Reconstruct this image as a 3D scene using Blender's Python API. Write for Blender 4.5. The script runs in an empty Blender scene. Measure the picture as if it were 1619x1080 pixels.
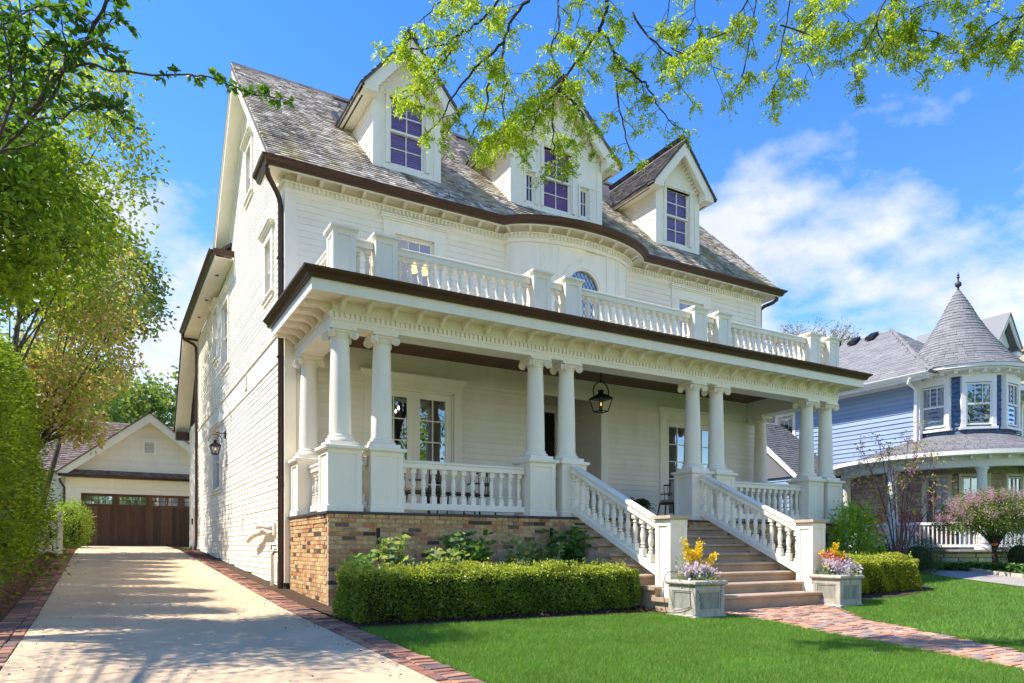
import bpy, bmesh, math, random
import numpy as np
from mathutils import Vector

SC = bpy.context.scene
COL = SC.collection
rng = random.Random(7)
nr = np.random.default_rng(7)
R = math.radians

# ------------------------------------------------------------------ camera
CZ = 0.953
YAW = 29.905
cam_d = bpy.data.cameras.new('camera')
cam = bpy.data.objects.new('camera', cam_d)
COL.objects.link(cam)
cam.location = (0, 0, CZ)
cam.rotation_euler = (R(90), 0, R(-YAW))
cam_d.sensor_width = 36
cam_d.lens = 25.07
cam_d.shift_y = 0.2007
cam_d.clip_start = 0.05
cam_d.clip_end = 3000
SC.camera = cam

# ------------------------------------------------------------------ sky and sun
SUN = Vector((-0.67, 0.34, 1.0)).normalized()
SUN_EL = math.asin(SUN.z)
SUN_AZ = math.atan2(SUN.x, SUN.y)          # clockwise from +Y
w = bpy.data.worlds.new('World')
SC.world = w
w.use_nodes = True
wt = w.node_tree
wt.nodes.clear()


def wn(t, **k):
    n = wt.nodes.new(t)
    for a, b in k.items():
        setattr(n, a, b)
    return n


sky = wn('ShaderNodeTexSky', sky_type='NISHITA', sun_disc=False)
sky.sun_elevation = SUN_EL
sky.sun_rotation = SUN_AZ
sky.air_density = 1.0
sky.dust_density = 0.0
sky.ozone_density = 1.0
hsv = wn('ShaderNodeHueSaturation')
hsv.inputs['Saturation'].default_value = 1.36
hsv.inputs['Hue'].default_value = 0.51
hsv.inputs['Value'].default_value = 0.49
wt.links.new(sky.outputs[0], hsv.inputs['Color'])
# clouds: noise on a flat layer overhead, the same all round the sky
tc = wn('ShaderNodeTexCoord')
sep = wn('ShaderNodeSeparateXYZ')
wt.links.new(tc.outputs['Generated'], sep.inputs[0])
zz = wn('ShaderNodeMath', operation='ADD')
zz.inputs[1].default_value = 0.32
mx = wn('ShaderNodeMath', operation='MAXIMUM')
mx.inputs[1].default_value = 0.0
wt.links.new(sep.outputs['Z'], mx.inputs[0])
wt.links.new(mx.outputs[0], zz.inputs[0])
vd = wn('ShaderNodeVectorMath', operation='DIVIDE')
cmb = wn('ShaderNodeCombineXYZ')
for i in range(3):
    wt.links.new(zz.outputs[0], cmb.inputs[i])
wt.links.new(tc.outputs['Generated'], vd.inputs[0])
wt.links.new(cmb.outputs[0], vd.inputs[1])
mp = wn('ShaderNodeMapping')
mp.inputs['Location'].default_value = (4.7, 5.6, 9.2)
wt.links.new(vd.outputs[0], mp.inputs[0])
cn = wn('ShaderNodeTexNoise')
cn.inputs['Scale'].default_value = 1.9
cn.inputs['Detail'].default_value = 9
cn.inputs['Roughness'].default_value = 0.53
cn.inputs['Distortion'].default_value = 0.0
wt.links.new(mp.outputs[0], cn.inputs['Vector'])
cr = wn('ShaderNodeValToRGB')
cr.color_ramp.elements[0].position = 0.495
cr.color_ramp.elements[0].color = (0, 0, 0, 1)
cr.color_ramp.elements[1].position = 0.585
cr.color_ramp.elements[1].color = (1, 1, 1, 1)
# fewer clouds overhead, more towards the horizon
fade = wn('ShaderNodeMapRange')
fade.inputs['From Min'].default_value = 0.28
fade.inputs['From Max'].default_value = 0.62
fade.inputs['To Min'].default_value = 0.055
fade.inputs['To Max'].default_value = -0.12
wt.links.new(sep.outputs['Z'], fade.inputs['Value'])
addn = wn('ShaderNodeMath', operation='ADD')
wt.links.new(cn.outputs['Fac'], addn.inputs[0])
wt.links.new(fade.outputs[0], addn.inputs[1])
wt.links.new(addn.outputs[0], cr.inputs[0])
# cloud shading: a second, larger noise gives bluish undersides
cn2 = wn('ShaderNodeTexNoise')
cn2.inputs['Scale'].default_value = 4.5
cn2.inputs['Detail'].default_value = 6
wt.links.new(mp.outputs[0], cn2.inputs['Vector'])
ccol = wn('ShaderNodeMix', data_type='RGBA')
ccol.inputs['A'].default_value = (1.05, 1.18, 1.55, 1)
ccol.inputs['B'].default_value = (1.95, 1.92, 1.92, 1)
wt.links.new(cn2.outputs['Fac'], ccol.inputs['Factor'])
cmix = wn('ShaderNodeMix', data_type='RGBA')
cf = wn('ShaderNodeMath', operation='MULTIPLY')
cf.inputs[1].default_value = 0.92
wt.links.new(cr.outputs['Color'], cf.inputs[0])
wt.links.new(cf.outputs[0], cmix.inputs['Factor'])
wt.links.new(hsv.outputs[0], cmix.inputs['A'])
wt.links.new(ccol.outputs['Result'], cmix.inputs['B'])
bg = wn('ShaderNodeBackground')
bg.inputs['Strength'].default_value = 0.15
wt.links.new(cmix.outputs['Result'], bg.inputs['Color'])
wo = wn('ShaderNodeOutputWorld')
wt.links.new(bg.outputs[0], wo.inputs['Surface'])

sun_d = bpy.data.lights.new('sun', 'SUN')
sun_d.energy = 2.0
sun_d.angle = R(0.53)
sun_d.color = (1.0, 0.92, 0.79)
sun = bpy.data.objects.new('sun', sun_d)
COL.objects.link(sun)
sun.location = (-20, 20, 40)
sun.rotation_euler = (-SUN).to_track_quat('-Z', 'Y').to_euler()

SC.render.engine = 'CYCLES'
SC.view_settings.view_transform = 'Standard'
SC.view_settings.look = 'None'
SC.view_settings.exposure = 2.1
SC.view_settings.gamma = 1.0
SC.view_settings.use_curve_mapping = False
SC.cycles.use_denoising = True
SC.cycles.max_bounces = 8
SC.cycles.transparent_max_bounces = 12
SC.cycles.caustics_reflective = False
SC.cycles.caustics_refractive = False

# ------------------------------------------------------------------ geometry of the view (used to look up real places)
FX, FY = math.sin(R(YAW)), math.cos(R(YAW))
RX, RY = FY, -FX
FPX = 1127.56


def at(px, py, d):
    """world point seen at pixel (px,py) of the photograph, d metres ahead of the camera"""
    u = (px - 809.5) / FPX
    return (d * (FX + RX * u), d * (FY + RY * u), CZ + d * (865 - py) / FPX)


def gz(x, y):
    if y < 10.7:
        z = 0.05 + 0.03 * (y - 10.7)
    elif y < 26:
        z = 0.05 + 0.05 * (y - 10.7)
    else:
        z = 0.815 + 0.023 * (min(y, 33) - 26)
    if x > 11:
        z += 0.045 * (min(x, 20) - 11)
    return z


def ground_at(px, py):
    lo, hi = 1.0, 60.0
    for _ in range(50):
        m = (lo + hi) / 2
        p = at(px, py, m)
        if p[2] > gz(p[0], p[1]):
            lo = m
        else:
            hi = m
    return at(px, py, lo)


# ------------------------------------------------------------------ materials
MATS = {}


def mat(name, cols, rough=0.6, nscale=4.0, namt=0.15, bump=0.0, bscale=60.0, metal=0.0, spec=0.4,
        stretch=None, trans=0.0, dirt=0.0, dirtcol=(0.12, 0.11, 0.09), dscale=1.3):
    """cols: colours ramped over a per-piece random number; fine noise on top; optional weathering"""
    m = bpy.data.materials.new(name)
    m.use_nodes = True
    t = m.node_tree
    N = t.nodes
    L = t.links
    p = N['Principled BSDF']
    out = N['Material Output']
    if not isinstance(cols[0], (tuple, list)):
        cols = [cols]
    geo = N.new('ShaderNodeNewGeometry')
    vec = geo.outputs['Position']
    if stretch:
        mpn = N.new('ShaderNodeMapping')
        mpn.inputs['Scale'].default_value = stretch
        L.new(vec, mpn.inputs[0])
        vec = mpn.outputs[0]
    if len(cols) > 1:
        oi = N.new('ShaderNodeObjectInfo')
        atn = N.new('ShaderNodeAttribute')
        atn.attribute_name = 'rnd'
        ad = N.new('ShaderNodeMath')
        ad.operation = 'ADD'
        L.new(oi.outputs['Random'], ad.inputs[0])
        L.new(atn.outputs['Fac'], ad.inputs[1])
        fr = N.new('ShaderNodeMath')
        fr.operation = 'FRACT'
        L.new(ad.outputs[0], fr.inputs[0])
        rp = N.new('ShaderNodeValToRGB')
        e = rp.color_ramp.elements
        while len(e) > 1:
            e.remove(e[-1])
        n = len(cols)
        for i, c in enumerate(cols):
            el = e[0] if i == 0 else e.new(i / n)
            el.position = i / n
            el.color = (*c, 1)
        rp.color_ramp.interpolation = 'CONSTANT' if n > 6 else 'LINEAR'
        L.new(fr.outputs[0], rp.inputs[0])
        base = rp.outputs['Color']
    else:
        rgb = N.new('ShaderNodeRGB')
        rgb.outputs[0].default_value = (*cols[0], 1)
        base = rgb.outputs[0]
    if namt > 0:
        nz = N.new('ShaderNodeTexNoise')
        nz.inputs['Scale'].default_value = nscale
        nz.inputs['Detail'].default_value = 6
        nz.inputs['Roughness'].default_value = 0.6
        L.new(vec, nz.inputs['Vector'])
        mr = N.new('ShaderNodeMapRange')
        mr.inputs['From Min'].default_value = 0.3
        mr.inputs['From Max'].default_value = 0.7
        mr.inputs['To Min'].default_value = 1 - namt
        mr.inputs['To Max'].default_value = 1 + namt
        L.new(nz.outputs['Fac'], mr.inputs['Value'])
        mm = N.new('ShaderNodeMix')
        mm.data_type = 'RGBA'
        mm.blend_type = 'MULTIPLY'
        mm.inputs['Factor'].default_value = 1
        L.new(base, mm.inputs['A'])
        L.new(mr.outputs[0], mm.inputs['B'])
        base = mm.outputs['Result']
    if dirt > 0:
        nd = N.new('ShaderNodeTexNoise')
        nd.inputs['Scale'].default_value = dscale
        nd.inputs['Detail'].default_value = 8
        nd.inputs['Roughness'].default_value = 0.7
        L.new(vec, nd.inputs['Vector'])
        rd = N.new('ShaderNodeMapRange')
        rd.inputs['From Min'].default_value = 0.5
        rd.inputs['From Max'].default_value = 0.75
        rd.inputs['To Max'].default_value = dirt
        L.new(nd.outputs['Fac'], rd.inputs['Value'])
        md = N.new('ShaderNodeMix')
        md.data_type = 'RGBA'
        L.new(rd.outputs[0], md.inputs['Factor'])
        L.new(base, md.inputs['A'])
        md.inputs['B'].default_value = (*dirtcol, 1)
        base = md.outputs['Result']
    L.new(base, p.inputs['Base Color'])
    p.inputs['Roughness'].default_value = rough
    p.inputs['Metallic'].default_value = metal
    p.inputs['Specular IOR Level'].default_value = spec
    if bump > 0:
        nb = N.new('ShaderNodeTexNoise')
        nb.inputs['Scale'].default_value = bscale
        nb.inputs['Detail'].default_value = 5
        L.new(vec, nb.inputs['Vector'])
        bp = N.new('ShaderNodeBump')
        bp.inputs['Strength'].default_value = bump
        bp.inputs['Distance'].default_value = 0.02
        L.new(nb.outputs['Fac'], bp.inputs['Height'])
        L.new(bp.outputs[0], p.inputs['Normal'])
    if trans > 0:
        tr = N.new('ShaderNodeBsdfTranslucent')
        br = N.new('ShaderNodeMix')
        br.data_type = 'RGBA'
        br.blend_type = 'MULTIPLY'
        br.inputs['Factor'].default_value = 1
        br.inputs['B'].default_value = (1.5, 1.45, 0.7, 1)
        L.new(base, br.inputs['A'])
        L.new(br.outputs['Result'], tr.inputs['Color'])
        ms = N.new('ShaderNodeMixShader')
        ms.inputs[0].default_value = trans
        L.new(p.outputs[0], ms.inputs[1])
        L.new(tr.outputs[0], ms.inputs[2])
        L.new(ms.outputs[0], out.inputs['Surface'])
    MATS[name] = m
    return m


def emit(name, col, s):
    m = bpy.data.materials.new(name)
    m.use_nodes = True
    p = m.node_tree.nodes['Principled BSDF']
    p.inputs['Base Color'].default_value = (*col, 1)
    p.inputs['Emission Color'].default_value = (*col, 1)
    p.inputs['Emission Strength'].default_value = s
    MATS[name] = m
    return m


def glass(name, tint=(0.8, 0.85, 0.88), refl=0.22):
    """window pane: fresnel mirror over clear glass"""
    m = bpy.data.materials.new(name)
    m.use_nodes = True
    t = m.node_tree
    N = t.nodes
    N.clear()
    out = N.new('ShaderNodeOutputMaterial')
    g = N.new('ShaderNodeBsdfGlossy')
    g.inputs['Roughness'].default_value = 0.01
    g.inputs['Color'].default_value = (0.95, 0.97, 1, 1)
    nz = N.new('ShaderNodeTexNoise')
    nz.inputs['Scale'].default_value = 1.6
    nz.inputs['Detail'].default_value = 1
    bp = N.new('ShaderNodeBump')
    bp.inputs['Strength'].default_value = 0.05
    bp.inputs['Distance'].default_value = 0.1
    geo = N.new('ShaderNodeNewGeometry')
    t.links.new(geo.outputs['Position'], nz.inputs['Vector'])
    t.links.new(nz.outputs['Fac'], bp.inputs['Height'])
    t.links.new(bp.outputs[0], g.inputs['Normal'])
    tr = N.new('ShaderNodeBsdfTransparent')
    tr.inputs['Color'].default_value = (*tint, 1)
    fr = N.new('ShaderNodeFresnel')
    fr.inputs['IOR'].default_value = 1.5
    ad = N.new('ShaderNodeMath')
    ad.operation = 'ADD'
    ad.inputs[1].default_value = refl
    t.links.new(fr.outputs[0], ad.inputs[0])
    # the pane reflects at its outer faces only (no trapped reflections inside the thin sheet)
    inv = N.new('ShaderNodeMath')
    inv.operation = 'SUBTRACT'
    inv.inputs[0].default_value = 1.0
    t.links.new(geo.outputs['Backfacing'], inv.inputs[1])
    mu = N.new('ShaderNodeMath')
    mu.operation = 'MULTIPLY'
    t.links.new(ad.outputs[0], mu.inputs[0])
    t.links.new(inv.outputs[0], mu.inputs[1])
    ms = N.new('ShaderNodeMixShader')
    t.links.new(mu.outputs[0], ms.inputs[0])
    t.links.new(tr.outputs[0], ms.inputs[1])
    t.links.new(g.outputs[0], ms.inputs[2])
    t.links.new(ms.outputs[0], out.inputs['Surface'])
    MATS[name] = m
    return m


PAINT = (0.92, 0.855, 0.72)
mat('paint', PAINT, 0.45, 2.5, 0.035, dirt=0.22, dirtcol=(0.55, 0.50, 0.40), dscale=1.6, stretch=(1.3, 1.3, 0.5))
mat('siding', [(0.92, 0.855, 0.72), (0.88, 0.815, 0.68), (0.94, 0.875, 0.74), (0.90, 0.835, 0.70)], 0.5, 3, 0.04, dirt=0.22,
    dirtcol=(0.55, 0.50, 0.40), dscale=1.2, stretch=(1, 1, 0.4))
mat('brown_metal', (0.075, 0.04, 0.027), 0.38, 3, 0.15, metal=0.35)
mat('ceiling_wood', [(0.15, 0.066, 0.045), (0.17, 0.08, 0.055), (0.125, 0.055, 0.038)], 0.5, 6, 0.25,
    stretch=(0.6, 9, 9))
mat('brick', [(0.55, 0.36, 0.18), (0.60, 0.43, 0.22), (0.52, 0.30, 0.125), (0.66, 0.46, 0.23), (0.59, 0.38, 0.165),
              (0.44, 0.27, 0.14), (0.60, 0.42, 0.23), (0.46, 0.21, 0.10), (0.61, 0.39, 0.19), (0.56, 0.37, 0.18),
              (0.085, 0.06, 0.045), (0.17, 0.115, 0.08), (0.54, 0.35, 0.17), (0.64, 0.45, 0.22), (0.57, 0.28, 0.13), (0.53, 0.35, 0.17)],
    0.85, 14, 0.28, bump=0.6, bscale=70, dirt=0.6, dirtcol=(0.17, 0.11, 0.07), dscale=8)
mat('mortar', (0.42, 0.34, 0.24), 0.95, 20, 0.15, bump=0.3)
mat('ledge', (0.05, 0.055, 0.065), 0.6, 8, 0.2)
mat('porch_floor', (0.42, 0.40, 0.37), 0.6, 4, 0.1)
mat('limestone', (0.42, 0.31, 0.215), 0.8, 3.5, 0.16, bump=0.25, bscale=45, dirt=0.35, dirtcol=(0.24, 0.17, 0.12), dscale=2.2)
mat('cap_stone', (0.50, 0.42, 0.32), 0.75, 5, 0.12, bump=0.2)
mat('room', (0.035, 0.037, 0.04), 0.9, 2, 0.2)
mat('curtain', [(0.42, 0.42, 0.40), (0.36, 0.36, 0.35)], 0.9, 8, 0.15)
mat('blind', [(0.56, 0.42, 0.70), (0.41, 0.30, 0.57)], 0.6, 3, 0.05)
mat('blind_plum', [(0.36, 0.17, 0.43), (0.37, 0.175, 0.44)], 0.6, 3, 0.05)
glass('glass', refl=0.27)
glass('leaded_glass', (0.6, 0.66, 0.7), 0.38)
glass('blind_glass', (0.95, 0.93, 0.97), 0.0)
glass('lantern_glass', (0.93, 0.94, 0.93), 0.02)
mat('dark_door', (0.01, 0.01, 0.014), 0.25, 3, 0.1)
mat('black_metal', (0.016, 0.015, 0.014), 0.45, 5, 0.2, metal=0.5)
mat('lead', (0.05, 0.05, 0.055), 0.5)
mat('concrete', (0.60, 0.45, 0.295), 0.9, 1.6, 0.09, bump=0.3, bscale=140, dirt=0.4, dirtcol=(0.34, 0.27, 0.20), dscale=0.6)
mat('joint', (0.10, 0.085, 0.07), 0.95)
mat('paver', [(0.30, 0.13, 0.085), (0.40, 0.20, 0.13), (0.11, 0.085, 0.085), (0.35, 0.16, 0.10), (0.43, 0.24, 0.16),
              (0.27, 0.12, 0.08), (0.16, 0.115, 0.11), (0.38, 0.19, 0.12), (0.33, 0.17, 0.12), (0.22, 0.12, 0.10)],
    0.85, 9, 0.22, bump=0.5, bscale=60, dirt=0.4, dirtcol=(0.2, 0.14, 0.11), dscale=6)
mat('walk_paver', [(0.50, 0.27, 0.17), (0.56, 0.33, 0.22), (0.46, 0.24, 0.15), (0.27, 0.21, 0.20), (0.52, 0.29, 0.19),
                   (0.42, 0.21, 0.13), (0.30, 0.22, 0.20), (0.58, 0.36, 0.25), (0.48, 0.26, 0.17), (0.36, 0.24, 0.20),
                   (0.54, 0.30, 0.20)],
    0.85, 9, 0.20, bump=0.5, bscale=60)
mat('sand', (0.20, 0.14, 0.10), 0.95, 30, 0.3)
mat('lawn_soil', (0.06, 0.13, 0.02), 0.95, 1.2, 0.22, bump=0.5, bscale=160)
mat('grass', [(0.125, 0.285, 0.034), (0.155, 0.315, 0.042), (0.20, 0.34, 0.06), (0.13, 0.29, 0.036), (0.17, 0.32, 0.05), (0.105, 0.255, 0.03), (0.14, 0.30, 0.04), (0.32, 0.36, 0.13), (0.15, 0.31, 0.045)], 0.6, 1.4, 0.14, trans=0.35, spec=0.25)
mat('mulch', [(0.05, 0.028, 0.018), (0.075, 0.042, 0.026), (0.035, 0.02, 0.014)], 0.95, 40, 0.5, bump=1.0, bscale=50)
mat('needles', [(0.16, 0.075, 0.035), (0.12, 0.06, 0.03), (0.2, 0.10, 0.045)], 0.95, 25, 0.5, bump=1.0, bscale=60)
mat('grey_walk', (0.33, 0.30, 0.27), 0.9, 6, 0.18, bump=0.3, bscale=60)
mat('asphalt_shingle', [(0.20, 0.20, 0.215), (0.24, 0.24, 0.25), (0.17, 0.17, 0.185), (0.22, 0.22, 0.23)], 0.9, 30, 0.15, bump=0.3, bscale=200)
mat('blue_siding', [(0.26, 0.345, 0.50), (0.245, 0.33, 0.485), (0.275, 0.36, 0.515)], 0.55, 3, 0.05)
mat('blue_scale', [(0.075, 0.125, 0.24), (0.09, 0.145, 0.27), (0.065, 0.115, 0.22)], 0.6, 5, 0.1)
mat('white_trim', (0.80, 0.79, 0.76), 0.45, 2.5, 0.04)
mat('stone', [(0.50, 0.43, 0.33), (0.57, 0.50, 0.39), (0.44, 0.375, 0.29), (0.62, 0.55, 0.44), (0.52, 0.45, 0.36)], 0.9, 7, 0.22, bump=0.7, bscale=25)
mat('stone_joint', (0.17, 0.15, 0.125), 0.95, 10, 0.2)
mat('chair_wood', (0.36, 0.13, 0.05), 0.5, 8, 0.2)
mat('walnut', (0.10, 0.05, 0.028), 0.5, 9, 0.3)
mat('cushion', (0.55, 0.51, 0.45), 0.9, 10, 0.08)
mat('pvc', (0.72, 0.68, 0.58), 0.5, 5, 0.08, dirt=0.4, dirtcol=(0.35, 0.22, 0.10), dscale=6)
mat('planter_stone', (0.47, 0.44, 0.37), 0.9, 8, 0.2, bump=0.5, bscale=55, dirt=0.8, dirtcol=(0.13, 0.14, 0.115), dscale=3.0,
    stretch=(2.2, 2.2, 0.8))
mat('planter_panel', (0.30, 0.30, 0.255), 0.9, 8, 0.25, bump=0.5, bscale=55, dirt=0.8, dirtcol=(0.12, 0.13, 0.105), dscale=3.0,
    stretch=(2.5, 2.5, 0.6))
mat('bark', (0.075, 0.058, 0.045), 0.9, 12, 0.35, bump=0.6, bscale=35)
mat('bark_locust', (0.055, 0.040, 0.028), 0.9, 14, 0.3, bump=0.4, bscale=50)
mat('bark_purple', (0.13, 0.075, 0.085), 0.8, 14, 0.3)
mat('bark_grey', (0.16, 0.14, 0.125), 0.9, 14, 0.3)
mat('leaf_locust', [(0.42, 0.52, 0.05), (0.52, 0.58, 0.06), (0.32, 0.44, 0.04), (0.22, 0.34, 0.035)], 0.5, 1.2, 0.2, trans=0.58, spec=0.25)
mat('leaf_magnolia', [(0.075, 0.18, 0.020), (0.11, 0.23, 0.025), (0.15, 0.28, 0.03), (0.06, 0.15, 0.02)], 0.42, 1.5, 0.2, trans=0.42, spec=0.35)
mat('leaf_elm', [(0.19, 0.31, 0.02), (0.27, 0.39, 0.025), (0.34, 0.44, 0.03), (0.13, 0.24, 0.02)], 0.5, 0.7, 0.25, trans=0.45, spec=0.25)
mat('leaf_willow', [(0.36, 0.43, 0.07), (0.42, 0.48, 0.09), (0.28, 0.38, 0.06)], 0.5, 0.7, 0.2, trans=0.4, spec=0.25)
mat('leaf_maple', [(0.42, 0.47, 0.10), (0.50, 0.29, 0.17), (0.40, 0.48, 0.10), (0.44, 0.46, 0.14), (0.55, 0.36, 0.24), (0.32, 0.42, 0.09)], 0.5, 0.8, 0.2, trans=0.42, spec=0.25)
mat('leaf_cedar', [(0.15, 0.25, 0.016), (0.22, 0.33, 0.02), (0.30, 0.39, 0.025), (0.10, 0.19, 0.018)], 0.6, 0.9, 0.3, trans=0.3, spec=0.2)
mat('leaf_box', [(0.17, 0.26, 0.03), (0.22, 0.32, 0.035), (0.30, 0.37, 0.045), (0.11, 0.19, 0.03)], 0.42, 1.4, 0.3, trans=0.3, spec=0.4)
mat('leaf_box_tip', [(0.48, 0.50, 0.07), (0.56, 0.56, 0.11), (0.38, 0.45, 0.05)], 0.42, 1.4, 0.2, trans=0.3, spec=0.4)
mat('leaf_gold', [(0.34, 0.34, 0.018), (0.42, 0.41, 0.022), (0.26, 0.29, 0.018)], 0.5, 2, 0.25, trans=0.3)
mat('leaf_hydrangea', [(0.085, 0.20, 0.03), (0.12, 0.25, 0.04), (0.19, 0.31, 0.09), (0.06, 0.15, 0.025)], 0.5, 2, 0.2, trans=0.35)
mat('leaf_variegated', [(0.30, 0.38, 0.17), (0.42, 0.46, 0.22), (0.20, 0.30, 0.08)], 0.5, 2, 0.2, trans=0.35)
mat('leaf_bush', [(0.28, 0.44, 0.045), (0.35, 0.50, 0.06), (0.21, 0.37, 0.04)], 0.5, 1.5, 0.25, trans=0.4)
mat('leaf_yew', [(0.045, 0.085, 0.025), (0.06, 0.105, 0.03), (0.08, 0.12, 0.035)], 0.6, 2, 0.3, trans=0.2)
mat('leaf_hosta', [(0.10, 0.21, 0.045), (0.14, 0.26, 0.05), (0.08, 0.17, 0.04)], 0.5, 2, 0.2, trans=0.3)
mat('leaf_core', (0.018, 0.032, 0.010), 0.95, 3, 0.4)  # near-black green: the shade deep inside foliage put into the colour
mat('leaf_far', [(0.20, 0.28, 0.07), (0.25, 0.33, 0.09), (0.15, 0.23, 0.06)], 0.6, 0.5, 0.2, trans=0.4)
mat('bud', [(0.30, 0.30, 0.10), (0.26, 0.22, 0.09)], 0.6, 1, 0.1, trans=0.3)
mat('leaf_redbud', [(0.44, 0.42, 0.09), (0.50, 0.46, 0.12), (0.40, 0.28, 0.12)], 0.5, 1, 0.1, trans=0.4)
mat('bloom_redbud', [(0.44, 0.16, 0.37), (0.52, 0.21, 0.43), (0.36, 0.12, 0.30)], 0.6, 1, 0.1, trans=0.3)
mat('bloom_lilac', [(0.50, 0.29, 0.40), (0.58, 0.36, 0.47), (0.44, 0.25, 0.36)], 0.6, 1, 0.1, trans=0.3)
mat('leaf_lilac', [(0.13, 0.18, 0.06), (0.17, 0.22, 0.07), (0.22, 0.29, 0.07)], 0.5, 1, 0.15, trans=0.3)
mat('bloom_white', [(0.66, 0.57, 0.74), (0.54, 0.43, 0.68), (0.78, 0.74, 0.80), (0.60, 0.50, 0.72)], 0.6, 3, 0.08, trans=0.3)
mat('bloom_yellow', [(0.82, 0.62, 0.02), (0.86, 0.70, 0.04), (0.76, 0.52, 0.02)], 0.6, 3, 0.08, trans=0.3)
mat('bloom_pink', [(0.62, 0.16, 0.30), (0.68, 0.28, 0.42), (0.55, 0.08, 0.16)], 0.6, 3, 0.08, trans=0.3)
mat('leaf_silver', [(0.32, 0.38, 0.27), (0.26, 0.33, 0.20), (0.38, 0.42, 0.30)], 0.6, 3, 0.1, trans=0.3)
mat('leaf_cream', [(0.48, 0.46, 0.16), (0.30, 0.36, 0.10), (0.40, 0.40, 0.14)], 0.6, 3, 0.1, trans=0.3)
mat('leaf_fern', [(0.04, 0.09, 0.02), (0.06, 0.12, 0.025)], 0.5, 2, 0.2, trans=0.3)
mat('pot', (0.10, 0.09, 0.085), 0.6, 5, 0.2)
mat('cable', (0.05, 0.05, 0.055), 0.5)
mat('strap', (0.72, 0.15, 0.03), 0.5)
mat('garage_wood', [(0.085, 0.036, 0.018), (0.12, 0.055, 0.028), (0.065, 0.028, 0.015), (0.145, 0.07, 0.036)], 0.55, 5, 0.3, stretch=(6, 6, 0.5))
emit('bulb', (1.0, 0.72, 0.38), 6)
emit('lampshade', (1.0, 0.42, 0.10), 1.0)
emit('flame', (1.0, 0.40, 0.10), 0.6)


def roof_material():
    m = mat('cedar', [(0.51, 0.445, 0.385), (0.38, 0.325, 0.285), (0.65, 0.58, 0.505), (0.25, 0.21, 0.185),
                      (0.44, 0.38, 0.33), (0.57, 0.505, 0.435), (0.77, 0.70, 0.62), (0.36, 0.31, 0.27)],
            0.85, 9, 0.2, bump=0.4, bscale=60, stretch=(9, 1, 1))
    t = m.node_tree
    N, L = t.nodes, t.links
    p = N['Principled BSDF']
    base = p.inputs['Base Color'].links[0].from_socket
    geo = N.new('ShaderNodeNewGeometry')
    sx = N.new('ShaderNodeSeparateXYZ')
    L.new(geo.outputs['Position'], sx.inputs[0])

    def noise(scale, loc, sc=2.0):
        mpn = N.new('ShaderNodeMapping')
        mpn.inputs['Scale'].default_value = scale
        mpn.inputs['Location'].default_value = loc
        L.new(geo.outputs['Position'], mpn.inputs[0])
        n = N.new('ShaderNodeTexNoise')
        n.inputs['Scale'].default_value = sc
        n.inputs['Detail'].default_value = 5
        n.inputs['Roughness'].default_value = 0.65
        L.new(mpn.outputs[0], n.inputs['Vector'])
        return n.outputs['Fac']

    def rng_(sock, a, b, c, d):
        r = N.new('ShaderNodeMapRange')
        r.inputs['From Min'].default_value = a
        r.inputs['From Max'].default_value = b
        r.inputs['To Min'].default_value = c
        r.inputs['To Max'].default_value = d
        L.new(sock, r.inputs['Value'])
        return r.outputs[0]

    def mul(a, b):
        n = N.new('ShaderNodeMath')
        n.operation = 'MULTIPLY'
        L.new(a, n.inputs[0])
        L.new(b, n.inputs[1])
        return n.outputs[0]
    # moss grows on the lower part of the slope in streaks that run with the rain
    low = rng_(sx.outputs['Z'], 8.6, 10.4, 1.0, 0.10)
    moss = mul(rng_(noise((0.9, 0.22, 0.22), (0.35, 0, 0)), 0.46, 0.58, 0, 0.85), low)
    dark = mul(rng_(noise((0.75, 0.16, 0.16), (4.1, 0, 0)), 0.55, 0.64, 0, 0.65), low)
    m1 = N.new('ShaderNodeMix')
    m1.data_type = 'RGBA'
    L.new(moss, m1.inputs['Factor'])
    L.new(base, m1.inputs['A'])
    mm = N.new('ShaderNodeMix')
    mm.data_type = 'RGBA'
    mm.inputs['Factor'].default_value = 0.6
    L.new(base, mm.inputs['A'])
    mm.inputs['B'].default_value = (0.34, 0.27, 0.06, 1)
    L.new(mm.outputs['Result'], m1.inputs['B'])
    m2 = N.new('ShaderNodeMix')
    m2.data_type = 'RGBA'
    L.new(dark, m2.inputs['Factor'])
    L.new(m1.outputs['Result'], m2.inputs['A'])
    m2.inputs['B'].default_value = (0.045, 0.04, 0.042, 1)
    L.new(m2.outputs['Result'], p.inputs['Base Color'])


roof_material()


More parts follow.
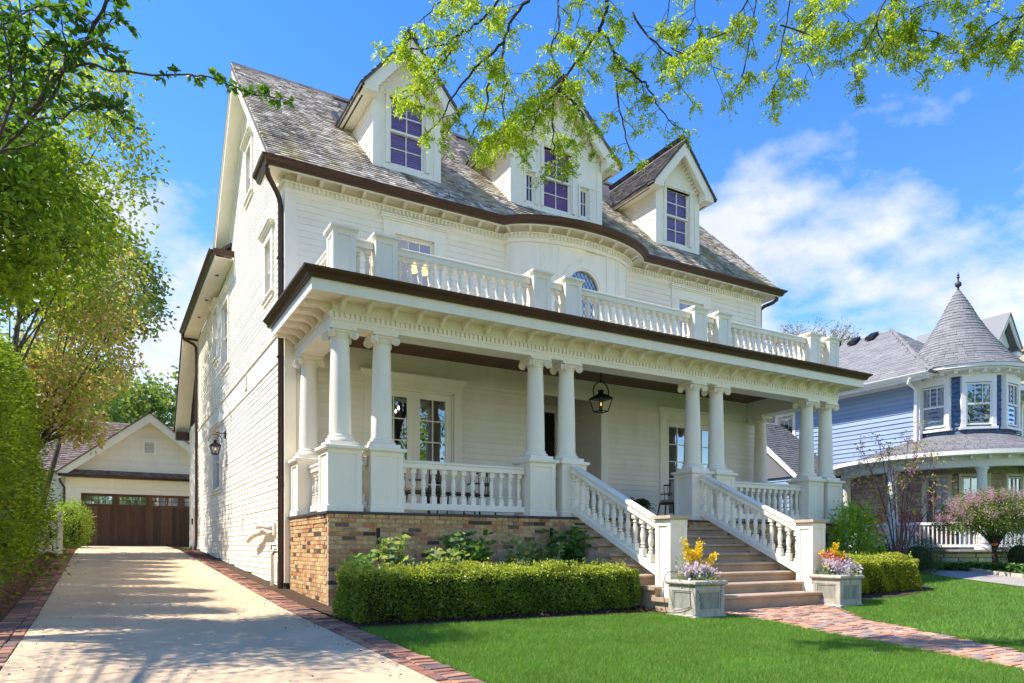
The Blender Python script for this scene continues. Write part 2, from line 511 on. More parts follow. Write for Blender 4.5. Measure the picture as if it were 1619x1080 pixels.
def tyre_marks():
    """faint worn tracks and oil spots along the drive"""
    m = MATS['concrete']
    N, L = m.node_tree.nodes, m.node_tree.links
    p = N['Principled BSDF']
    base = p.inputs['Base Color'].links[0].from_socket
    geo = N.new('ShaderNodeNewGeometry')
    sx = N.new('ShaderNodeSeparateXYZ')
    L.new(geo.outputs['Position'], sx.inputs[0])
    acc = None
    for x0 in (0.05, 1.50):
        d = N.new('ShaderNodeMath')
        d.operation = 'SUBTRACT'
        L.new(sx.outputs['X'], d.inputs[0])
        d.inputs[1].default_value = x0
        a = N.new('ShaderNodeMath')
        a.operation = 'ABSOLUTE'
        L.new(d.outputs[0], a.inputs[0])
        r = N.new('ShaderNodeMapRange')
        r.interpolation_type = 'SMOOTHSTEP'
        r.inputs['From Min'].default_value = 0.06
        r.inputs['From Max'].default_value = 0.32
        r.inputs['To Min'].default_value = 0.30
        r.inputs['To Max'].default_value = 0.0
        L.new(a.outputs[0], r.inputs['Value'])
        if acc is None:
            acc = r.outputs[0]
        else:
            q = N.new('ShaderNodeMath')
            q.operation = 'ADD'
            L.new(acc, q.inputs[0])
            L.new(r.outputs[0], q.inputs[1])
            acc = q.outputs[0]
    mp_ = N.new('ShaderNodeMapping')
    mp_.inputs['Scale'].default_value = (2.5, 0.7, 1)
    L.new(geo.outputs['Position'], mp_.inputs[0])
    nz = N.new('ShaderNodeTexNoise')
    nz.inputs['Scale'].default_value = 1.5
    nz.inputs['Detail'].default_value = 7
    L.new(mp_.outputs[0], nz.inputs['Vector'])
    mu = N.new('ShaderNodeMath')
    mu.operation = 'MULTIPLY'
    L.new(acc, mu.inputs[0])
    L.new(nz.outputs['Fac'], mu.inputs[1])
    vo = N.new('ShaderNodeTexVoronoi')
    vo.inputs['Scale'].default_value = 0.8
    L.new(geo.outputs['Position'], vo.inputs['Vector'])
    sp = N.new('ShaderNodeMapRange')
    sp.inputs['From Min'].default_value = 0.03
    sp.inputs['From Max'].default_value = 0.10
    sp.inputs['To Min'].default_value = 0.35
    sp.inputs['To Max'].default_value = 0.0
    L.new(vo.outputs['Distance'], sp.inputs['Value'])
    sm = N.new('ShaderNodeMath')
    sm.operation = 'ADD'
    L.new(mu.outputs[0], sm.inputs[0])
    L.new(sp.outputs[0], sm.inputs[1])
    mx_ = N.new('ShaderNodeMix')
    mx_.data_type = 'RGBA'
    L.new(sm.outputs[0], mx_.inputs['Factor'])
    L.new(base, mx_.inputs['A'])
    mx_.inputs['B'].default_value = (0.20, 0.15, 0.11, 1)
    L.new(mx_.outputs['Result'], p.inputs['Base Color'])


tyre_marks()
mat('cedar_dark', [(0.10, 0.09, 0.09), (0.14, 0.125, 0.12), (0.075, 0.068, 0.068)], 0.85, 9, 0.2, bump=0.3)
mat('cedar_brown', [(0.17, 0.12, 0.10), (0.22, 0.16, 0.14), (0.13, 0.09, 0.08), (0.25, 0.20, 0.18)], 0.85, 9, 0.2, bump=0.3)

# ------------------------------------------------------------------ mesh building
WL = {}          # world position of every object


class MB:
    def __init__(s):
        s.v, s.f, s.r = [], [], []

    def add(s, vs, fs, rnd=0.0):
        o = len(s.v)
        s.v.extend(vs)
        s.f.extend([tuple(i + o for i in f) for f in fs])
        s.r.extend([rnd] * len(fs))
        return s

    def box(s, x0, x1, y0, y1, z0, z1, rnd=0.0):
        return s.add([(x0, y0, z0), (x1, y0, z0), (x1, y1, z0), (x0, y1, z0),
                      (x0, y0, z1), (x1, y0, z1), (x1, y1, z1), (x0, y1, z1)],
                     [(0, 3, 2, 1), (4, 5, 6, 7), (0, 1, 5, 4), (1, 2, 6, 5), (2, 3, 7, 6), (3, 0, 4, 7)], rnd)

    def prism(s, poly, axis, a, b, rnd=0.0):
        n = len(poly)

        def p(q, c):
            return {'x': (c, q[0], q[1]), 'y': (q[0], c, q[1]), 'z': (q[0], q[1], c)}[axis]
        vs = [p(q, a) for q in poly] + [p(q, b) for q in poly]
        fs = [tuple(range(n - 1, -1, -1)), tuple(range(n, 2 * n))]
        fs += [(i, (i + 1) % n, n + (i + 1) % n, n + i) for i in range(n)]
        return s.add(vs, fs, rnd)

    def lathe(s, prof, c=(0, 0, 0), seg=16, axis='z', cap=True, rnd=0.0):
        vs, fs = [], []
        n = len(prof)
        for r_, z in prof:
            for k in range(seg):
                a = 2 * math.pi * k / seg
                q = (r_ * math.cos(a), r_ * math.sin(a), z)
                if axis == 'y':
                    q = (q[0], z, q[1])
                elif axis == 'x':
                    q = (z, q[0], q[1])
                vs.append((q[0] + c[0], q[1] + c[1], q[2] + c[2]))
        for i in range(n - 1):
            for k in range(seg):
                k2 = (k + 1) % seg
                fs.append((i * seg + k, i * seg + k2, (i + 1) * seg + k2, (i + 1) * seg + k))
        if cap:
            fs.append(tuple(range(seg - 1, -1, -1)))
            fs.append(tuple((n - 1) * seg + k for k in range(seg)))
        return s.add(vs, fs, rnd)

    def tube(s, pts, r, seg=6, rnd=0.0):
        pts = [Vector(p) for p in pts]
        n = len(pts)
        if not isinstance(r, (list, tuple)):
            r = [r] * n
        vs, fs = [], []
        up = None
        for i, p in enumerate(pts):
            t = (pts[min(i + 1, n - 1)] - pts[max(i - 1, 0)])
            if t.length < 1e-6:
                t = Vector((0, 0, 1))
            t.normalize()
            if up is None:
                up = Vector((0, 0, 1)) if abs(t.z) < 0.9 else Vector((1, 0, 0))
            a = t.cross(up)
            if a.length < 1e-4:
                a = t.cross(Vector((1, 0, 0)))
            a.normalize()
            b = a.cross(t)
            up = b
            for k in range(seg):
                q = 2 * math.pi * k / seg
                d = a * math.cos(q) + b * math.sin(q)
                vs.append(tuple(p + d * r[i]))
        for i in range(n - 1):
            for k in range(seg):
                k2 = (k + 1) % seg
                fs.append((i * seg + k, i * seg + k2, (i + 1) * seg + k2, (i + 1) * seg + k))
        fs.append(tuple(range(seg - 1, -1, -1)))
        fs.append(tuple((n - 1) * seg + k for k in range(seg)))
        return s.add(vs, fs, rnd)

    def sweep(s, path, prof, z=0.0, closed=False, rnd=0.0):
        """prof (outward, up) swept along a plan path; outward is to the right of the direction of travel"""
        n = len(path)
        m = len(prof)
        vs, fs = [], []
        for i, p in enumerate(path):
            def nrm(a, b):
                d = Vector((b[0] - a[0], b[1] - a[1]))
                d.normalize()
                return Vector((d.y, -d.x))
            if closed:
                n1, n2 = nrm(path[i - 1], p), nrm(p, path[(i + 1) % n])
            else:
                n1 = nrm(path[i - 1], p) if i > 0 else None
                n2 = nrm(p, path[i + 1]) if i < n - 1 else None
                n1 = n1 or n2
                n2 = n2 or n1
            b = n1 + n2
            b.normalize()
            k = 1.0 / max(0.3, b.dot(n1))
            for o, h in prof:
                vs.append((p[0] + b.x * o * k, p[1] + b.y * o * k, z + h))
        for i in range(n if closed else n - 1):
            j = (i + 1) % n
            for q in range(m):
                q2 = (q + 1) % m
                fs.append((i * m + q, i * m + q2, j * m + q2, j * m + q))
        if not closed:
            fs.append(tuple(range(m)))
            fs.append(tuple((n - 1) * m + q for q in range(m - 1, -1, -1)))
        return s.add(vs, fs, rnd)

    def mesh(s, name, smooth=None):
        me = bpy.data.meshes.new(name)
        me.from_pydata(s.v, [], s.f)
        if any(s.r):
            a = me.attributes.new('rnd', 'FLOAT', 'FACE')
            a.data.foreach_set('value', s.r)
        if smooth:
            me.polygons.foreach_set('use_smooth', [True] * len(me.polygons))
            me.set_sharp_from_angle(angle=R(smooth))
        return me

    def build(s, name, material, parent=None, smooth=None, kind=None):
        v = np.array(s.v)
        lo, hi = v.min(0), v.max(0)
        c = ((lo[0] + hi[0]) / 2, (lo[1] + hi[1]) / 2, lo[2])
        s.v = [(a - c[0], b - c[1], d - c[2]) for a, b, d in s.v]
        me = s.mesh(name, smooth)
        return put(name, me, material, parent, c, kind=kind)


def put(name, me, material, parent, loc, rz=0.0, kind=None):
    o = bpy.data.objects.new(name, me)
    COL.objects.link(o)
    if material is not None and me is not None and not me.materials:
        me.materials.append(MATS[material])
    pl = WL[parent.name] if parent is not None else (0, 0, 0)
    o.parent = parent
    o.location = (loc[0] - pl[0], loc[1] - pl[1], loc[2] - pl[2])
    if rz:
        o.rotation_euler.z = rz
    WL[o.name] = tuple(loc)
    if kind:
        o['kind'] = kind
    return o


def empty(name, loc, parent=None):
    o = bpy.data.objects.new(name, None)
    COL.objects.link(o)
    o.empty_display_size = 0.2
    pl = WL[parent.name] if parent is not None else (0, 0, 0)
    o.parent = parent
    o.location = (loc[0] - pl[0], loc[1] - pl[1], loc[2] - pl[2])
    WL[o.name] = tuple(loc)
    return o


def tag(o, label, cat, group=None):
    o['label'] = label
    o['category'] = cat
    if group:
        o['group'] = group
    return o


def struct(o):
    o['kind'] = 'structure'
    return o


def mesh_np(name, V, F, rnd=None):
    """fast mesh from numpy arrays; F (n,k) with k = 3 or 4"""
    me = bpy.data.meshes.new(name)
    n, k = F.shape
    me.vertices.add(len(V))
    me.vertices.foreach_set('co', np.ascontiguousarray(V, dtype=np.float32).ravel())
    me.loops.add(n * k)
    me.loops.foreach_set('vertex_index', F.astype(np.int32).ravel())
    me.polygons.add(n)
    me.polygons.foreach_set('loop_start', np.arange(0, n * k, k, dtype=np.int32))
    me.update(calc_edges=True)
    if rnd is not None:
        a = me.attributes.new('rnd', 'FLOAT', 'FACE')
        a.data.foreach_set('value', rnd.astype(np.float32))
    return me


def put_np(name, V, F, rnd, material, parent=None, kind=None):
    lo, hi = V.min(0), V.max(0)
    c = np.array([(lo[0] + hi[0]) / 2, (lo[1] + hi[1]) / 2, lo[2]])
    me = mesh_np(name, V - c, F, rnd)
    return put(name, me, material, parent, tuple(c), kind=kind)


def unit(a):
    return a / np.maximum(1e-9, np.linalg.norm(a, axis=1, keepdims=True))


def leaves(P, D, L, W, jit=0.35, droop=0.15):
    """one folded four-cornered leaf per point P, pointing along D; returns V,F,rnd"""
    n = len(P)
    D = unit(D + nr.normal(0, jit, (n, 3)))
    A = unit(np.cross(D, nr.normal(0, 1, (n, 3))))
    s = nr.uniform(0.7, 1.25, (n, 1))
    Nn = np.cross(A, D)
    V = np.empty((n, 4, 3))
    V[:, 0] = P
    mid = P + D * (L * 0.5) * s
    V[:, 1] = mid + A * (W * 0.5) * s + Nn * W * 0.12
    V[:, 2] = P + D * L * s - np.array([0, 0, 1.0]) * L * droop * s
    V[:, 3] = mid - A * (W * 0.5) * s + Nn * W * 0.12
    F = np.arange(n * 4).reshape(n, 4)
    return V.reshape(-1, 3), F, nr.uniform(0.001, 0.999, n)


def blob(n, c, r, shell=0.5):
    """n points in an ellipsoid, more of them towards its surface"""
    d = unit(nr.normal(0, 1, (n, 3)))
    q = nr.uniform(0, 1, (n, 1)) ** (1 / 3)
    q = shell + (1 - shell) * q if shell > 0 else q
    return np.array(c) + d * q * np.array(r)


def clusters(C, per, spread):
    n = len(C)
    P = np.repeat(C, per, axis=0) + nr.normal(0, 1, (n * per, 3)) * np.array(spread)
    D = P - np.repeat(C, per, axis=0)
    return P, unit(D + np.array([0, 0, 0.02]))


def bez(p0, p1, p2, n=6):
    p0, p1, p2 = Vector(p0), Vector(p1), Vector(p2)
    return [p0 * (1 - t) ** 2 + p1 * 2 * t * (1 - t) + p2 * t * t for t in [i / (n - 1) for i in range(n)]]

# ================================================================== the setting
def in_poly(x, y, poly):
    """vectorised point in polygon"""
    inside = np.zeros(len(x), bool)
    n = len(poly)
    for i in range(n):
        x1, y1 = poly[i]
        x2, y2 = poly[(i + 1) % n]
        c = ((y1 > y) != (y2 > y)) & (x < (x2 - x1) * (y - y1) / (y2 - y1 + 1e-12) + x1)
        inside ^= c
    return inside


gx = [-150, -60, -20, -5, 0, 5, 11, 14, 17, 20, 30, 60, 160]
gy = [-80, -30, -10, 0, 5, 10.7, 15, 20, 26, 33, 60, 120, 300]
b = MB()
b.add([(x, y, gz(x, y)) for y in gy for x in gx],
      [(j * 13 + i, j * 13 + i + 1, (j + 1) * 13 + i + 1, (j + 1) * 13 + i) for j in range(12) for i in range(12)])
struct(b.build('ground', 'lawn_soil'))

# ---- driveway of poured slabs with open joints
drv = empty('driveway', (0.77, 14, gz(0.77, 14)))
struct(drv)
ys = [-5.5, -2.5, 0.5, 3.5, 6.5, 9.5, 12.5, 15.5, 18.5, 21.5, 24.5, 27.5, 30.5, 33.0]
for a, c in zip(ys[:-1], ys[1:]):
    cuts = [a + 0.006] + [k for k in (10.7, 26.0) if a < k < c] + [c - 0.006]
    top = [(y, gz(0, y) + 0.030) for y in cuts]
    MB().prism(top + [(cuts[-1], gz(0, c) - 0.08), (cuts[0], gz(0, a) - 0.08)], 'x', -0.70, 2.25).build('slab', 'concrete', drv)
MB().prism([(-5.5, gz(0, -5.5) + 0.012), (10.7, gz(0, 10.7) + 0.012), (26, gz(0, 26) + 0.012), (33, gz(0, 33) + 0.012),
            (33, 0.6), (-5.5, -0.6)], 'x', -0.69, 2.24).build('joint_filler', 'joint', drv)


def paver_mesh(L, W, H):
    m = MB()
    e = 0.008
    m.prism([(-L / 2, 0), (L / 2, 0), (L / 2, H - e), (L / 2 - e, H), (-L / 2 + e, H), (-L / 2, H - e)], 'y', -W / 2, W / 2)
    return m.mesh('paver')


def lay(parent, spots, L, W, H, material, limit=300, name='paver'):
    """spots: (x,y,z,rz, dL); the nearest ones become objects, the rest one joined part"""
    spots = sorted(spots, key=lambda s: s[0] ** 2 + s[1] ** 2 + (0 if s[1] > 2.6 else 400))
    ms = [paver_mesh(L, W, H) for _ in range(3)]
    for i, m in enumerate(ms):
        m.materials.append(MATS[material])
    for s in spots[:limit]:
        o = put(name, rng.choice(ms), material, parent, s[:3], s[3])
        o.rotation_euler.x = rng.gauss(0, 0.012)
        o.rotation_euler.y = rng.gauss(0, 0.012)
    if spots[limit:]:
        m = MB()
        for x, y, z, rz in spots[limit:]:
            c, s_ = math.cos(rz), math.sin(rz)
            t = MB().box(-L / 2, L / 2, -W / 2, W / 2, 0, H)
            m.add([(x + p[0] * c - p[1] * s_, y + p[0] * s_ + p[1] * c, z + p[2]) for p in t.v], t.f, rng.uniform(0.01, 0.99))
        m.build(name + '_field', material, parent, kind='stuff')


def border(name, x0, sgn):
    """an edge row along the slab and a cross row outside it"""
    e = struct(empty(name, (x0 + sgn * 0.16, 12, gz(0, 12))))
    a, c = sorted((x0, x0 + sgn * 0.36))
    MB().prism([(-5, gz(0, -5) + 0.008), (10.7, gz(0, 10.7) + 0.008), (26, gz(0, 26) + 0.008), (31.5, gz(0, 31.5) + 0.008),
                (31.5, 0.5), (-5, -0.6)], 'x', a + 0.004, c - 0.004).build('bedding', 'sand', e)
    sp1, sp2 = [], []
    y = 2.2
    while y < 31.2:
        sp1.append((x0 + sgn * (0.055 + rng.gauss(0, 0.003)), y + 0.1, gz(0, y + .1) - 0.03 + rng.gauss(0, 0.003), R(90) + rng.gauss(0, 0.012)))
        y += 0.208
    y = 2.2
    while y < 31.2:
        sp2.append((x0 + sgn * (0.225 + rng.gauss(0, 0.004)), y + 0.055, gz(0, y + .055) - 0.03 + rng.gauss(0, 0.004), rng.gauss(0, 0.025)))
        y += 0.1105
    lay(e, sp1, 0.200, 0.098, 0.064, 'paver', 100)
    lay(e, sp2, 0.215, 0.103, 0.066, 'paver', 190)
    return e


border('brick_border', -0.705, -1)
border('brick_border', 2.255, 1)
m = MB()
YS = [2.6, 6, 9, 10.7, 13.3, 18, 26, 29.3]
m.add([(x, y, gz(x, y) + 0.014) for y in YS for x in (2.60, 2.97)], [(2 * i, 2 * i + 1, 2 * i + 3, 2 * i + 2) for i in range(3, len(YS) - 1)])
struct(m.build('soil_strip', 'mulch'))

# ---- brick walk from the stairs towards the street
LE = [(7.95, 7.78), (7.94, 7.2), (7.93, 6.6), (7.66, 5.6), (7.58, 4.95), (7.5, 4.36), (7.29, 3.3), (7.0, 1.9), (6.7, 0.2)]
RE = [(10.75, 7.78), (10.4, 7.35), (9.47, 6.4), (9.1, 5.6), (8.83, 4.84), (8.58, 4.30), (8.25, 3.5), (8.0, 2.1), (7.7, 0.4)]


def edge_x(E_, y):
    for (xa, ya), (xb, yb) in zip(E_[:-1], E_[1:]):
        if yb <= y <= ya:
            t = (ya - y) / (ya - yb)
            return xa + (xb - xa) * t
    return None


walk = struct(empty('brick_walk', (8.6, 5, gz(8.6, 5))))
m = MB()
vs = [(x, y, gz(x, y) + 0.006) for x, y in LE] + [(x, y, gz(x, y) + 0.006) for x, y in RE]
n = len(LE)
m.add(vs, [(i, n + i, n + i + 1, i + 1) for i in range(n - 1)])
m.build('bedding', 'sand', walk)
sp = []
y = 7.74
row = 0
while y > 1.4:
    a, c = edge_x(LE, y), edge_x(RE, y)
    x = a + (0.05 if row % 2 else 0.10)
    while x < c - 0.06:
        # pairs laid in a loose basket weave
        sp.append((x + rng.gauss(0, 0.003), y + rng.gauss(0, 0.003), gz(x, y) - 0.038 + rng.gauss(0, 0.003), rng.gauss(0, 0.02)))
        x += 0.207
    y -= 0.1045
    row += 1
lay(walk, sp, 0.201, 0.099, 0.062, 'walk_paver', 300)

# ---- planting beds
bed = MB()
bp = [(2.60, 8.22), (3.3, 8.20), (4.6, 8.14), (6.0, 8.12), (7.1, 8.06), (7.4, 7.84)]
m = MB()
vs = []
for x, y in bp:
    for t in range(6):
        yy = y + (10.69 - y) * t / 5
        vs.append((x, yy, gz(x, yy) + 0.012 + (0.035 if 0 < t < 5 else 0)))
m.add(vs, [(i * 6 + j, (i + 1) * 6 + j, (i + 1) * 6 + j + 1, i * 6 + j + 1) for i in range(5) for j in range(5)])
struct(m.build('mulch_bed', 'mulch'))
m = MB()
bq = [(10.95, 7.9), (11.6, 7.85), (12.8, 7.8), (14.2, 8.0), (15.2, 9.0), (15.3, 10.5)]
vs = []
for x, y in bq:
    for t in range(6):
        yy = y + (12.5 - y) * t / 5
        vs.append((x, yy, gz(x, yy) + 0.012 + (0.03 if 0 < t < 5 else 0)))
m.add(vs, [(i * 6 + j, (i + 1) * 6 + j, (i + 1) * 6 + j + 1, i * 6 + j + 1) for i in range(5) for j in range(5)])
struct(m.build('mulch_bed', 'mulch'))
m = MB()
vs = []
YS = [-4, 0, 4, 7, 9, 10.7, 13, 16, 20, 26, 31]
for y in YS:
    for k, x in enumerate((-1.065, -1.25, -1.7, -2.6, -5.0)):
        vs.append((x, y, gz(x, y) + (0.015, 0.05, 0.12, 0.10, 0.05)[k]))
m.add(vs, [(i * 5 + j + 1, i * 5 + j, (i + 1) * 5 + j, (i + 1) * 5 + j + 1) for i in range(len(YS) - 1) for j in range(4)])
struct(m.build('needle_bed', 'needles'))
# loose chips and needles lying on the beds
def litter(name, poly, n, L, W, material):
    xs = np.array([p[0] for p in poly])
    ysq = np.array([p[1] for p in poly])
    x = nr.uniform(xs.min(), xs.max(), n)
    y = nr.uniform(ysq.min(), ysq.max(), n)
    k = in_poly(x, y, poly)
    x, y = x[k], y[k]
    z = np.array([gz(a, c_) for a, c_ in zip(x, y)]) + nr.uniform(0.03, 0.07, len(x))
    P = np.stack([x, y, z], 1)
    D = nr.normal(0, 1, (len(x), 3)) * np.array([1, 1, 0.25])
    V, F, r = leaves(P, D, L, W, 0.1, 0.1)
    return put_np(name, V, F, r, material, None, 'stuff')


tag(litter('bark_chips', [(2.64, 8.24), (6, 8.16), (7.3, 7.95), (7.3, 10.6), (3, 10.6)], 9000, 0.05, 0.02, 'mulch'),
    'dark brown bark chips under the long clipped hedge', 'bark chips')
tag(litter('fallen_needles', [(-1.08, 4), (-1.08, 24), (-2.6, 24), (-2.6, 4)], 16000, 0.06, 0.012, 'needles'),
    'rust brown fallen needles beside the left edge of the driveway', 'needles')

# ---- neighbour's grey walk
nw = [(14.7, 3.0), (15.2, 5.2), (15.7, 7.1), (16.6, 9.0), (17.7, 10.6), (18.6, 13.5), (18.8, 20)]
m = MB()
vs = [(x, y, gz(x, y) + 0.02) for x, y in nw] + [(x + 1.25, y - 0.1, gz(x + 1.25, y) + 0.02) for x, y in nw]
n = len(nw)
m.add(vs, [(n + i, n + i + 1, i + 1, i) for i in range(n - 1)])
struct(m.build('grey_walk', 'grey_walk'))
kerb = MB()
for k in range(len(nw) - 1):
    a, c = nw[k], nw[k + 1]
    for j in range(6):
        t0, t1 = j / 6, (j + 0.93) / 6
        p = [(a[0] + (c[0] - a[0]) * t + 1.30, a[1] + (c[1] - a[1]) * t - 0.1) for t in (t0, t1)]
        z = gz(*p[0])
        d = Vector((p[1][0] - p[0][0], p[1][1] - p[0][1])).normalized()
        nx, ny = d.y * 0.09, -d.x * 0.09
        kerb.add([(p[0][0], p[0][1], z - .02), (p[1][0], p[1][1], z - .02), (p[1][0] + nx, p[1][1] + ny, z - .02), (p[0][0] + nx, p[0][1] + ny, z - .02),
                  (p[0][0], p[0][1], z + .11), (p[1][0], p[1][1], z + .11), (p[1][0] + nx, p[1][1] + ny, z + .11), (p[0][0] + nx, p[0][1] + ny, z + .11)],
                 [(0, 3, 2, 1), (4, 5, 6, 7), (0, 1, 5, 4), (1, 2, 6, 5), (2, 3, 7, 6), (3, 0, 4, 7)], rng.random())
kb = kerb.build('stone_kerb', 'stone')
struct(kb)

# ---- lawn: blades of short grass
lawn_poly = [(2.63, 1.2), (2.63, 8.20), (3.3, 8.18), (4.6, 8.12), (6.0, 8.10), (7.05, 8.04), (7.08, 7.86), (7.7, 7.86)] + LE[1:-1] + [(6.9, 1.2)]
lawn_r = [(8.05, 1.2)] + RE[1:-1][::-1] + [(11.1, 7.6), (11.6, 7.83), (12.8, 7.78), (14.2, 7.98), (15.2, 8.98), (15.35, 10.5), (15.35, 12), (17.9, 12), (17.68, 10.6),
                                          (16.58, 9.0), (15.68, 7.1), (15.18, 5.2), (14.6, 3.0), (14.0, 1.2)]


def grass(n, xlo, xhi, ylo, yhi, h, wd):
    x = nr.uniform(xlo, xhi, n)
    y = nr.uniform(ylo, yhi, n)
    k = in_poly(x, y, lawn_poly) | in_poly(x, y, lawn_r)
    x, y = x[k], y[k]
    n = len(x)
    z = 0.05 + 0.03 * (np.minimum(y, 10.7) - 10.7) + 0.05 * np.maximum(0, y - 10.7) + 0.045 * np.clip(x - 11, 0, 9)
    a = nr.uniform(0, 2 * np.pi, n)
    hh = h * nr.uniform(0.6, 1.25, n)
    lean = nr.normal(0, 0.45, (n, 2)) * hh[:, None]
    V = np.empty((n, 3, 3))
    V[:, 0] = np.stack([x - np.cos(a) * wd, y - np.sin(a) * wd, z - 0.004], 1)
    V[:, 1] = np.stack([x + np.cos(a) * wd, y + np.sin(a) * wd, z - 0.004], 1)
    V[:, 2] = np.stack([x + lean[:, 0], y + lean[:, 1], z + hh], 1)
    return V


G = np.concatenate([grass(330000, 2.6, 9.0, 1.8, 6.2, 0.040, 0.0028), grass(190000, 2.6, 12.0, 6.2, 8.6, 0.042, 0.0036),
                    grass(170000, 8.0, 17.8, 2.0, 12.0, 0.045, 0.0045)]).reshape(-1, 3)
F = np.arange(len(G)).reshape(-1, 3)
g = put_np('lawn_grass', G, F, nr.uniform(0.001, 0.999, len(F)), 'grass', None, 'stuff')
tag(g, 'short even green grass of the front lawn on both sides of the walk', 'grass')

# ================================================================== the white house
XC = 9.10
XL, XR = 2.90, 15.30
YW = 13.28
PF = 1.50                        # porch floor
house = empty('white_house', (XC, 17, gz(5, 13.3)))
tag(house, 'large cream white clapboard house with columned porch, balcony and three gabled dormers', 'house')


def mir(x):
    return 2 * XC - x


# ---------------------------------------------------------------- openings (front wall, left wall)
FRONT_HOLES = [(4.53, 6.25, 1.40, 4.10), (mir(6.25), mir(4.53), 1.40, 4.10),
               (4.98, 5.81, 5.20, 7.10), (mir(5.81), mir(4.98), 5.20, 7.10),
               (8.16, 10.04, 1.3, 4.72)]
SIDE_HOLES = [(14.48, 15.02, 5.96, 7.04), (19.98, 21.0, 5.80, 7.50), (21.98, 22.75, 6.42, 7.85), (21.4, 22.8, 2.62, 4.25),
              (16.62, 17.18, 8.86, 9.96)]


def boards(parent, name, face, base, holes, zlist, exp, extent, material='siding', t0=0.028, t1=0.006, back=0.0):
    """clapboards. face: 'front' (-Y) or 'left' (-X), 'right'; extent(z0,z1)->(a,b)"""
    for z in zlist:
        e = extent(z, z + exp)
        if e is None or e[1] - e[0] < 0.05:
            continue
        spans = [e]
        for a, c, h0, h1 in holes:
            if z + exp * 0.5 > h0 and z + exp * 0.5 < h1:
                new = []
                for s0, s1 in spans:
                    if c <= s0 or a >= s1:
                        new.append((s0, s1))
                    else:
                        if a - s0 > 0.03:
                            new.append((s0, a))
                        if s1 - c > 0.03:
                            new.append((c, s1))
                spans = new
        # butt joints between board lengths
        out = []
        for s0, s1 in spans:
            while s1 - s0 > 5.2:
                L = rng.uniform(3.0, 4.6)
                out.append((s0, s0 + L - 0.0015))
                s0 += L
            out.append((s0, s1))
        for s0, s1 in out:
            top = z + exp + 0.02
            j = rng.gauss(0, 0.0012)
            if face == 'front':
                MB().prism([(base + 0.012, z), (base - t0 + j, z), (base - t0 + j, z + 0.004), (base - t1, top), (base + 0.012, top)], 'x', s0, s1).build(name, material, parent)
            elif face == 'left':
                MB().prism([(base + 0.012, z), (base - t0 + j, z), (base - t0 + j, z + 0.004), (base - t1, top), (base + 0.012, top)], 'y', s0, s1).build(name, material, parent)
            else:
                MB().prism([(base - 0.012, z), (base + t0 + j, z), (base + t0 + j, z + 0.004), (base + t1, top), (base - 0.012, top)], 'y', s0, s1).build(name, material, parent)


def frange(a, b_, s):
    out = []
    while a < b_ - 1e-6:
        out.append(a)
        a += s
    return out


EXP = 0.119
front = empty('front_wall', (XC, YW, PF), house)
boards(front, 'clapboard', 'front', YW, FRONT_HOLES, frange(1.47, 4.28, EXP), EXP, lambda a, c: (XL + 0.19, XR - 0.19))
boards(front, 'clapboard', 'front', YW, FRONT_HOLES, frange(4.98, 7.40, EXP), EXP,
       lambda a, c: (XL + 0.17, XR - 0.17))
m = MB()
m.box(XL + 0.19, XR - 0.19, YW - 0.030, YW + 0.01, 4.30, 4.56).box(XL + 0.19, XR - 0.19, YW - 0.036, YW + 0.01, 4.563, 4.90)
m.build('frieze_board', 'paint', front)
for x0, x1 in ((XL - 0.03, XL + 0.18), (XR - 0.18, XR + 0.03)):
    MB().box(x0, x1, YW - 0.032, YW + 0.20, 0.3, 7.45).build('corner_board', 'paint', front)

# left side wall with the gable above it
RIDGE_Y, RIDGE_Z = 17.10, 11.86
EAVE_Y, EAVE_Z = 12.90, 7.79
SL = (RIDGE_Z - EAVE_Z) / (RIDGE_Y - EAVE_Y)


def side_extent(z0, z1):
    zt = z1
    if zt < 7.55:
        return (YW + 0.20, 29.3 if zt < 5.5 else (26.95 if zt < 8.2 else 19.6))
    a = max(YW + 0.20, EAVE_Y + (zt - EAVE_Z + 0.42) / SL)
    c_ = RIDGE_Y * 2 - a
    if zt < 8.2:
        c_ = 26.95
    elif zt < 8.9:
        c_ = max(c_, 19.6)
    return (a, c_) if c_ > a else None


side = empty('side_wall', (XL, 20, 0.4), house)


def side_boards():
    z = 0.16
    while z < 11.4:
        if not (4.50 < z + 0.06 < 4.88):
            # the ground rises along the wall: a board starts where it clears the paving
            y_from = YW + 0.2
            if z < gz(0, 29.3) + 0.05:
                y_max = 10.7 + (z - 0.05 + 0.07) / 0.05
                boards(side, 'clapboard', 'left', XL, SIDE_HOLES, [z], EXP, lambda a, c, q=y_max: (YW + 0.2, min(q, 29.3)), t0=0.019)
            else:
                boards(side, 'clapboard', 'left', XL, SIDE_HOLES, [z], EXP, side_extent, t0=0.019)
        z += EXP


side_boards()
m = MB().box(XL - 0.034, XL + 0.01, YW + 0.2, 29.3, 4.43, 4.93)
m.sweep([(XL, 29.3), (XL, YW + 0.2)], [(0.01, 0), (0.065, 0), (0.055, 0.03), (0.01, 0.045)], 4.93)
m.build('belt_board', 'paint', side)
# bottom edge of the wall and a dark gap over the paving
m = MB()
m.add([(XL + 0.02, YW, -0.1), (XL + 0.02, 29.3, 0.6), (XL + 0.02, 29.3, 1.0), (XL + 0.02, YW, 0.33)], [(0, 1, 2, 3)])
m.build('foundation', 'ledge', side)
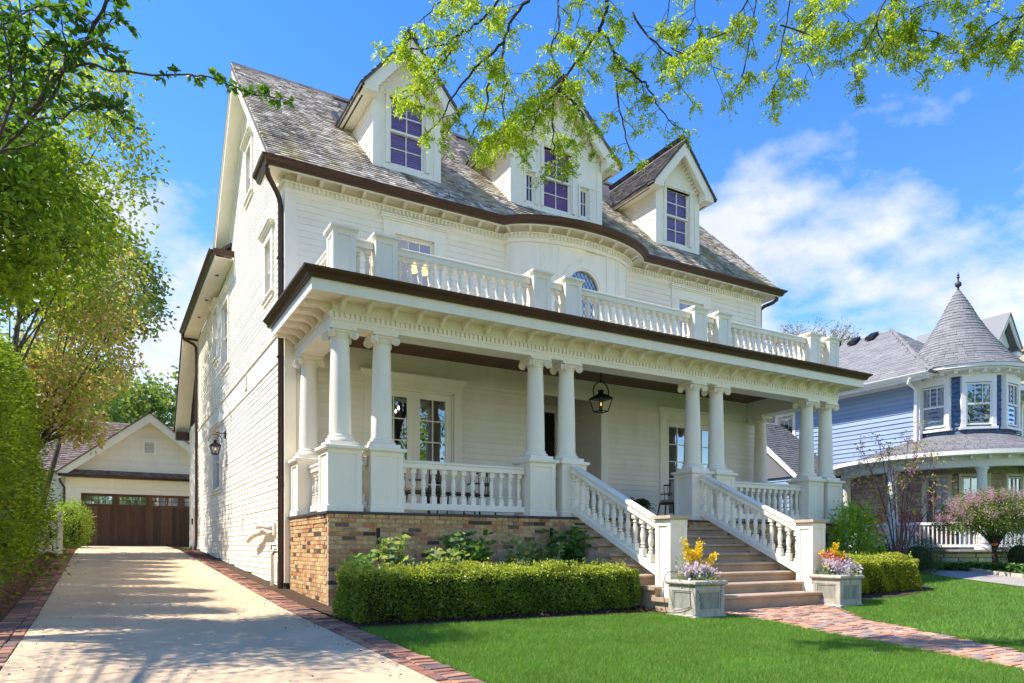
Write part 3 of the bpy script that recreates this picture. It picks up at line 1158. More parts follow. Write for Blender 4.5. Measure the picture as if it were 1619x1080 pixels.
# solid wall behind the boards
m = MB()
m.add([(XR, YW, 0), (XR, 29, 0), (XR, 29, 7.6), (XR, 21.2, 7.7), (XR, RIDGE_Y, RIDGE_Z - .2), (XR, YW, 7.7)], [(0, 1, 2, 3, 4, 5)])
m.add([(XL, 29.3, 0), (XR, 29.3, 0), (XR, 29.3, 7.6), (XL, 29.3, 5.5)], [(0, 1, 2, 3)])
m.build('back_wall', 'siding', house)


# ---------------------------------------------------------------- windows
def window(parent, face, base, a, c, z0, z1, cols, rows_up, rows_dn, casing=0.13, head=0.2, pane='glass', blind=None,
           curtain=True, deep=0.9, name='window', sill=True, cornice=True, room=True, meeting=True):
    """double-hung window in an opening a..c, z0..z1 of a wall; front (-Y) or left (-X)"""
    s = {'front': 1, 'left': 1}[face]

    def P(mb, u0, u1, o0, o1, h0, h1):         # u along wall, o outward from wall plane
        lo, hi = sorted((base - o0, base - o1))
        if face == 'front':
            mb.box(u0, u1, lo, hi, h0, h1)
        else:
            mb.box(lo, hi, u0, u1, h0, h1)
        return mb
    mid = (a + c) / 2
    w_ = empty(name, (mid, base, z0) if face == 'front' else (base, mid, z0), parent)
    if casing:
        m = MB()
        P(m, a - casing, a + 0.002, 0.0, 0.045, z0 - 0.02, z1)
        P(m, c - 0.002, c + casing, 0.0, 0.045, z0 - 0.02, z1)
        P(m, a - casing, c + casing, 0.0, 0.050, z1 + 0.001, z1 + head)
        m.build('casing', 'paint', w_)
        if cornice:
            m = MB()
            P(m, a - casing - 0.03, c + casing + 0.03, 0.0, 0.085, z1 + head, z1 + head + 0.03)
            P(m, a - casing - 0.055, c + casing + 0.055, 0.0, 0.115, z1 + head + 0.032, z1 + head + 0.07)
            P(m, a - casing - 0.075, c + casing + 0.075, 0.0, 0.14, z1 + head + 0.072, z1 + head + 0.095)
            m.build('cornice', 'paint', w_)
    if sill:
        m = MB()
        P(m, a - casing - 0.03, c + casing + 0.03, -0.02, 0.085, z0 - 0.06, z0 - 0.022)
        P(m, a - casing, c + casing, 0.0, 0.05, z0 - 0.14, z0 - 0.062)
        m.build('sill', 'paint', w_)
    # jamb lining
    m = MB()
    P(m, a, a + 0.02, -0.12, 0.0, z0 - 0.02, z1)
    P(m, c - 0.02, c, -0.12, 0.0, z0 - 0.02, z1)
    P(m, a, c, -0.12, 0.0, z1 - 0.02, z1 - 0.001)
    m.build('jamb', 'paint', w_)
    zm = (z0 + z1) / 2
    sashes = [(zm - 0.02, z1 - 0.02, 0.03, rows_up), (z0, zm + 0.02, 0.065, rows_dn)] if meeting else [(z0, z1 - 0.02, 0.03, rows_up)]
    for q0, q1, dp, rows in sashes:
        f = 0.045
        m = MB()
        P(m, a + 0.02, a + 0.02 + f, -dp - 0.03, -dp, q0, q1)
        P(m, c - 0.02 - f, c - 0.02, -dp - 0.03, -dp, q0, q1)
        P(m, a + 0.02 + f, c - 0.02 - f, -dp - 0.03, -dp, q0, q0 + f)
        P(m, a + 0.02 + f, c - 0.02 - f, -dp - 0.03, -dp, q1 - f, q1)
        m.build('sash', 'paint', w_)
        u0, u1, h0, h1 = a + 0.02 + f, c - 0.02 - f, q0 + f, q1 - f
        for i in range(1, cols):
            x = u0 + (u1 - u0) * i / cols
            P(MB(), x - 0.009, x + 0.009, -dp - 0.026, -dp - 0.004, h0, h1).build('muntin', 'paint', w_)
        for i in range(1, rows):
            z = h0 + (h1 - h0) * i / rows
            P(MB(), u0, u1, -dp - 0.024, -dp - 0.006, z - 0.009, z + 0.009).build('muntin', 'paint', w_)
        for i in range(cols):
            for j in range(rows):
                x0, x1 = u0 + (u1 - u0) * i / cols, u0 + (u1 - u0) * (i + 1) / cols
                y0, y1 = h0 + (h1 - h0) * j / rows, h0 + (h1 - h0) * (j + 1) / rows
                pg = P(MB(), x0 + 0.005, x1 - 0.005, -dp - 0.017, -dp - 0.013, y0 + 0.005, y1 - 0.005).build('pane', pane, w_)
                pg.rotation_euler = (rng.gauss(0, 0.003), rng.gauss(0, 0.003), rng.gauss(0, 0.003))
    if blind:
        m = MB()
        z = z0 + 0.02
        while z < z1 + 0.01:
            if face == 'front':
                m.prism([(base + 0.100, z), (base + 0.125, z + 0.034), (base + 0.128, z + 0.032), (base + 0.103, z - 0.002)], 'x', a + 0.03, c - 0.03, rng.uniform(0.01, 0.99))
            z += 0.042
        m.build('blind', blind, w_)
        P(MB(), a - 0.05, c + 0.05, -0.145, -0.135, z0 - 0.05, z1 + 0.05).build('blind_lining', blind, w_)
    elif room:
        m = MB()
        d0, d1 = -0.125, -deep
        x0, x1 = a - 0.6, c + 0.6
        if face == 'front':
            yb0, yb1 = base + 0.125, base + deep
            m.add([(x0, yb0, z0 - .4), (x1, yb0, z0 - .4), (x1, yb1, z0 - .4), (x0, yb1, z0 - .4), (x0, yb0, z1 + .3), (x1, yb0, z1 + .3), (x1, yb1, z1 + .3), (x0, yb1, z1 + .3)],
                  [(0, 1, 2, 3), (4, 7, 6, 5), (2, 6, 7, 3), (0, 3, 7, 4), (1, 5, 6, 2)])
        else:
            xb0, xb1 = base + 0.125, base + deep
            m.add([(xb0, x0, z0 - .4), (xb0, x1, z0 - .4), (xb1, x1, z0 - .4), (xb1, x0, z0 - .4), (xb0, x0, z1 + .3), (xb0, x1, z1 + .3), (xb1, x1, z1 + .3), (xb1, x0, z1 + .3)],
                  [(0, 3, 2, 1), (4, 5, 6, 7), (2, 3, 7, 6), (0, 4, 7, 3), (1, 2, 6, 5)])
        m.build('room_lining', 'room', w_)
        if curtain:
            for s0, s1 in ((a + 0.01, a + (c - a) * 0.24), (c - (c - a) * 0.24, c - 0.01)):
                m = MB()
                n = 9
                pts = []
                for i in range(n):
                    u = s0 + (s1 - s0) * i / (n - 1)
                    o = 0.20 + 0.03 * (i % 2)
                    pts.append((u, base + o) if face == 'front' else (base + o, u))
                vs = [(p[0], p[1], z0 - 0.05) for p in pts] + [(p[0], p[1], z1) for p in pts]
                m.add(vs, [(i, i + 1, n + i + 1, n + i) for i in range(n - 1)])
                m.build('curtain', 'curtain', w_)
    return w_


# upper front windows, three lights across over two
for x0, x1 in ((4.98, 5.81), (mir(5.81), mir(4.98))):
    window(house, 'front', YW, x0, x1, 5.22, 7.09, 3, 2, 1, casing=0.245, head=0.24, curtain=False, deep=2.2)
# side windows
window(house, 'left', XL, 14.48, 15.02, 5.97, 7.03, 2, 2, 2, casing=0.2, head=0.16)
window(house, 'left', XL, 19.98, 21.0, 5.81, 7.49, 2, 2, 2, casing=0.16, head=0.16)
window(house, 'left', XL, 21.98, 22.75, 6.43, 7.84, 2, 2, 2, casing=0.13, head=0.12)
window(house, 'left', XL, 21.4, 22.8, 2.63, 4.24, 2, 2, 2, casing=0.18, head=0.1)
window(house, 'left', XL, 16.62, 17.18, 8.87, 9.95, 2, 2, 2, casing=0.16, head=0.12)


def french_door(x0, x1, lit):
    z0, z1 = 1.53, 4.08
    d = empty('french_door', ((x0 + x1) / 2, YW, z0), house)
    m = MB()
    cs = 0.175
    m.box(x0 - cs, x0, YW - 0.045, YW, PF, z1).box(x1, x1 + cs, YW - 0.045, YW, PF, z1)
    m.box(x0 - cs, x1 + cs, YW - 0.050, YW, z1 + 0.001, 4.25)
    m.build('casing', 'paint', d)
    m = MB()
    m.sweep([(x0 - cs, YW), (x0 - cs, YW - 0.05), (x1 + cs, YW - 0.05), (x1 + cs, YW)],
            [(0, 0), (0.02, 0), (0.03, 0.03), (0.075, 0.075), (0.095, 0.085), (0.095, 0.115), (0, 0.12)], 4.25)
    m.build('cornice', 'paint', d)
    m = MB().box(x0, x0 + 0.035, YW - 0.01, YW + 0.12, PF, z1).box(x1 - 0.035, x1, YW - 0.01, YW + 0.12, PF, z1).box(x0, x1, YW - 0.01, YW + 0.12, z1 - 0.03, z1)
    m.build('jamb', 'paint', d)
    xm = (x0 + x1) / 2
    for a, c in ((x0 + 0.04, xm - 0.012), (xm + 0.012, x1 - 0.04)):
        yf, yb = YW + 0.03, YW + 0.075
        st, tr, br = 0.125, 0.125, 0.26
        m = MB()
        m.box(a, a + st, yf, yb, z0, z1 - 0.035).box(c - st, c, yf, yb, z0, z1 - 0.035)
        m.box(a + st, c - st, yf, yb, z0, z0 + br).box(a + st, c - st, yf, yb, z1 - 0.035 - tr, z1 - 0.035)
        m.build('door_leaf', 'paint', d)
        u0, u1, h0, h1 = a + st, c - st, z0 + br, z1 - 0.035 - tr
        MB().box((u0 + u1) / 2 - 0.011, (u0 + u1) / 2 + 0.011, yf + 0.004, yb - 0.004, h0, h1).build('muntin', 'paint', d)
        for j in range(1, 5):
            z = h0 + (h1 - h0) * j / 5
            MB().box(u0, u1, yf + 0.006, yb - 0.006, z - 0.011, z + 0.011).build('muntin', 'paint', d)
        for i in range(2):
            for j in range(5):
                p0, p1 = u0 + (u1 - u0) * i / 2, u0 + (u1 - u0) * (i + 1) / 2
                q0, q1 = h0 + (h1 - h0) * j / 5, h0 + (h1 - h0) * (j + 1) / 5
                o = MB().box(p0 + 0.004, p1 - 0.004, yf + 0.018, yf + 0.022, q0 + 0.004, q1 - 0.004).build('pane', 'glass', d)
                o.rotation_euler = (rng.gauss(0, 0.003), 0, rng.gauss(0, 0.003))
    MB().box(xm - 0.02, xm + 0.02, YW + 0.018, YW + 0.032, z0, z1 - 0.035).build('astragal', 'paint', d)
    m = MB()
    a, c = x0 - 1.2, x1 + 1.0
    y0, y1 = YW + 0.14, YW + 3.6
    m.add([(a, y0, 1.4), (c, y0, 1.4), (c, y1, 1.4), (a, y1, 1.4), (a, y0, 4.5), (c, y0, 4.5), (c, y1, 4.5), (a, y1, 4.5)],
          [(0, 1, 2, 3), (4, 7, 6, 5), (2, 6, 7, 3), (0, 3, 7, 4), (1, 5, 6, 2)])
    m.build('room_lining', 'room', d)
    m = MB()
    for s0, s1 in ((x0 + 0.02, x0 + 0.22), (x1 - 0.22, x1 - 0.02)):
        n = 9
        pts = [(s0 + (s1 - s0) * i / (n - 1), YW + 0.22 + 0.04 * (i % 2)) for i in range(n)]
        m.add([(p[0], p[1], 1.5) for p in pts] + [(p[0], p[1], 4.2) for p in pts], [(i, i + 1, n + i + 1, n + i) for i in range(n - 1)])
    m.build('curtain', 'curtain', d)
    return d


french_door(4.53, 6.25, True)
french_door(mir(6.25), mir(4.53), False)

# recessed entry
ent = empty('entry', (XC, 14.2, PF), house)
boards(ent, 'clapboard', 'right', 8.16, [], frange(1.47, 4.4, EXP), EXP, lambda a, c: (YW + 0.15, 15.0))
boards(ent, 'clapboard', 'left', 10.04, [], frange(1.47, 4.4, EXP), EXP, lambda a, c: (YW + 0.15, 15.0))
MB().box(10.0, 10.19, YW - 0.034, YW + 0.15, PF, 4.56).build('corner_board', 'paint', ent)
MB().box(8.01, 8.20, YW - 0.034, YW + 0.15, PF, 4.56).build('corner_board', 'paint', ent)
m = MB().box(8.16, 8.36, 14.93, 15.0, PF, 4.30).box(9.84, 10.04, 14.93, 15.0, PF, 4.30).box(8.16, 10.04, 14.92, 15.0, 4.302, 4.74)
m.build('door_surround', 'paint', ent)
m = MB().sweep([(8.3, 15), (8.3, 14.93), (9.9, 14.93), (9.9, 15)], [(0, 0), (0.03, 0), (0.08, 0.06), (0.10, 0.10), (0, 0.1)], 4.36)
m.build('door_cornice', 'paint', ent)
m = MB().box(8.36, 9.84, 14.98, 15.04, PF, 4.302)
for x in (8.38, 9.13):
    m.box(x + 0.12, x + 0.58, 14.965, 14.98, 1.75, 2.5).box(x + 0.12, x + 0.58, 14.965, 14.98, 2.65, 4.1)
m.build('front_door', 'dark_door', ent)
MB().box(10.03, 10.05, YW + 0.15, 15, 4.4, 4.76).box(8.15, 8.17, YW + 0.15, 15, 4.4, 4.76).build('frieze_board', 'paint', ent)

# ---------------------------------------------------------------- porch base of old brick
base = empty('brick_base', (XC, 10.7, 0), house)
BX0, BX1, BY0 = 2.96, 15.24, 10.70
PITCH = 0.0677
sp = []


def brick_spots():
    out = []
    for k in range(22):
        z = 1.462 - (k + 1) * PITCH
        off = 0.0 if k % 2 else 0.1075
        proud = 0.012 if k < 2 else 0.0
        # front
        x = BX0 - proud
        first = True
        while x < BX1 - 0.02:
            L = 0.205 if not first else (0.205 if k % 2 else 0.0975)
            first = False
            L = min(L, BX1 - x)
            if not (7.2 < x + L / 2 < 11.0 and z < 1.25):
                out.append(('f', x, L, z, proud))
            x += L + 0.0105
        y = BY0 + (0.1 if k % 2 else 0.205) + 0.0105 - proud
        while y < YW - 0.05:
            L = min(0.205, YW - 0.03 - y)
            out.append(('l', y, L, z, proud))
            y += L + 0.0105
        y = BY0 + (0.1 if k % 2 else 0.205) + 0.0105
        if k < 12:
            while y < YW - 0.05:
                out.append(('r', y, 0.205, z, proud))
                y += 0.2155
    return out


bs = brick_spots()


def bsize(s):
    if s[0] == 'f':
        return (s[1] - 0) * 1.0 + (100 if s[3] < gz(0, 10.7) - 0.05 else 0)
    if s[0] == 'l':
        return 6.5 + (s[1] - BY0)
    return 99


bs.sort(key=bsize)
BM = []
for q in range(4):
    mm_ = MB()
    e1, e2 = rng.uniform(0.004, 0.009), rng.uniform(0.004, 0.009)
    L2, H2 = 0.1025, 0.0285
    d0 = 0.05
    mm_.prism([(-L2, -H2 + e1), (-L2 + e1, -H2), (L2 - e2, -H2), (L2, -H2 + e2), (L2, H2 - e1), (L2 - e1, H2), (-L2 + e2, H2), (-L2, H2 - e2)], 'y', 0, d0)
    me = mm_.mesh('brick')
    me.materials.append(MATS['brick'])
    BM.append(me)
rest = MB()
for i, (fc, u, L, z, pr) in enumerate(bs):
    j = rng.gauss(0, 0.0025)
    if i < 300:
        if fc == 'f':
            o = put('brick', rng.choice(BM), 'brick', base, (u + L / 2, BY0 - pr + j, z + PITCH / 2))
        elif fc == 'l':
            o = put('brick', rng.choice(BM), 'brick', base, (BX0 - pr + j, u + L / 2, z + PITCH / 2), R(-90))
        else:
            o = put('brick', rng.choice(BM), 'brick', base, (BX1 + j, u + L / 2, z + PITCH / 2), R(90))
        o.scale = (L / 0.205, 1, 1)
        o.rotation_euler.y = rng.gauss(0, 0.008)
    else:
        h = 0.0285
        zc = z + PITCH / 2
        rr = rng.uniform(0.01, 0.99)
        if fc == 'f':
            rest.box(u, u + L, BY0 - pr + j, BY0 + 0.05, zc - h, zc + h, rr)
        elif fc == 'l':
            rest.box(BX0 - pr + j, BX0 + 0.05, u, u + L, zc - h, zc + h, rr)
        else:
            rest.box(BX1 - 0.05, BX1 + j, u, u + L, zc - h, zc + h, rr)
rest.build('brickwork', 'brick', base, kind='stuff')
MB().box(BX0 + 0.008, BX1 - 0.008, BY0 + 0.008, YW - 0.02, -0.3, 1.455).build('mortar', 'mortar', base)
m = MB().box(BX0 - 0.035, BX1 + 0.035, BY0 - 0.035, YW - 0.02, 1.463, 1.499)
m.build('stone_ledge', 'ledge', base)
MB().box(BX0 + 0.2, BX1 - 0.2, BY0 + 0.12, YW - 0.03, 1.4995, 1.503).build('floor_paving', 'porch_floor', base)
MB().box(8.17, 10.03, YW - 0.029, 14.96, 1.40, 1.503).build('floor_paving', 'porch_floor', base)

# ---------------------------------------------------------------- stone stairs
st = empty('front_stairs', (XC, 9.2, 0), house)
NT, RUN, RISE = 8, 0.356, 0.1625
for i in range(NT):
    y = 7.85 + RUN * i
    zt = 0.20 + RISE * i
    xa, xb = (7.16, mir(7.16))
    cuts = [xa, xa + rng.uniform(1.1, 1.5), xa + rng.uniform(2.4, 2.8), xb]
    for a, c in zip(cuts[:-1], cuts[1:]):
        pr = [(y + RUN + 0.05, zt), (y + 0.0, zt), (y - 0.02, zt - 0.008), (y - 0.03, zt - 0.026), (y - 0.028, zt - 0.045), (y - 0.012, zt - 0.058), (y + RUN + 0.05, zt - 0.058)]
        MB().prism(pr, 'x', a + 0.001, c - 0.001).build('tread', 'limestone', st, smooth=50)
    cuts = [xa + 0.05, xa + rng.uniform(1.0, 2.0), xb - 0.05]
    for a, c in zip(cuts[:-1], cuts[1:]):
        MB().box(a + 0.001, c - 0.001, y + 0.012, y + RUN + 0.01, -0.3, zt - 0.0585).build('riser', 'limestone', st)
# brick cheeks that carry the ends of the treads
for x0, x1 in ((7.24, 7.36), (mir(7.36), mir(7.24))):
    MB().prism([(8.55, -0.2), (8.55, 0.40), (10.69, 1.36), (10.69, -0.2)], 'x', x0 - 0.06, x0 - 0.045).build('cheek', 'mortar', st)


# ---------------------------------------------------------------- columns, pedestals
def pedestal_mesh(wd, h, post=0.085, cap=0.055, ptop=0.085, pbase=0.11, capm=None):
    a = wd / 2
    c = a - 0.016
    m = MB().box(-c, c, -c, c, 0, h)
    for sx in (-1, 1):
        for sy in (-1, 1):
            x0, x1 = sorted((sx * a, sx * (a - post)))
            y0, y1 = sorted((sy * a, sy * (a - post)))
            m.box(x0, x1, y0, y1, 0, h)
    b1 = a + 0.003
    m.box(-b1, b1, -b1, b1, h - ptop, h - 0.001)
    b2 = a + 0.018
    m.box(-b2, b2, -b2, b2, 0, pbase - 0.02)
    m.add(*bevel_cap(b2, a + 0.002, pbase - 0.02, pbase))
    return m


def bevel_cap(r0, r1, z0, z1):
    return ([(-r0, -r0, z0), (r0, -r0, z0), (r0, r0, z0), (-r0, r0, z0), (-r1, -r1, z1), (r1, -r1, z1), (r1, r1, z1), (-r1, r1, z1)],
            [(0, 1, 5, 4), (1, 2, 6, 5), (2, 3, 7, 6), (3, 0, 4, 7)])


def cap_add(m, a, z, o=0.05, h=0.055):
    m.add(*bevel_cap(a + 0.004, a + o * 0.55, z - 0.03, z))
    m.box(-a - o, a + o, -a - o, a + o, z, z + h - 0.012)
    m.add([(-a - o, -a - o, z + h - 0.012), (a + o, -a - o, z + h - 0.012), (a + o, a + o, z + h - 0.012), (-a - o, a + o, z + h - 0.012),
           (-a, -a, z + h), (a, -a, z + h), (a, a, z + h), (-a, a, z + h)],
          [(0, 1, 5, 4), (1, 2, 6, 5), (2, 3, 7, 6), (3, 0, 4, 7), (4, 5, 6, 7)])
    return m


PH = 0.97
pm = pedestal_mesh(0.53, PH)
cap_add(pm, 0.265, PH)
PED = pm.mesh('pedestal')
z0 = 2.525 - PF
m = MB().box(-0.235, 0.235, -0.235, 0.235, PH + 0.05, PH + 0.115)
zb = PH + 0.115
m.lathe([(0.20, zb), (0.222, zb + 0.008), (0.228, zb + 0.03), (0.218, zb + 0.052), (0.192, zb + 0.062), (0.186, zb + 0.075), (0.192, zb + 0.085), (0.19, zb + 0.10), (0.172, zb + 0.112)], seg=28)
BASE_ME = m.mesh('base', 35)
ztop = 4.20 - PF
prof = []
for i in range(14):
    t = i / 13
    prof.append((0.170 - 0.033 * (0.25 * t + 0.75 * t * t), zb + 0.11 + (ztop - zb - 0.11) * t))
SHAFT = MB().lathe(prof, seg=32).mesh('shaft', 40)
m = MB()
m.lathe([(0.137, ztop - 0.01), (0.150, ztop), (0.150, ztop + 0.015), (0.14, ztop + 0.02), (0.165, ztop + 0.05), (0.172, ztop + 0.07), (0.15, ztop + 0.085)], seg=28)
zc = ztop + 0.052


def volute(m, cx, cy, cz, ang, r=0.062, th=0.05):
    """scroll: a drum with raised rings, its axis level and turned by ang"""
    prof = [(0.001, -th), (r * 0.25, -th), (r * 0.30, -th + 0.008), (r * 0.42, -th + 0.010), (r * 0.5, -th - 0.002), (r * 0.62, -th - 0.002), (r * 0.70, -th + 0.010),
            (r * 0.80, -th + 0.008), (r * 0.86, -th - 0.004), (r, -th - 0.002), (r, -th + 0.014), (r * 0.86, -0.01), (r * 0.86, 0.01), (r, th - 0.014), (r, th + 0.002),
            (r * 0.86, th + 0.004), (r * 0.80, th - 0.008), (r * 0.70, th - 0.010), (r * 0.62, th + 0.002), (r * 0.5, th + 0.002), (r * 0.42, th - 0.010), (r * 0.30, th - 0.008), (r * 0.25, th), (0.001, th)]
    t = MB().lathe(prof, seg=18, axis='y')
    c, s = math.cos(ang), math.sin(ang)
    m.add([(cx + p[0] * c - p[1] * s, cy + p[0] * s + p[1] * c, cz + p[2]) for p in t.v], t.f)


for sx, sy in ((1, 1), (-1, 1), (-1, -1), (1, -1)):
    volute(m, sx * 0.172, sy * 0.172, zc - 0.002, math.atan2(sy, sx) , 0.064, 0.036)
# rolls between the scrolls and the abacus
m.box(-0.175, 0.175, -0.175, 0.175, ztop + 0.085, ztop + 0.112)
m.box(-0.215, 0.215, -0.215, 0.215, ztop + 0.113, ztop + 0.135)
m.box(-0.205, 0.205, -0.205, 0.205, ztop + 0.136, 4.364 - PF)
for s in (-1, 1):
    for i in range(5):
        x = -0.08 + 0.04 * i
        m.lathe([(0.001, -0.02), (0.014, -0.014), (0.018, 0), (0.014, 0.014), (0.001, 0.02)], (x, s * 0.158, zc + 0.018), 8)
        m.lathe([(0.001, -0.02), (0.014, -0.014), (0.018, 0), (0.014, 0.014), (0.001, 0.02)], (s * 0.158, x, zc + 0.018), 8)
CAPITAL = m.mesh('capital', 40)
for me in (PED, BASE_ME, SHAFT, CAPITAL):
    me.materials.append(MATS['paint'])

COLX = [3.235, 3.915, 6.83, 7.51, mir(7.51), mir(6.83), mir(3.915), mir(3.235)]
COLY = 11.025
cols = [(x, COLY) for x in COLX] + [(3.235, 12.96), (mir(3.235), 12.96)]
for x, y in cols:
    c = empty('column', (x, y, PF), house)
    for nm, me in (('pedestal', PED), ('base', BASE_ME), ('shaft', SHAFT), ('capital', CAPITAL)):
        put(nm, me, None, c, (x, y, PF))


# ---------------------------------------------------------------- balusters and railings
def baluster_mesh(h, wd):
    a = wd / 2
    b0 = h * 0.20
    t0 = h * 0.865
    m = MB().box(-a, a, -a, a, 0, b0)
    m.add(*bevel_cap(a, a * 0.8, b0, b0 + 0.01))
    m.box(-a, a, -a, a, t0, h)
    r = a

    def z(t):
        return b0 + (t0 - b0) * t
    m.lathe([(r * 0.85, z(0.0)), (r * 0.62, z(0.04)), (r * 0.95, z(0.07)), (r * 0.98, z(0.10)), (r * 0.62, z(0.14)), (r * 0.58, z(0.17)), (r * 0.90, z(0.20)), (r * 0.90, z(0.225)),
             (r * 0.62, z(0.26)), (r * 0.80, z(0.36)), (r * 0.98, z(0.50)), (r * 0.96, z(0.58)), (r * 0.78, z(0.70)), (r * 0.62, z(0.80)), (r * 0.60, z(0.83)), (r * 0.92, z(0.86)),
             (r * 0.92, z(0.885)), (r * 0.66, z(0.91)), (r * 0.62, z(0.95)), (r * 0.88, z(0.985)), (r * 0.88, z(1.0))], seg=12, cap=False)
    me = m.mesh('baluster', 35)
    me.materials.append(MATS['paint'])
    return me


HP = 0.575
BAL = baluster_mesh(HP, 0.088)
RAILP = [(-0.075, 0), (0.075, 0), (0.075, 0.02), (0.062, 0.035), (0.062, 0.075), (0.085, 0.09), (0.085, 0.115), (0.05, 0.135), (-0.05, 0.135), (-0.085, 0.115), (-0.085, 0.09), (-0.062, 0.075), (-0.062, 0.035), (-0.075, 0.02)]


def railing(name, p0, p1, zb, hb, bal, n, parent=house, top=RAILP, bz=0.07, bw=0.07, bh=0.105):
    (xa, ya), (xb, yb) = p0, p1
    r = empty(name, ((xa + xb) / 2, (ya + yb) / 2, zb), parent)
    MB().sweep([p0, p1], [(-bw, 0), (bw, 0), (bw, bh - 0.02), (bw - 0.012, bh), (-bw + 0.012, bh), (-bw, bh - 0.02)], zb + bz).build('bottom_rail', 'paint', r)
    z1 = zb + bz + bh
    MB().sweep([p0, p1], top, z1 + hb).build('top_rail', 'paint', r)
    L = math.hypot(xb - xa, yb - ya)
    for i in range(n):
        t = (i + 0.5) / n
        put('baluster', bal, None, r, (xa + (xb - xa) * t, ya + (yb - ya) * t, z1), math.atan2(yb - ya, xb - xa))
    return r


HW = 0.265
for a, c, n in ((3.915, 6.83, 13), (mir(6.83), mir(3.915), 13), (3.235, 3.915, 1), (mir(3.915), mir(3.235), 1), (6.83, 7.51, 1), (mir(7.51), mir(6.83), 1)):
    railing('porch_railing', (a + HW, COLY), (c - HW, COLY), PF, HP, BAL, n)
railing('porch_railing', (3.235, 12.96 - HW), (3.235, COLY + HW), PF, HP, BAL, 7)
railing('porch_railing', (mir(3.235), 12.96 - HW), (mir(3.235), COLY + HW), PF, HP, BAL, 7)

# stair railings run down to panelled newels
NEW = pedestal_mesh(0.335, 1.16, post=0.075, ptop=0.085, pbase=0.14)
NEW_ME = NEW.mesh('newel')
NEW_ME.materials.append(MATS['paint'])
for X in (7.49, mir(7.49)):
    r = empty('stair_railing', (X, 9.4, 0.9), house)
    put('newel', NEW_ME, None, r, (X, 8.18, 0.199))
    mcap = MB().add(*bevel_cap(0.17, 0.19, 0, 0.02))
    mcap.box(-0.215, 0.215, -0.215, 0.215, 0.02, 0.068)
    put('newel_cap', mcap.mesh('newel_cap'), 'cap_stone', r, (X, 8.18, 1.359))
    ya, yb = 8.35, 10.77
    zt_a, zt_b = 1.345, 2.475          # top of handrail
    s = (zt_b - zt_a) / (yb - ya)

    def sloped(prof, zo):
        vs = []
        n = len(prof)
        for y, zz_ in ((ya, zt_a + zo), (yb, zt_b + zo)):
            for o, h in prof:
                vs.append((X + o, y, zz_ + h))
        fs = [(i, (i + 1) % n, n + (i + 1) % n, n + i) for i in range(n)] + [tuple(range(n))[::-1], tuple(range(n, 2 * n))]
        return MB().add(vs, fs)
    sloped([(o, h * 1.1 - 0.15) for o, h in RAILP], 0.0).build('handrail', 'paint', r)
    sloped([(-0.075, 0), (0.075, 0), (0.075, 0.10), (0.06, 0.12), (-0.06, 0.12), (-0.075, 0.10)], -0.875).build('bottom_rail', 'paint', r)
    nb = 13
    hb = 0.61
    bm_ = baluster_mesh(hb, 0.088)
    for i in range(nb):
        y = ya + 0.10 + (yb - ya - 0.16) * i / (nb - 1)
        zb_ = zt_a + (y - ya) * s - 0.875 + 0.11
        put('baluster', bm_, None, r, (X, y, zb_))

# ---------------------------------------------------------------- porch entablature and roof
ent_ = empty('porch_cornice', (XC, 10.8, 4.36), house)
AX0, AX1, AY0 = 3.04, mir(3.04), 10.83
path = [(AX0, YW), (AX0, AY0), (AX1, AY0), (AX1, YW)]
# beam: architrave, fillet, frieze behind the dentils
MB().sweep(path, [(0, 0), (0, 0.075), (0.012, 0.078), (0.012, 0.118), (-0.03, 0.119), (-0.03, 0.40), (-0.40, 0.40), (-0.40, 0)], 4.363).build('architrave', 'paint', ent_)
DEN = MB().box(-0.025, 0.025, -0.03, 0.028, 0, 0.078).mesh('dentil')
DEN.materials.append(MATS['paint'])


def dentils(parent, a, c, y, z, me=DEN, pitch=0.082, axis='x'):
    n = int((c - a) / pitch)
    for i in range(n + 1):
        u = a + (c - a) * i / n
        put('dentil', me, None, parent, (u, y, z) if axis == 'x' else (y, u, z), 0 if axis == 'x' else R(90))


dentils(ent_, AX0 + 0.0, AX1 - 0.0, AY0 + 0.026, 4.484)
dentils(ent_, AY0 + 0.10, YW - 0.1, AX0 + 0.028, 4.484, axis='y')
MB().sweep(path, [(-0.03, 0), (0.006, 0), (0.018, 0.016), (-0.03, 0.018)], 4.564).build('bed_mould', 'paint', ent_)


def bracket_mesh(d, h, wd):
    """scroll bracket, deep at the wall and thin at its tip"""
    pr = [(0, 0), (-0.03, 0.0), (-0.05, h * 0.10), (-d * 0.28, h * 0.30), (-d * 0.5, h * 0.62), (-d * 0.72, h * 0.70), (-d * 0.86, h * 0.60), (-d * 0.95, h * 0.66), (-d, h * 0.8), (-d, h), (0, h)]
    m = MB().prism([(p[0], p[1]) for p in pr], 'x', -wd / 2, wd / 2)
    m.box(-wd / 2 - 0.012, wd / 2 + 0.012, -d - 0.02, 0, h - 0.022, h - 0.002)
    me = m.mesh('bracket')
    me.materials.append(MATS['paint'])
    return me


BR = bracket_mesh(0.345, 0.165, 0.062)
n = 29
for i in range(n):
    x = AX0 + 0.16 + (AX1 - AX0 - 0.32) * i / (n - 1)
    put('bracket', BR, None, ent_, (x, AY0 + 0.028, 4.584))
for i in range(6):
    y = AY0 + 0.22 + i * 0.405
    put('bracket', BR, None, ent_, (AX0 + 0.028, y, 4.584), R(-90))
    put('bracket', BR, None, ent_, (AX1 - 0.028, y, 4.584), R(90))
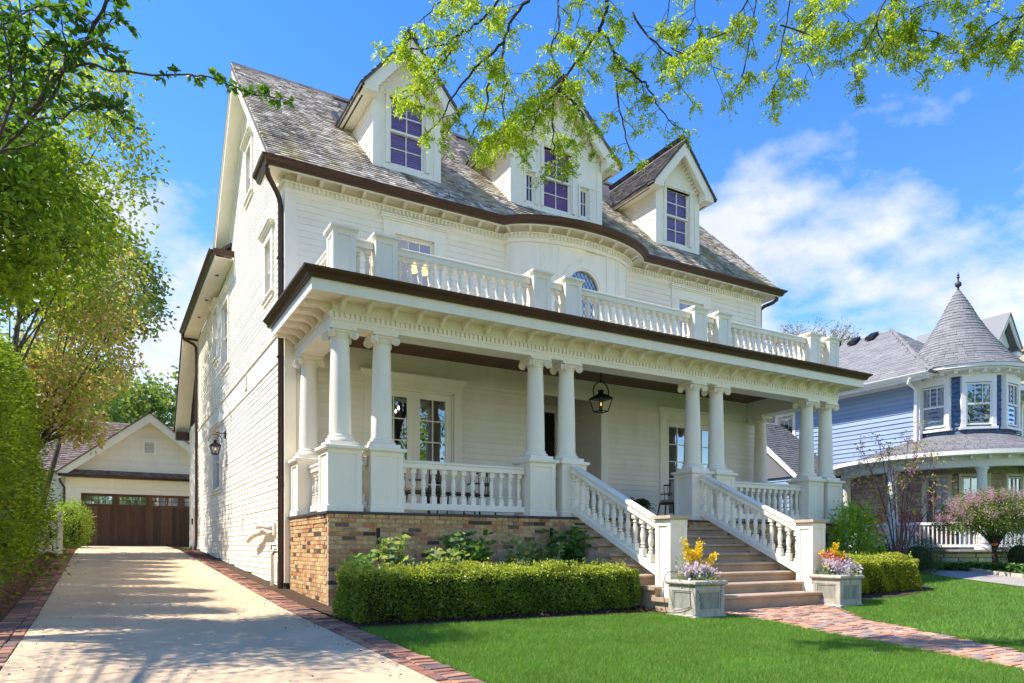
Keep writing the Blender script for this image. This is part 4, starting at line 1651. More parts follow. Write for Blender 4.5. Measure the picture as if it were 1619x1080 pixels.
# soffit and fascia
MB().sweep(path, [(-0.03, 0), (0.374, 0), (0.374, 0.02), (-0.03, 0.02)], 4.75).build('soffit', 'paint', ent_)
MB().sweep(path, [(0.375, 0), (0.40, 0), (0.40, 0.24), (0.375, 0.24)], 4.705).build('fascia', 'paint', ent_)
GUT = [(0, 0), (0.045, 0), (0.062, 0.02), (0.068, 0.05), (0.095, 0.075), (0.125, 0.095), (0.138, 0.12), (0.138, 0.135), (0.128, 0.135), (0.12, 0.115), (0, 0.115)]
gp = [(AX0 - 0.402, YW + 0.02), (AX0 - 0.402, AY0 - 0.402), (AX1 + 0.402, AY0 - 0.402), (AX1 + 0.402, YW + 0.02)]
MB().sweep(gp, GUT, 4.88).build('gutter', 'brown_metal', house, smooth=40)
# deck
MB().box(AX0 - 0.40, AX1 + 0.40, AY0 - 0.40, YW - 0.03, 4.90, 4.98).build('porch_roof', 'porch_floor', house)
# ceiling boards
ce = empty('porch_ceiling', (XC, 12.2, 4.74), house)
y = 11.2
while y < YW - 0.03:
    MB().box(AX0 + 0.36, AX1 - 0.36, y, min(y + 0.083, YW - 0.03), 4.745, 4.768).build('ceiling_board', 'ceiling_wood', ce)
    y += 0.088
MB().box(8.17, 10.03, YW - 0.02, 14.95, 4.742, 4.765).build('ceiling_board', 'ceiling_wood', ce)
MB().box(AX0 + 0.33, AX1 - 0.33, 11.15, 14.96, 4.770, 4.79).build('ceiling_deck', 'ceiling_wood', ce)
MB().box(AX0 + 0.36, AX1 - 0.36, 11.231, 11.26, 4.68, 4.744).build('ceiling_mould', 'paint', ce)

# ---------------------------------------------------------------- balcony balustrade
PB = pedestal_mesh(0.36, 0.86, post=0.08, ptop=0.09, pbase=0.05)
cap_add(PB, 0.18, 0.86, 0.045, 0.05)
PBM = PB.mesh('post')
PBM.materials.append(MATS['paint'])
BPY = 10.96
for x in COLX:
    put('balcony_post', PBM, None, house, (x, BPY, 4.985))
HB = 0.56
BALB = baluster_mesh(HB, 0.092)
hw = 0.18
for a, c, n in ((3.915, 6.83, 14), (mir(6.83), mir(3.915), 14), (7.51, mir(7.51), 16), (3.235, 3.915, 2), (mir(3.915), mir(3.235), 2), (6.83, 7.51, 2), (mir(7.51), mir(6.83), 2)):
    railing('balcony_railing', (a + hw, BPY), (c - hw, BPY), 4.985, HB, BALB, n, bz=0.03, bh=0.085)
railing('balcony_railing', (3.235, YW - 0.05), (3.235, BPY + hw), 4.985, HB, BALB, 11, bz=0.03, bh=0.085)
railing('balcony_railing', (mir(3.235), YW - 0.05), (mir(3.235), BPY + hw), 4.985, HB, BALB, 11, bz=0.03, bh=0.085)

# ---------------------------------------------------------------- main cornice following the bowed bay
BA, BB = 1.65, 0.63              # half width and depth of the half-oval bay


def front_path(o, n=34, ret=0.45):
    t0 = math.asin(max(-0.5, o / (BB + o)))
    p = [(XL - o, YW + ret), (XL - o, YW - o)]
    for i in range(n + 1):
        t = t0 + (math.pi - 2 * t0) * i / n
        p.append((XC - (BA + o) * math.cos(t), YW - (BB + o) * math.sin(t)))
    p += [(XR + o, YW - o), (XR + o, YW + ret)]
    return p


def loft(prof, name, material, parent, smooth=None, ret=0.45):
    """closed profile of (outward, z) carried along the front of the house"""
    m = MB()
    vs = []
    k = len(prof)
    P_ = [front_path(o, ret=ret) for o, z in prof]
    n = len(P_[0])
    for i in range(n):
        for j in range(k):
            vs.append((*P_[j][i], prof[j][1]))
    fs = []
    for i in range(n - 1):
        for j in range(k):
            j2 = (j + 1) % k
            fs.append((i * k + j, i * k + j2, (i + 1) * k + j2, (i + 1) * k + j))
    fs += [tuple(range(k)), tuple((n - 1) * k + j for j in range(k - 1, -1, -1))]
    m.add(vs, fs)
    return m.build(name, material, parent, smooth=smooth)


mc = empty('main_cornice', (XC, 13, 7.4), house)
loft([(0.0, 7.40), (0.036, 7.40), (0.036, 7.565), (0.0, 7.565)], 'frieze', 'paint', mc)
loft([(-0.02, 7.40), (0.004, 7.40), (0.004, 7.745), (-0.02, 7.745)], 'frieze_backing', 'paint', mc)
loft([(0.0, 7.566), (0.085, 7.566), (0.095, 7.582), (0.0, 7.584)], 'bed_mould', 'paint', mc)
loft([(0.006, 7.735), (0.344, 7.735), (0.344, 7.75), (0.006, 7.75)], 'soffit', 'paint', mc)
loft([(0.345, 7.61), (0.37, 7.61), (0.37, 7.755), (0.345, 7.755)], 'fascia', 'paint', mc)
loft([(0.371 + o, 7.632 + h) for o, h in GUT], 'gutter', 'brown_metal', house, 40)
loft([(0.0, 7.756), (0.46, 7.752), (0.46, 7.758), (0.0, 7.765)], 'eave_deck', 'brown_metal', mc)

DEN2 = MB().box(-0.024, 0.024, -0.032, 0.03, 0, 0.088).mesh('dentil')
DEN2.materials.append(MATS['paint'])
BR2 = bracket_mesh(0.31, 0.152, 0.066)


def along(path, pitch, start):
    """points and outward headings at even steps along a plan path"""
    out = []
    acc = start
    for a, c in zip(path[:-1], path[1:]):
        L = math.hypot(c[0] - a[0], c[1] - a[1])
        t = acc
        while t < L:
            f = t / L
            out.append((a[0] + (c[0] - a[0]) * f, a[1] + (c[1] - a[1]) * f, math.atan2(c[1] - a[1], c[0] - a[0])))
            t += pitch
        acc = t - L
    return out


fp = front_path(0.036, 40)
for x, y, a in along(fp[1:-1], 0.083, 0.04):
    put('dentil', DEN2, None, mc, (x, y, 7.478), a)
for x, y, a in along(front_path(0.0, 40)[1:-1], 0.412, 0.20):
    put('bracket', BR2, None, mc, (x, y, 7.583), a)

# ---------------------------------------------------------------- bowed bay
bow = empty('bow_bay', (XC, 12.7, 4.98), house)
FW = 0.62                        # half width of the flat middle panel
yf = YW - BB * math.sqrt(1 - (FW / BA) ** 2)
tf = math.acos(FW / BA)
for sgn in (-1, 1):
    ts = [tf * (1 - i / 12) for i in range(13)]
    pts = [(XC + sgn * BA * math.cos(t), YW - BB * math.sin(t)) for t in ts]
    pp = pts if sgn > 0 else pts[::-1]
    MB().sweep(pp, [(-0.03, 0), (0, 0), (0, 2.45), (-0.03, 2.45)], 4.98).build('bow_panel', 'paint', bow)
    for x in (FW + 0.02, FW + 0.33, FW + 0.41, FW + 0.70, FW + 0.78, FW + 0.95):
        t = math.acos(x / BA)
        o = MB().box(-0.018, 0.018, -0.014, 0.02, 0, 2.44).mesh('batten')
        put('batten', o, 'paint', bow, (XC + sgn * x, YW - BB * math.sin(t), 4.985), math.atan2(math.cos(t) / BA, math.sin(t) / BB) * sgn)
# flat middle with the arched opening
AW, ASP = 0.44, 6.56
ca = math.atan2(7.43 - ASP, FW)
AA = sorted([math.pi * i / 20 for i in range(21)] + [ca, math.pi - ca], reverse=True)
arch = [(-AW, 4.98)] + [(AW * math.cos(a), ASP + AW * math.sin(a)) for a in AA] + [(AW, 4.98)]
outer = [(-FW, 4.98)]
for a in AA:
    dx, dz = math.cos(a), math.sin(a)
    t = min(FW / max(1e-6, abs(dx)), (7.43 - ASP) / max(1e-6, dz))
    outer.append((dx * t, ASP + dz * t))
outer.append((FW, 4.98))
m = MB()
n = len(arch)
vs = [(XC + p[0], yf, p[1]) for p in outer] + [(XC + p[0], yf, p[1]) for p in arch] + [(XC + p[0], yf + 0.12, p[1]) for p in arch]
m.add(vs, [(i, n + i, n + i + 1, i + 1) for i in range(n - 1)] + [(n + i, 2 * n + i, 2 * n + i + 1, n + i + 1) for i in range(n - 1)])
m.build('bow_front', 'paint', bow)


def arch_ring(r0, r1, y0, y1, name, material, z_low=None):
    m = MB()
    pts = []
    for i in range(25):
        a = math.pi - math.pi * i / 24
        pts.append((math.cos(a), math.sin(a)))
    vs = []
    for dx, dz in pts:
        for r_, y in ((r0, y0), (r1, y0), (r1, y1), (r0, y1)):
            vs.append((XC + dx * r_, y, ASP + dz * r_))
    fs = []
    for i in range(24):
        for j in range(4):
            j2 = (j + 1) % 4
            fs.append((i * 4 + j, i * 4 + j2, (i + 1) * 4 + j2, (i + 1) * 4 + j))
    m.add(vs, fs)
    if z_low:
        for s_ in (-1, 1):
            x0, x1 = sorted((XC + s_ * r0, XC + s_ * r1))
            m.box(x0, x1, min(y0, y1), max(y0, y1), z_low, ASP)
    return m.build(name, material, bow)


arch_ring(AW + 0.01, AW + 0.135, yf - 0.028, yf + 0.002, 'arch_trim', 'paint')
arch_ring(AW - 0.035, AW + 0.009, yf - 0.018, yf + 0.05, 'arch_frame', 'paint', 5.1)
m = MB()
m.add([(XC - 0.055, yf - 0.045, ASP + AW), (XC + 0.055, yf - 0.045, ASP + AW), (XC + 0.085, yf - 0.045, ASP + AW + 0.21), (XC - 0.085, yf - 0.045, ASP + AW + 0.21),
       (XC - 0.055, yf, ASP + AW), (XC + 0.055, yf, ASP + AW), (XC + 0.085, yf, ASP + AW + 0.21), (XC - 0.085, yf, ASP + AW + 0.21)],
      [(0, 1, 2, 3), (0, 4, 5, 1), (1, 5, 6, 2), (2, 6, 7, 3), (3, 7, 4, 0)])
m.build('keystone', 'paint', bow)
m = MB()
pane = [(AW * 0.93 * math.cos(math.pi - math.pi * i / 20), ASP + AW * 0.93 * math.sin(math.pi * i / 20)) for i in range(21)]
pane = [(-AW * 0.93, 5.05)] + pane + [(AW * 0.93, 5.05)]
m.add([(XC + p[0], yf + 0.05, p[1]) for p in pane], [tuple(range(len(pane)))[::-1]])
m.build('leaded_pane', 'leaded_glass', bow)
m = MB()
for s_ in (-1, 1):
    c = -2.6
    while c < 2.6:
        # line x*s + (z-6)*0.62 = c clipped to the pane
        pts = []
        z = 5.1
        run = []
        while z < ASP + AW:
            x = s_ * (c - (z - 6) * 0.62)
            lim = AW * 0.93 if z < ASP else math.sqrt(max(0, (AW * 0.93) ** 2 - (z - ASP) ** 2))
            if abs(x) <= lim:
                run.append((XC + x, yf + 0.045, z))
            z += 0.02
        if len(run) > 2:
            m.tube([run[0], run[-1]], 0.005, 4)
        c += 0.10
m.build('lead_came', 'lead', bow)
m = MB()
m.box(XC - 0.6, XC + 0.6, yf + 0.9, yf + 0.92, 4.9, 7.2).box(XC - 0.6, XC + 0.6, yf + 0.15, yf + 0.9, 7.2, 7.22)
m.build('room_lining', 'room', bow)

# ---------------------------------------------------------------- roof of cedar shingles
def roof_z(y):
    return EAVE_Z + (y - EAVE_Y) * SL


def roof_y(z):
    return EAVE_Y + (z - EAVE_Z) / SL


RX0, RX1 = 2.53, mir(2.53)
roof = empty('roof', (XC, RIDGE_Y, EAVE_Z), house)
m = MB().prism([(EAVE_Y, EAVE_Z - 0.03), (RIDGE_Y, RIDGE_Z - 0.03), (2 * RIDGE_Y - 21.0 + 0.0, 0)][:2] + [(20.4, RIDGE_Z - 0.03 - (20.4 - RIDGE_Y) * SL), (20.4, RIDGE_Z - 0.13 - (20.4 - RIDGE_Y) * SL), (RIDGE_Y, RIDGE_Z - 0.14), (EAVE_Y + 0.04, EAVE_Z - 0.05)], 'x', RX0, RX1)
m.build('deck', 'cedar_dark', roof)


def shingles(p0, u, v, lu, lv, exp, keep=None, wmin=0.07, wmax=0.19, th=0.020, trim=None, jag=0.012):
    """courses of shingles on the plane p0 + u*s + v*t"""
    p0, u, v = Vector(p0), Vector(u).normalized(), Vector(v).normalized()
    nrm = u.cross(v)
    V, F, rn = [], [], []
    t = 0.0
    while t < lv:
        s = -rng.uniform(0, 0.1)
        while s < lu:
            w_ = rng.uniform(wmin, wmax)
            s0, s1 = max(0, s), min(lu, s + w_ - 0.004)
            s += w_
            if s1 - s0 < 0.02:
                continue
            c = p0 + u * ((s0 + s1) / 2) + v * (t + exp / 2)
            if keep and not keep(c):
                continue
            j = rng.uniform(-jag, jag)
            lift = th + rng.uniform(0.0, 0.010)
            a, b_ = t + j - 0.01, t + exp + 0.03
            o = len(V)
            for q, tt, hh in ((s0, a, lift), (s1, a, lift), (s1, b_, 0.004), (s0, b_, 0.004), (s0, a, -0.012), (s1, a, -0.012)):
                V.append(tuple(p0 + u * q + v * tt + nrm * hh))
            F += [(o, o + 1, o + 2, o + 3), (o + 4, o + 5, o + 1, o), (o + 4, o, o + 3, o + 3), (o + 5, o + 2, o + 1, o + 1)]
            rn += [rng.uniform(0.005, 0.995)] * 4
        t += exp
    m = MB()
    m.v = V
    m.f = [f if f[2] != f[3] else f[:3] for f in F]
    k = rn[::4]
    m.r = [q for q in k for _ in range(4)]
    return m


slope_len = math.hypot(RIDGE_Y - EAVE_Y + 0.02, (RIDGE_Y - EAVE_Y + 0.02) * SL)
DORM = []


def in_dormer(c):
    for (x0, x1, yf_) in DORM:
        if x0 + 0.1 < c.x < x1 - 0.1 and c.y > yf_ + 0.25:
            return False
    return True


DORM = [(5.42 - 0.72, 5.42 + 0.72, 13.72), (mir(5.42) - 0.72, mir(5.42) + 0.72, 13.72), (XC - 1.25, XC + 1.25, 13.72)]
m = shingles((RX0, EAVE_Y - 0.02, roof_z(EAVE_Y - 0.02)), (1, 0, 0), (0, 1, SL), RX1 - RX0, slope_len, 0.118, in_dormer)
m.build('shingle_field', 'cedar', roof, kind='stuff')
# ridge caps
x = RX0
while x < RX1:
    MB().prism([(RIDGE_Y - 0.13, RIDGE_Z - 0.10), (RIDGE_Y, RIDGE_Z + 0.045), (RIDGE_Y + 0.13, RIDGE_Z - 0.10), (RIDGE_Y + 0.11, RIDGE_Z - 0.13), (RIDGE_Y, RIDGE_Z + 0.01), (RIDGE_Y - 0.11, RIDGE_Z - 0.13)], 'x', x, min(x + 0.30, RX1) - 0.006).build('ridge_cap', 'cedar_dark', roof)
    x += 0.30
# snow guards / pipe hooks near the eave
for xx in (6.05, 12.9, 10.36):
    MB().tube([(xx, 13.05, roof_z(13.05)), (xx, 13.05, roof_z(13.05) + 0.11), (xx - 0.03, 13.05, roof_z(13.05) + 0.13)], 0.008, 6).build('snow_hook', 'black_metal', roof)

# rakes
def rake(x0, x1, xs0, xs1):
    def band(d0, d1, ya, yb, a, c, name, material='paint'):
        f = lambda y: (roof_z(y) if y <= RIDGE_Y else 2 * RIDGE_Z - roof_z(y) if False else RIDGE_Z - abs(y - RIDGE_Y) * SL)
        ya0, ya1 = (EAVE_Y + (7.775 - EAVE_Z + q) / SL for q in (d0, d1))
        MB().prism([(ya0, 7.775), (RIDGE_Y, RIDGE_Z - d0 * 1.0), (yb, f(yb) - d0), (yb, f(yb) - d1), (RIDGE_Y, RIDGE_Z - d1 * 1.0), (ya1, 7.775)], 'x', a, c).build(name, material, house)
    band(0.145, 0.40, EAVE_Y - 0.02, 20.35, x0, x1, 'rake_board')
    band(0.141, 0.20, EAVE_Y - 0.05, 20.38, x0 - 0.025, x0 - 0.001 if x0 < XC else x1 + 0.025, 'rake_mould')
    band(0.355, 0.38, EAVE_Y + 0.2, 20.3, xs0, xs1, 'rake_soffit')
    band(0.38, 0.60, EAVE_Y + 0.62, 20.1, (XL - 0.04 if x0 < XC else XR - 0.01), (XL + 0.01 if x0 < XC else XR + 0.04), 'rake_frieze')


rake(RX0 + 0.03, RX0 + 0.07, RX0 + 0.071, XL)
rake(RX1 - 0.07, RX1 - 0.03, XR, RX1 - 0.071)

# rear wing: eave along the drive, soffit lights, downspout, sloped end
wing = empty('rear_wing', (XL, 24, 5), house)
MB().box(2.47, XL, 19.15, 27.0, 8.20, 8.23).build('soffit', 'paint', wing)
MB().box(2.445, 2.47, 19.15, 27.0, 8.17, 8.36).build('fascia', 'paint', wing)
MB().sweep([(2.444, 27.05), (2.444, 19.1)], GUT, 8.25).build('gutter', 'brown_metal', wing, smooth=40)
MB().box(2.40, XL + 0.1, 19.02, 19.10, 8.25, 8.385).build('gutter_end', 'brown_metal', wing)
MB().prism([(2.40, 8.37), (6.2, 11.4), (6.2, 11.3), (2.40, 8.30)], 'y', 19.4, 27.1).build('wing_roof', 'cedar_dark', wing)
for y in (20.4, 22.6, 24.4):
    MB().lathe([(0.05, -0.012), (0.05, 0.0), (0.03, 0.004)], (2.66, y, 8.197), 12).build('soffit_light', 'ledge', wing)
MB().prism([(27.0, 8.36), (29.9, 5.55), (29.9, 5.25), (27.0, 8.05)], 'x', 2.42, 2.46).build('end_rake', 'paint', wing)
MB().prism([(27.0, 8.12), (29.85, 5.32), (29.85, 5.29), (27.0, 8.09)], 'x', 2.461, XL).build('end_soffit', 'paint', wing)
MB().prism([(26.9, 8.44), (30.1, 5.4), (30.1, 5.34), (26.9, 8.37)], 'x', 2.38, 3.6).build('end_roof', 'cedar_dark', wing)
MB().box(2.36, 3.0, 29.85, 30.02, 5.33, 5.48).box(2.42, 2.9, 29.5, 29.85, 5.0, 5.29).build('end_gutter', 'brown_metal', wing)
MB().box(XL - 0.04, XL + 0.1, 29.12, 29.3, 0.85, 5.3).build('corner_board', 'paint', wing)


def downspout(pts, parent=house):
    m = MB()
    m.tube(pts, 0.048, 10)
    return m.build('downspout', 'brown_metal', parent, smooth=40)


zb = gz(0, 13.36)
downspout([(2.52, 13.02, 7.66), (2.52, 13.03, 7.58), (2.56, 13.08, 7.50), (2.74, 13.28, 7.36), (2.80, 13.35, 7.28), (2.82, 13.37, 7.18), (2.82, 13.37, 5.0), (2.82, 13.37, 2.5), (2.82, 13.37, zb + 0.02)])
downspout([(2.40, 26.85, 8.26), (2.40, 26.85, 8.18), (2.46, 26.82, 8.08), (2.74, 26.74, 7.93), (2.81, 26.7, 7.82), (2.82, 26.7, 7.6), (2.82, 26.7, 1.3), (2.80, 26.7, 1.0), (2.76, 26.7, gz(0, 26.7) + 0.03)])
downspout([(mir(2.52), 13.02, 7.66), (mir(2.52), 13.03, 7.58), (mir(2.6), 13.10, 7.50), (mir(2.76), 13.25, 7.42), (mir(2.83), 13.32, 7.32), (mir(2.83), 13.32, 5.0)])
for z in (2.2, 4.4, 6.2):
    MB().box(2.76, 2.90, 13.315, 13.425, z, z + 0.03).build('downspout_strap', 'brown_metal', house)

# pipes and taps on the side wall
MB().tube([(2.93, 14.25, 1.32), (2.80, 14.25, 1.33), (2.74, 14.35, 1.36), (2.72, 14.75, 1.38), (2.73, 15.05, 1.36)], [0.06, 0.06, 0.058, 0.055, 0.05], 12).build('vent_pipe', 'pvc', house, smooth=50)
MB().tube([(2.93, 15.0, 1.27), (2.82, 15.05, 1.25), (2.74, 15.3, 1.22), (2.72, 15.75, 1.16), (2.72, 16.05, 1.08)], [0.06, 0.06, 0.06, 0.055, 0.052], 12).build('vent_pipe', 'pvc', house, smooth=50)
MB().box(2.84, 2.89, 14.05, 14.2, 1.18, 1.42).build('vent_cover', 'pvc', house)
MB().tube([(2.80, 13.98, gz(0, 14)), (2.80, 13.98, 0.72), (2.79, 13.93, 0.82), (2.80, 13.8, 0.86)], 0.034, 10).build('gas_pipe', 'pvc', house, smooth=50)
MB().tube([(2.90, 13.72, 0.86), (2.78, 13.72, 0.86), (2.76, 13.72, 0.80)], 0.014, 8).lathe([(0.03, -0.01), (0.034, 0), (0.03, 0.01)], (2.80, 13.72, 0.91), 8).build('hose_bib', 'black_metal', house)
MB().tube([(2.88, 14.05, 0.98), (2.80, 14.05, 0.98), (2.79, 14.05, 0.9)], 0.014, 8).build('hose_bib', 'black_metal', house)
MB().tube([(2.89, 17.6, 1.6), (2.84, 17.6, 1.62), (2.83, 17.55, 1.5), (2.84, 17.5, 1.35)], 0.018, 8).build('cable_pipe', 'pvc', house)
MB().box(2.84, 2.9, 17.05, 17.35, 4.55, 4.85).build('camera_box', 'pvc', house)
MB().box(2.78, 2.88, 27.3, 27.5, gz(0, 27.4), 2.3).build('meter_post', 'paint', house)
MB().box(2.74, 2.78, 27.35, 27.46, 1.75, 1.95).build('keypad', 'black_metal', house)


# ---------------------------------------------------------------- dormers
def dormer(xc, hw, hwe, zp, wins, blind_m, wall_panel):
    yf_, yo = 13.72, 13.44
    ze = 10.02                     # top of the eave
    zs = 9.90                      # soffit
    d = empty('dormer', (xc, yf_, roof_z(yf_)), house)
    sl = (zp - ze) / hwe
    zbot = roof_z(yf_) - 0.02
    # front wall in pieces round the openings
    holes = [(w_[0], w_[1], w_[2], w_[3]) for w_ in wins]
    xs = sorted({xc - hw, xc + hw, *[h[0] for h in holes], *[h[1] for h in holes]})
    m = MB()
    for a, c in zip(xs[:-1], xs[1:]):
        hh = [h for h in holes if h[0] <= (a + c) / 2 <= h[1]]
        if hh:
            h = hh[0]
            m.box(a, c, yf_, yf_ + 0.12, zbot, h[2])
            m.box(a, c, yf_, yf_ + 0.12, h[3], ze + 0.02)
        else:
            m.box(a, c, yf_, yf_ + 0.12, zbot, ze + 0.02)
    m.prism([(xc - hw, ze + 0.02), (xc + hw, ze + 0.02), (xc + hw, zp - hw * sl - 0.1), (xc, zp - 0.1), (xc - hw, zp - hw * sl - 0.1)], 'y', yf_, yf_ + 0.1)
    m.build('front_wall', 'paint', d)
    # corner trim and flat panels
    m = MB()
    for s_ in (-1, 1):
        x0, x1 = sorted((xc + s_ * (hw + 0.012), xc + s_ * (hw - 0.14)))
        m.box(x0, x1, yf_ - 0.022, yf_ + 0.14, zbot + 0.005, zs)
    m.box(xc - hw + 0.141, xc + hw - 0.141, yf_ - 0.020, yf_, zbot + 0.005, zbot + 0.11)
    m.box(xc - hw + 0.141, xc + hw - 0.141, yf_ - 0.018, yf_, 10.075, 10.20)
    if wall_panel:
        for s_ in (-1, 1):
            x0, x1 = sorted((xc + s_ * 0.47, xc + s_ * (hw - 0.142)))
            m.box(x0, x1, yf_ - 0.017, yf_, 9.42, 9.50)
            x0, x1 = sorted((xc + s_ * 0.47, xc + s_ * 0.55))
            m.box(x0, x1, yf_ - 0.0165, yf_, zbot + 0.111, 10.074)
    m.build('trim', 'paint', d)
    # clapboard cheeks
    zz_ = [zbot + k * 0.115 for k in range(20)]
    for fc, bx in (('left', xc - hw), ('right', xc + hw)):
        boards(d, 'clapboard', fc, bx, [], [z for z in zz_ if z < zs - 0.05], 0.115, lambda a, c: (yf_ + 0.141, max(yf_ + 0.142, roof_y(a) + 0.14)), t0=0.018)
    for s_ in (-1, 1):
        x = xc + s_ * (hw + 0.026)
        x0, x1 = sorted((x, x - s_ * 0.03))
        MB().prism([(yf_ + 0.14, zbot), (roof_y(zs), zs), (roof_y(zs) - 0.13, zs), (yf_ + 0.14, zbot + 0.13)], 'x', x0, x1).build('cheek_trim', 'paint', d)
        # side eave: fascia, soffit, vent strip
        xe = xc + s_ * hwe
        x0, x1 = sorted((xe, xe - s_ * 0.025))
        yb = roof_y(ze)
        MB().prism([(yo, zs - 0.005), (roof_y(zs) , zs - 0.005), (yb + 0.05, ze - 0.01), (yo, ze - 0.01)], 'x', x0, x1).build('eave_fascia', 'paint', d)
        x0, x1 = sorted((xe - s_ * 0.026, xc + s_ * (hw + 0.015)))
        MB().box(x0, x1, yo + 0.02, roof_y(zs), zs, zs + 0.015).build('eave_soffit', 'paint', d)
        v0, v1 = sorted((xe - s_ * 0.05, xe - s_ * 0.085))
        MB().box(v0, v1, yo + 0.1, roof_y(zs) - 0.05, zs - 0.003, zs - 0.001).build('vent_strip', 'ledge', d)
        # boxed return at the foot of the gable
        x0, x1 = sorted((xe - s_ * 0.0, xc + s_ * (hw - 0.02)))
        top = ze + (hwe - (hw - 0.02)) * sl
        if s_ < 0:
            pr = [(x0, zs - 0.006), (x1, zs - 0.006), (x1, top - 0.32 * 0 - 0.06), (x0, ze - 0.06)]
        else:
            pr = [(x0, zs - 0.006), (x1, zs - 0.006), (x1, ze - 0.06), (x0, top - 0.06)]
        MB().prism(pr, 'y', yo + 0.004, yf_ - 0.024).build('gable_return', 'paint', d)
        # bargeboard up the gable
        bd = 0.24
        pr = [(xe, ze - 0.05), (xc, zp - 0.05), (xc, zp - 0.05 - bd * 1.35), (xc + s_ * (hw - 0.02), zp - 0.05 - bd * 1.35 - (hw - 0.02) * sl), (xe, ze - 0.10)]
        MB().prism(pr, 'y', yo, yo + 0.05).build('bargeboard', 'paint', d)
        # gable soffit
        pr = [(xc + s_ * hw, zp - 0.10 - hw * sl - 0.12), (xc, zp - 0.22), (xc, zp - 0.20), (xc + s_ * hw, zp - 0.10 - hw * sl - 0.10)]
        MB().prism(pr, 'y', yo + 0.051, yf_ - 0.001).build('gable_soffit', 'paint', d)
        nd = 11 if hw < 1 else 15
        dm = MB().box(-0.03, 0.03, -0.05, 0, -0.045, 0.045).mesh('dentil')
        for i in range(nd):
            t = (i + 0.5) / nd
            x = xc + s_ * (hw - 0.05) * t
            z = zp - 0.24 - abs(x - xc) * sl - 0.06
            o = put('dentil', dm, 'paint', d, (x, yf_, z))
            o.rotation_euler.y = s_ * math.atan(sl)
        # roof slope and its shingles
        p0 = Vector((xe - s_ * -0.04, yo - 0.04, ze - 0.04 * sl))
        yb0, yb1 = roof_y(ze) + 0.05, roof_y(zp) + 0.02
        vs = [(p0.x, p0.y, p0.z), (xc, p0.y, zp), (xc, yb1, zp), (p0.x, yb0, p0.z)]
        vs2 = [(q[0], q[1], q[2] - 0.055) for q in vs]
        MB().add(vs + vs2, [(0, 1, 2, 3), (4, 7, 6, 5), (0, 4, 5, 1), (1, 5, 6, 2), (2, 6, 7, 3), (3, 7, 4, 0)]).build('roof_deck', 'cedar_dark', d)
        lv = math.hypot(hwe + 0.04, (hwe + 0.04) * sl)
        keep = lambda c, s=s_: c.y < roof_y(c.z) + 0.03
        if s_ < 0:
            sm = shingles((p0.x, yb1, p0.z), (0, -1, 0), (1, 0, sl), yb1 - p0.y, lv, 0.118, keep)
        else:
            sm = shingles((p0.x, p0.y, p0.z), (0, 1, 0), (-1, 0, sl), yb1 - p0.y, lv, 0.118, keep)
        sm.build('shingle_field', 'cedar_dark', d, kind='stuff')
    y = yo - 0.06
    while y < roof_y(zp) - 0.1:
        MB().prism([(xc - 0.10, zp - 0.08), (xc, zp + 0.05), (xc + 0.10, zp - 0.08), (xc, zp + 0.015)], 'y', y, y + 0.29).build('ridge_cap', 'cedar_dark', d)
        y += 0.295
    # lead flashing where the eave dies into the slope
    MB().prism([(roof_y(ze) - 0.2, ze + 0.02), (roof_y(ze) + 0.25, ze + 0.45), (roof_y(ze) + 0.32, ze + 0.43), (roof_y(ze) - 0.12, ze - 0.02)], 'x', xc - hwe - 0.06, xc - hwe + 0.06).build('flashing', 'lead', d)
    for w_ in wins:
        window(d_sub(d), 'front', yf_, w_[0], w_[1], w_[2], w_[3], 2, w_[4], w_[4], casing=w_[5], head=0.06, pane='blind_glass', blind=blind_m, cornice=False,
               name='window', meeting=w_[6], sill=False)
    return d


def d_sub(d):
    return house                    # windows hang on the house so that panes stay at the third level


GZ0, GZ1 = 8.72, 10.10
dormer(5.42, 0.727, 1.02, 11.24, [(5.42 - 0.40, 5.42 + 0.40, GZ0, GZ1, 2, 0.07, True)], 'blind', False)
dormer(mir(5.42), 0.727, 1.02, 11.24, [(mir(5.42) - 0.40, mir(5.42) + 0.40, GZ0, GZ1, 2, 0.07, True)], 'blind', False)
dormer(XC, 1.25, 1.60, 11.62, [(XC - 0.40, XC + 0.40, GZ0, GZ1, 2, 0.06, True), (XC - 0.88, XC - 0.61, 8.72, 9.40, 2, 0.035, False), (XC + 0.61, XC + 0.88, 8.72, 9.40, 2, 0.035, False)], 'blind_plum', True)

# ================================================================== garage at the end of the drive
gar = empty('garage', (1.70, 34, 0.97))
tag(gar, 'white gabled garage with dark wooden door at the end of the driveway', 'garage')
GY, GC = 33.0, 1.70
GL, GR = -1.22, 2 * GC + 1.22
DX0, DX1, DZ0, DZ1 = -0.72, 2 * GC + 0.72, 0.97, 3.10
GP, GE = 6.40, 3.86
gsl = (GP - GE) / (GC + 1.50)
boards(gar, 'clapboard', 'front', GY, [(DX0 - 0.02, DX1 + 0.02, 0, 3.12)], frange(0.98, 3.62, 0.118), 0.118, lambda a, c: (GL + 0.15, GR - 0.15))
boards(gar, 'clapboard', 'front', GY, [(GC - 0.28, GC + 0.28, 4.75, 5.35)], frange(4.02, 6.1, 0.118), 0.118,
       lambda a, c: (GC - (GP - 0.15 - c) / gsl, GC + (GP - 0.15 - c) / gsl) if c < GP - 0.2 else None)
MB().box(GL - 0.02, GL + 0.15, GY - 0.03, GY + 0.2, 0.95, 3.7).build('corner_board', 'paint', gar)
MB().box(GR - 0.15, GR + 0.02, GY - 0.03, GY + 0.2, 0.95, 3.7).build('corner_board', 'paint', gar)
MB().box(GL + 0.15, GR - 0.15, GY - 0.028, GY + 0.01, 3.36, 3.70).build('frieze_board', 'paint', gar)
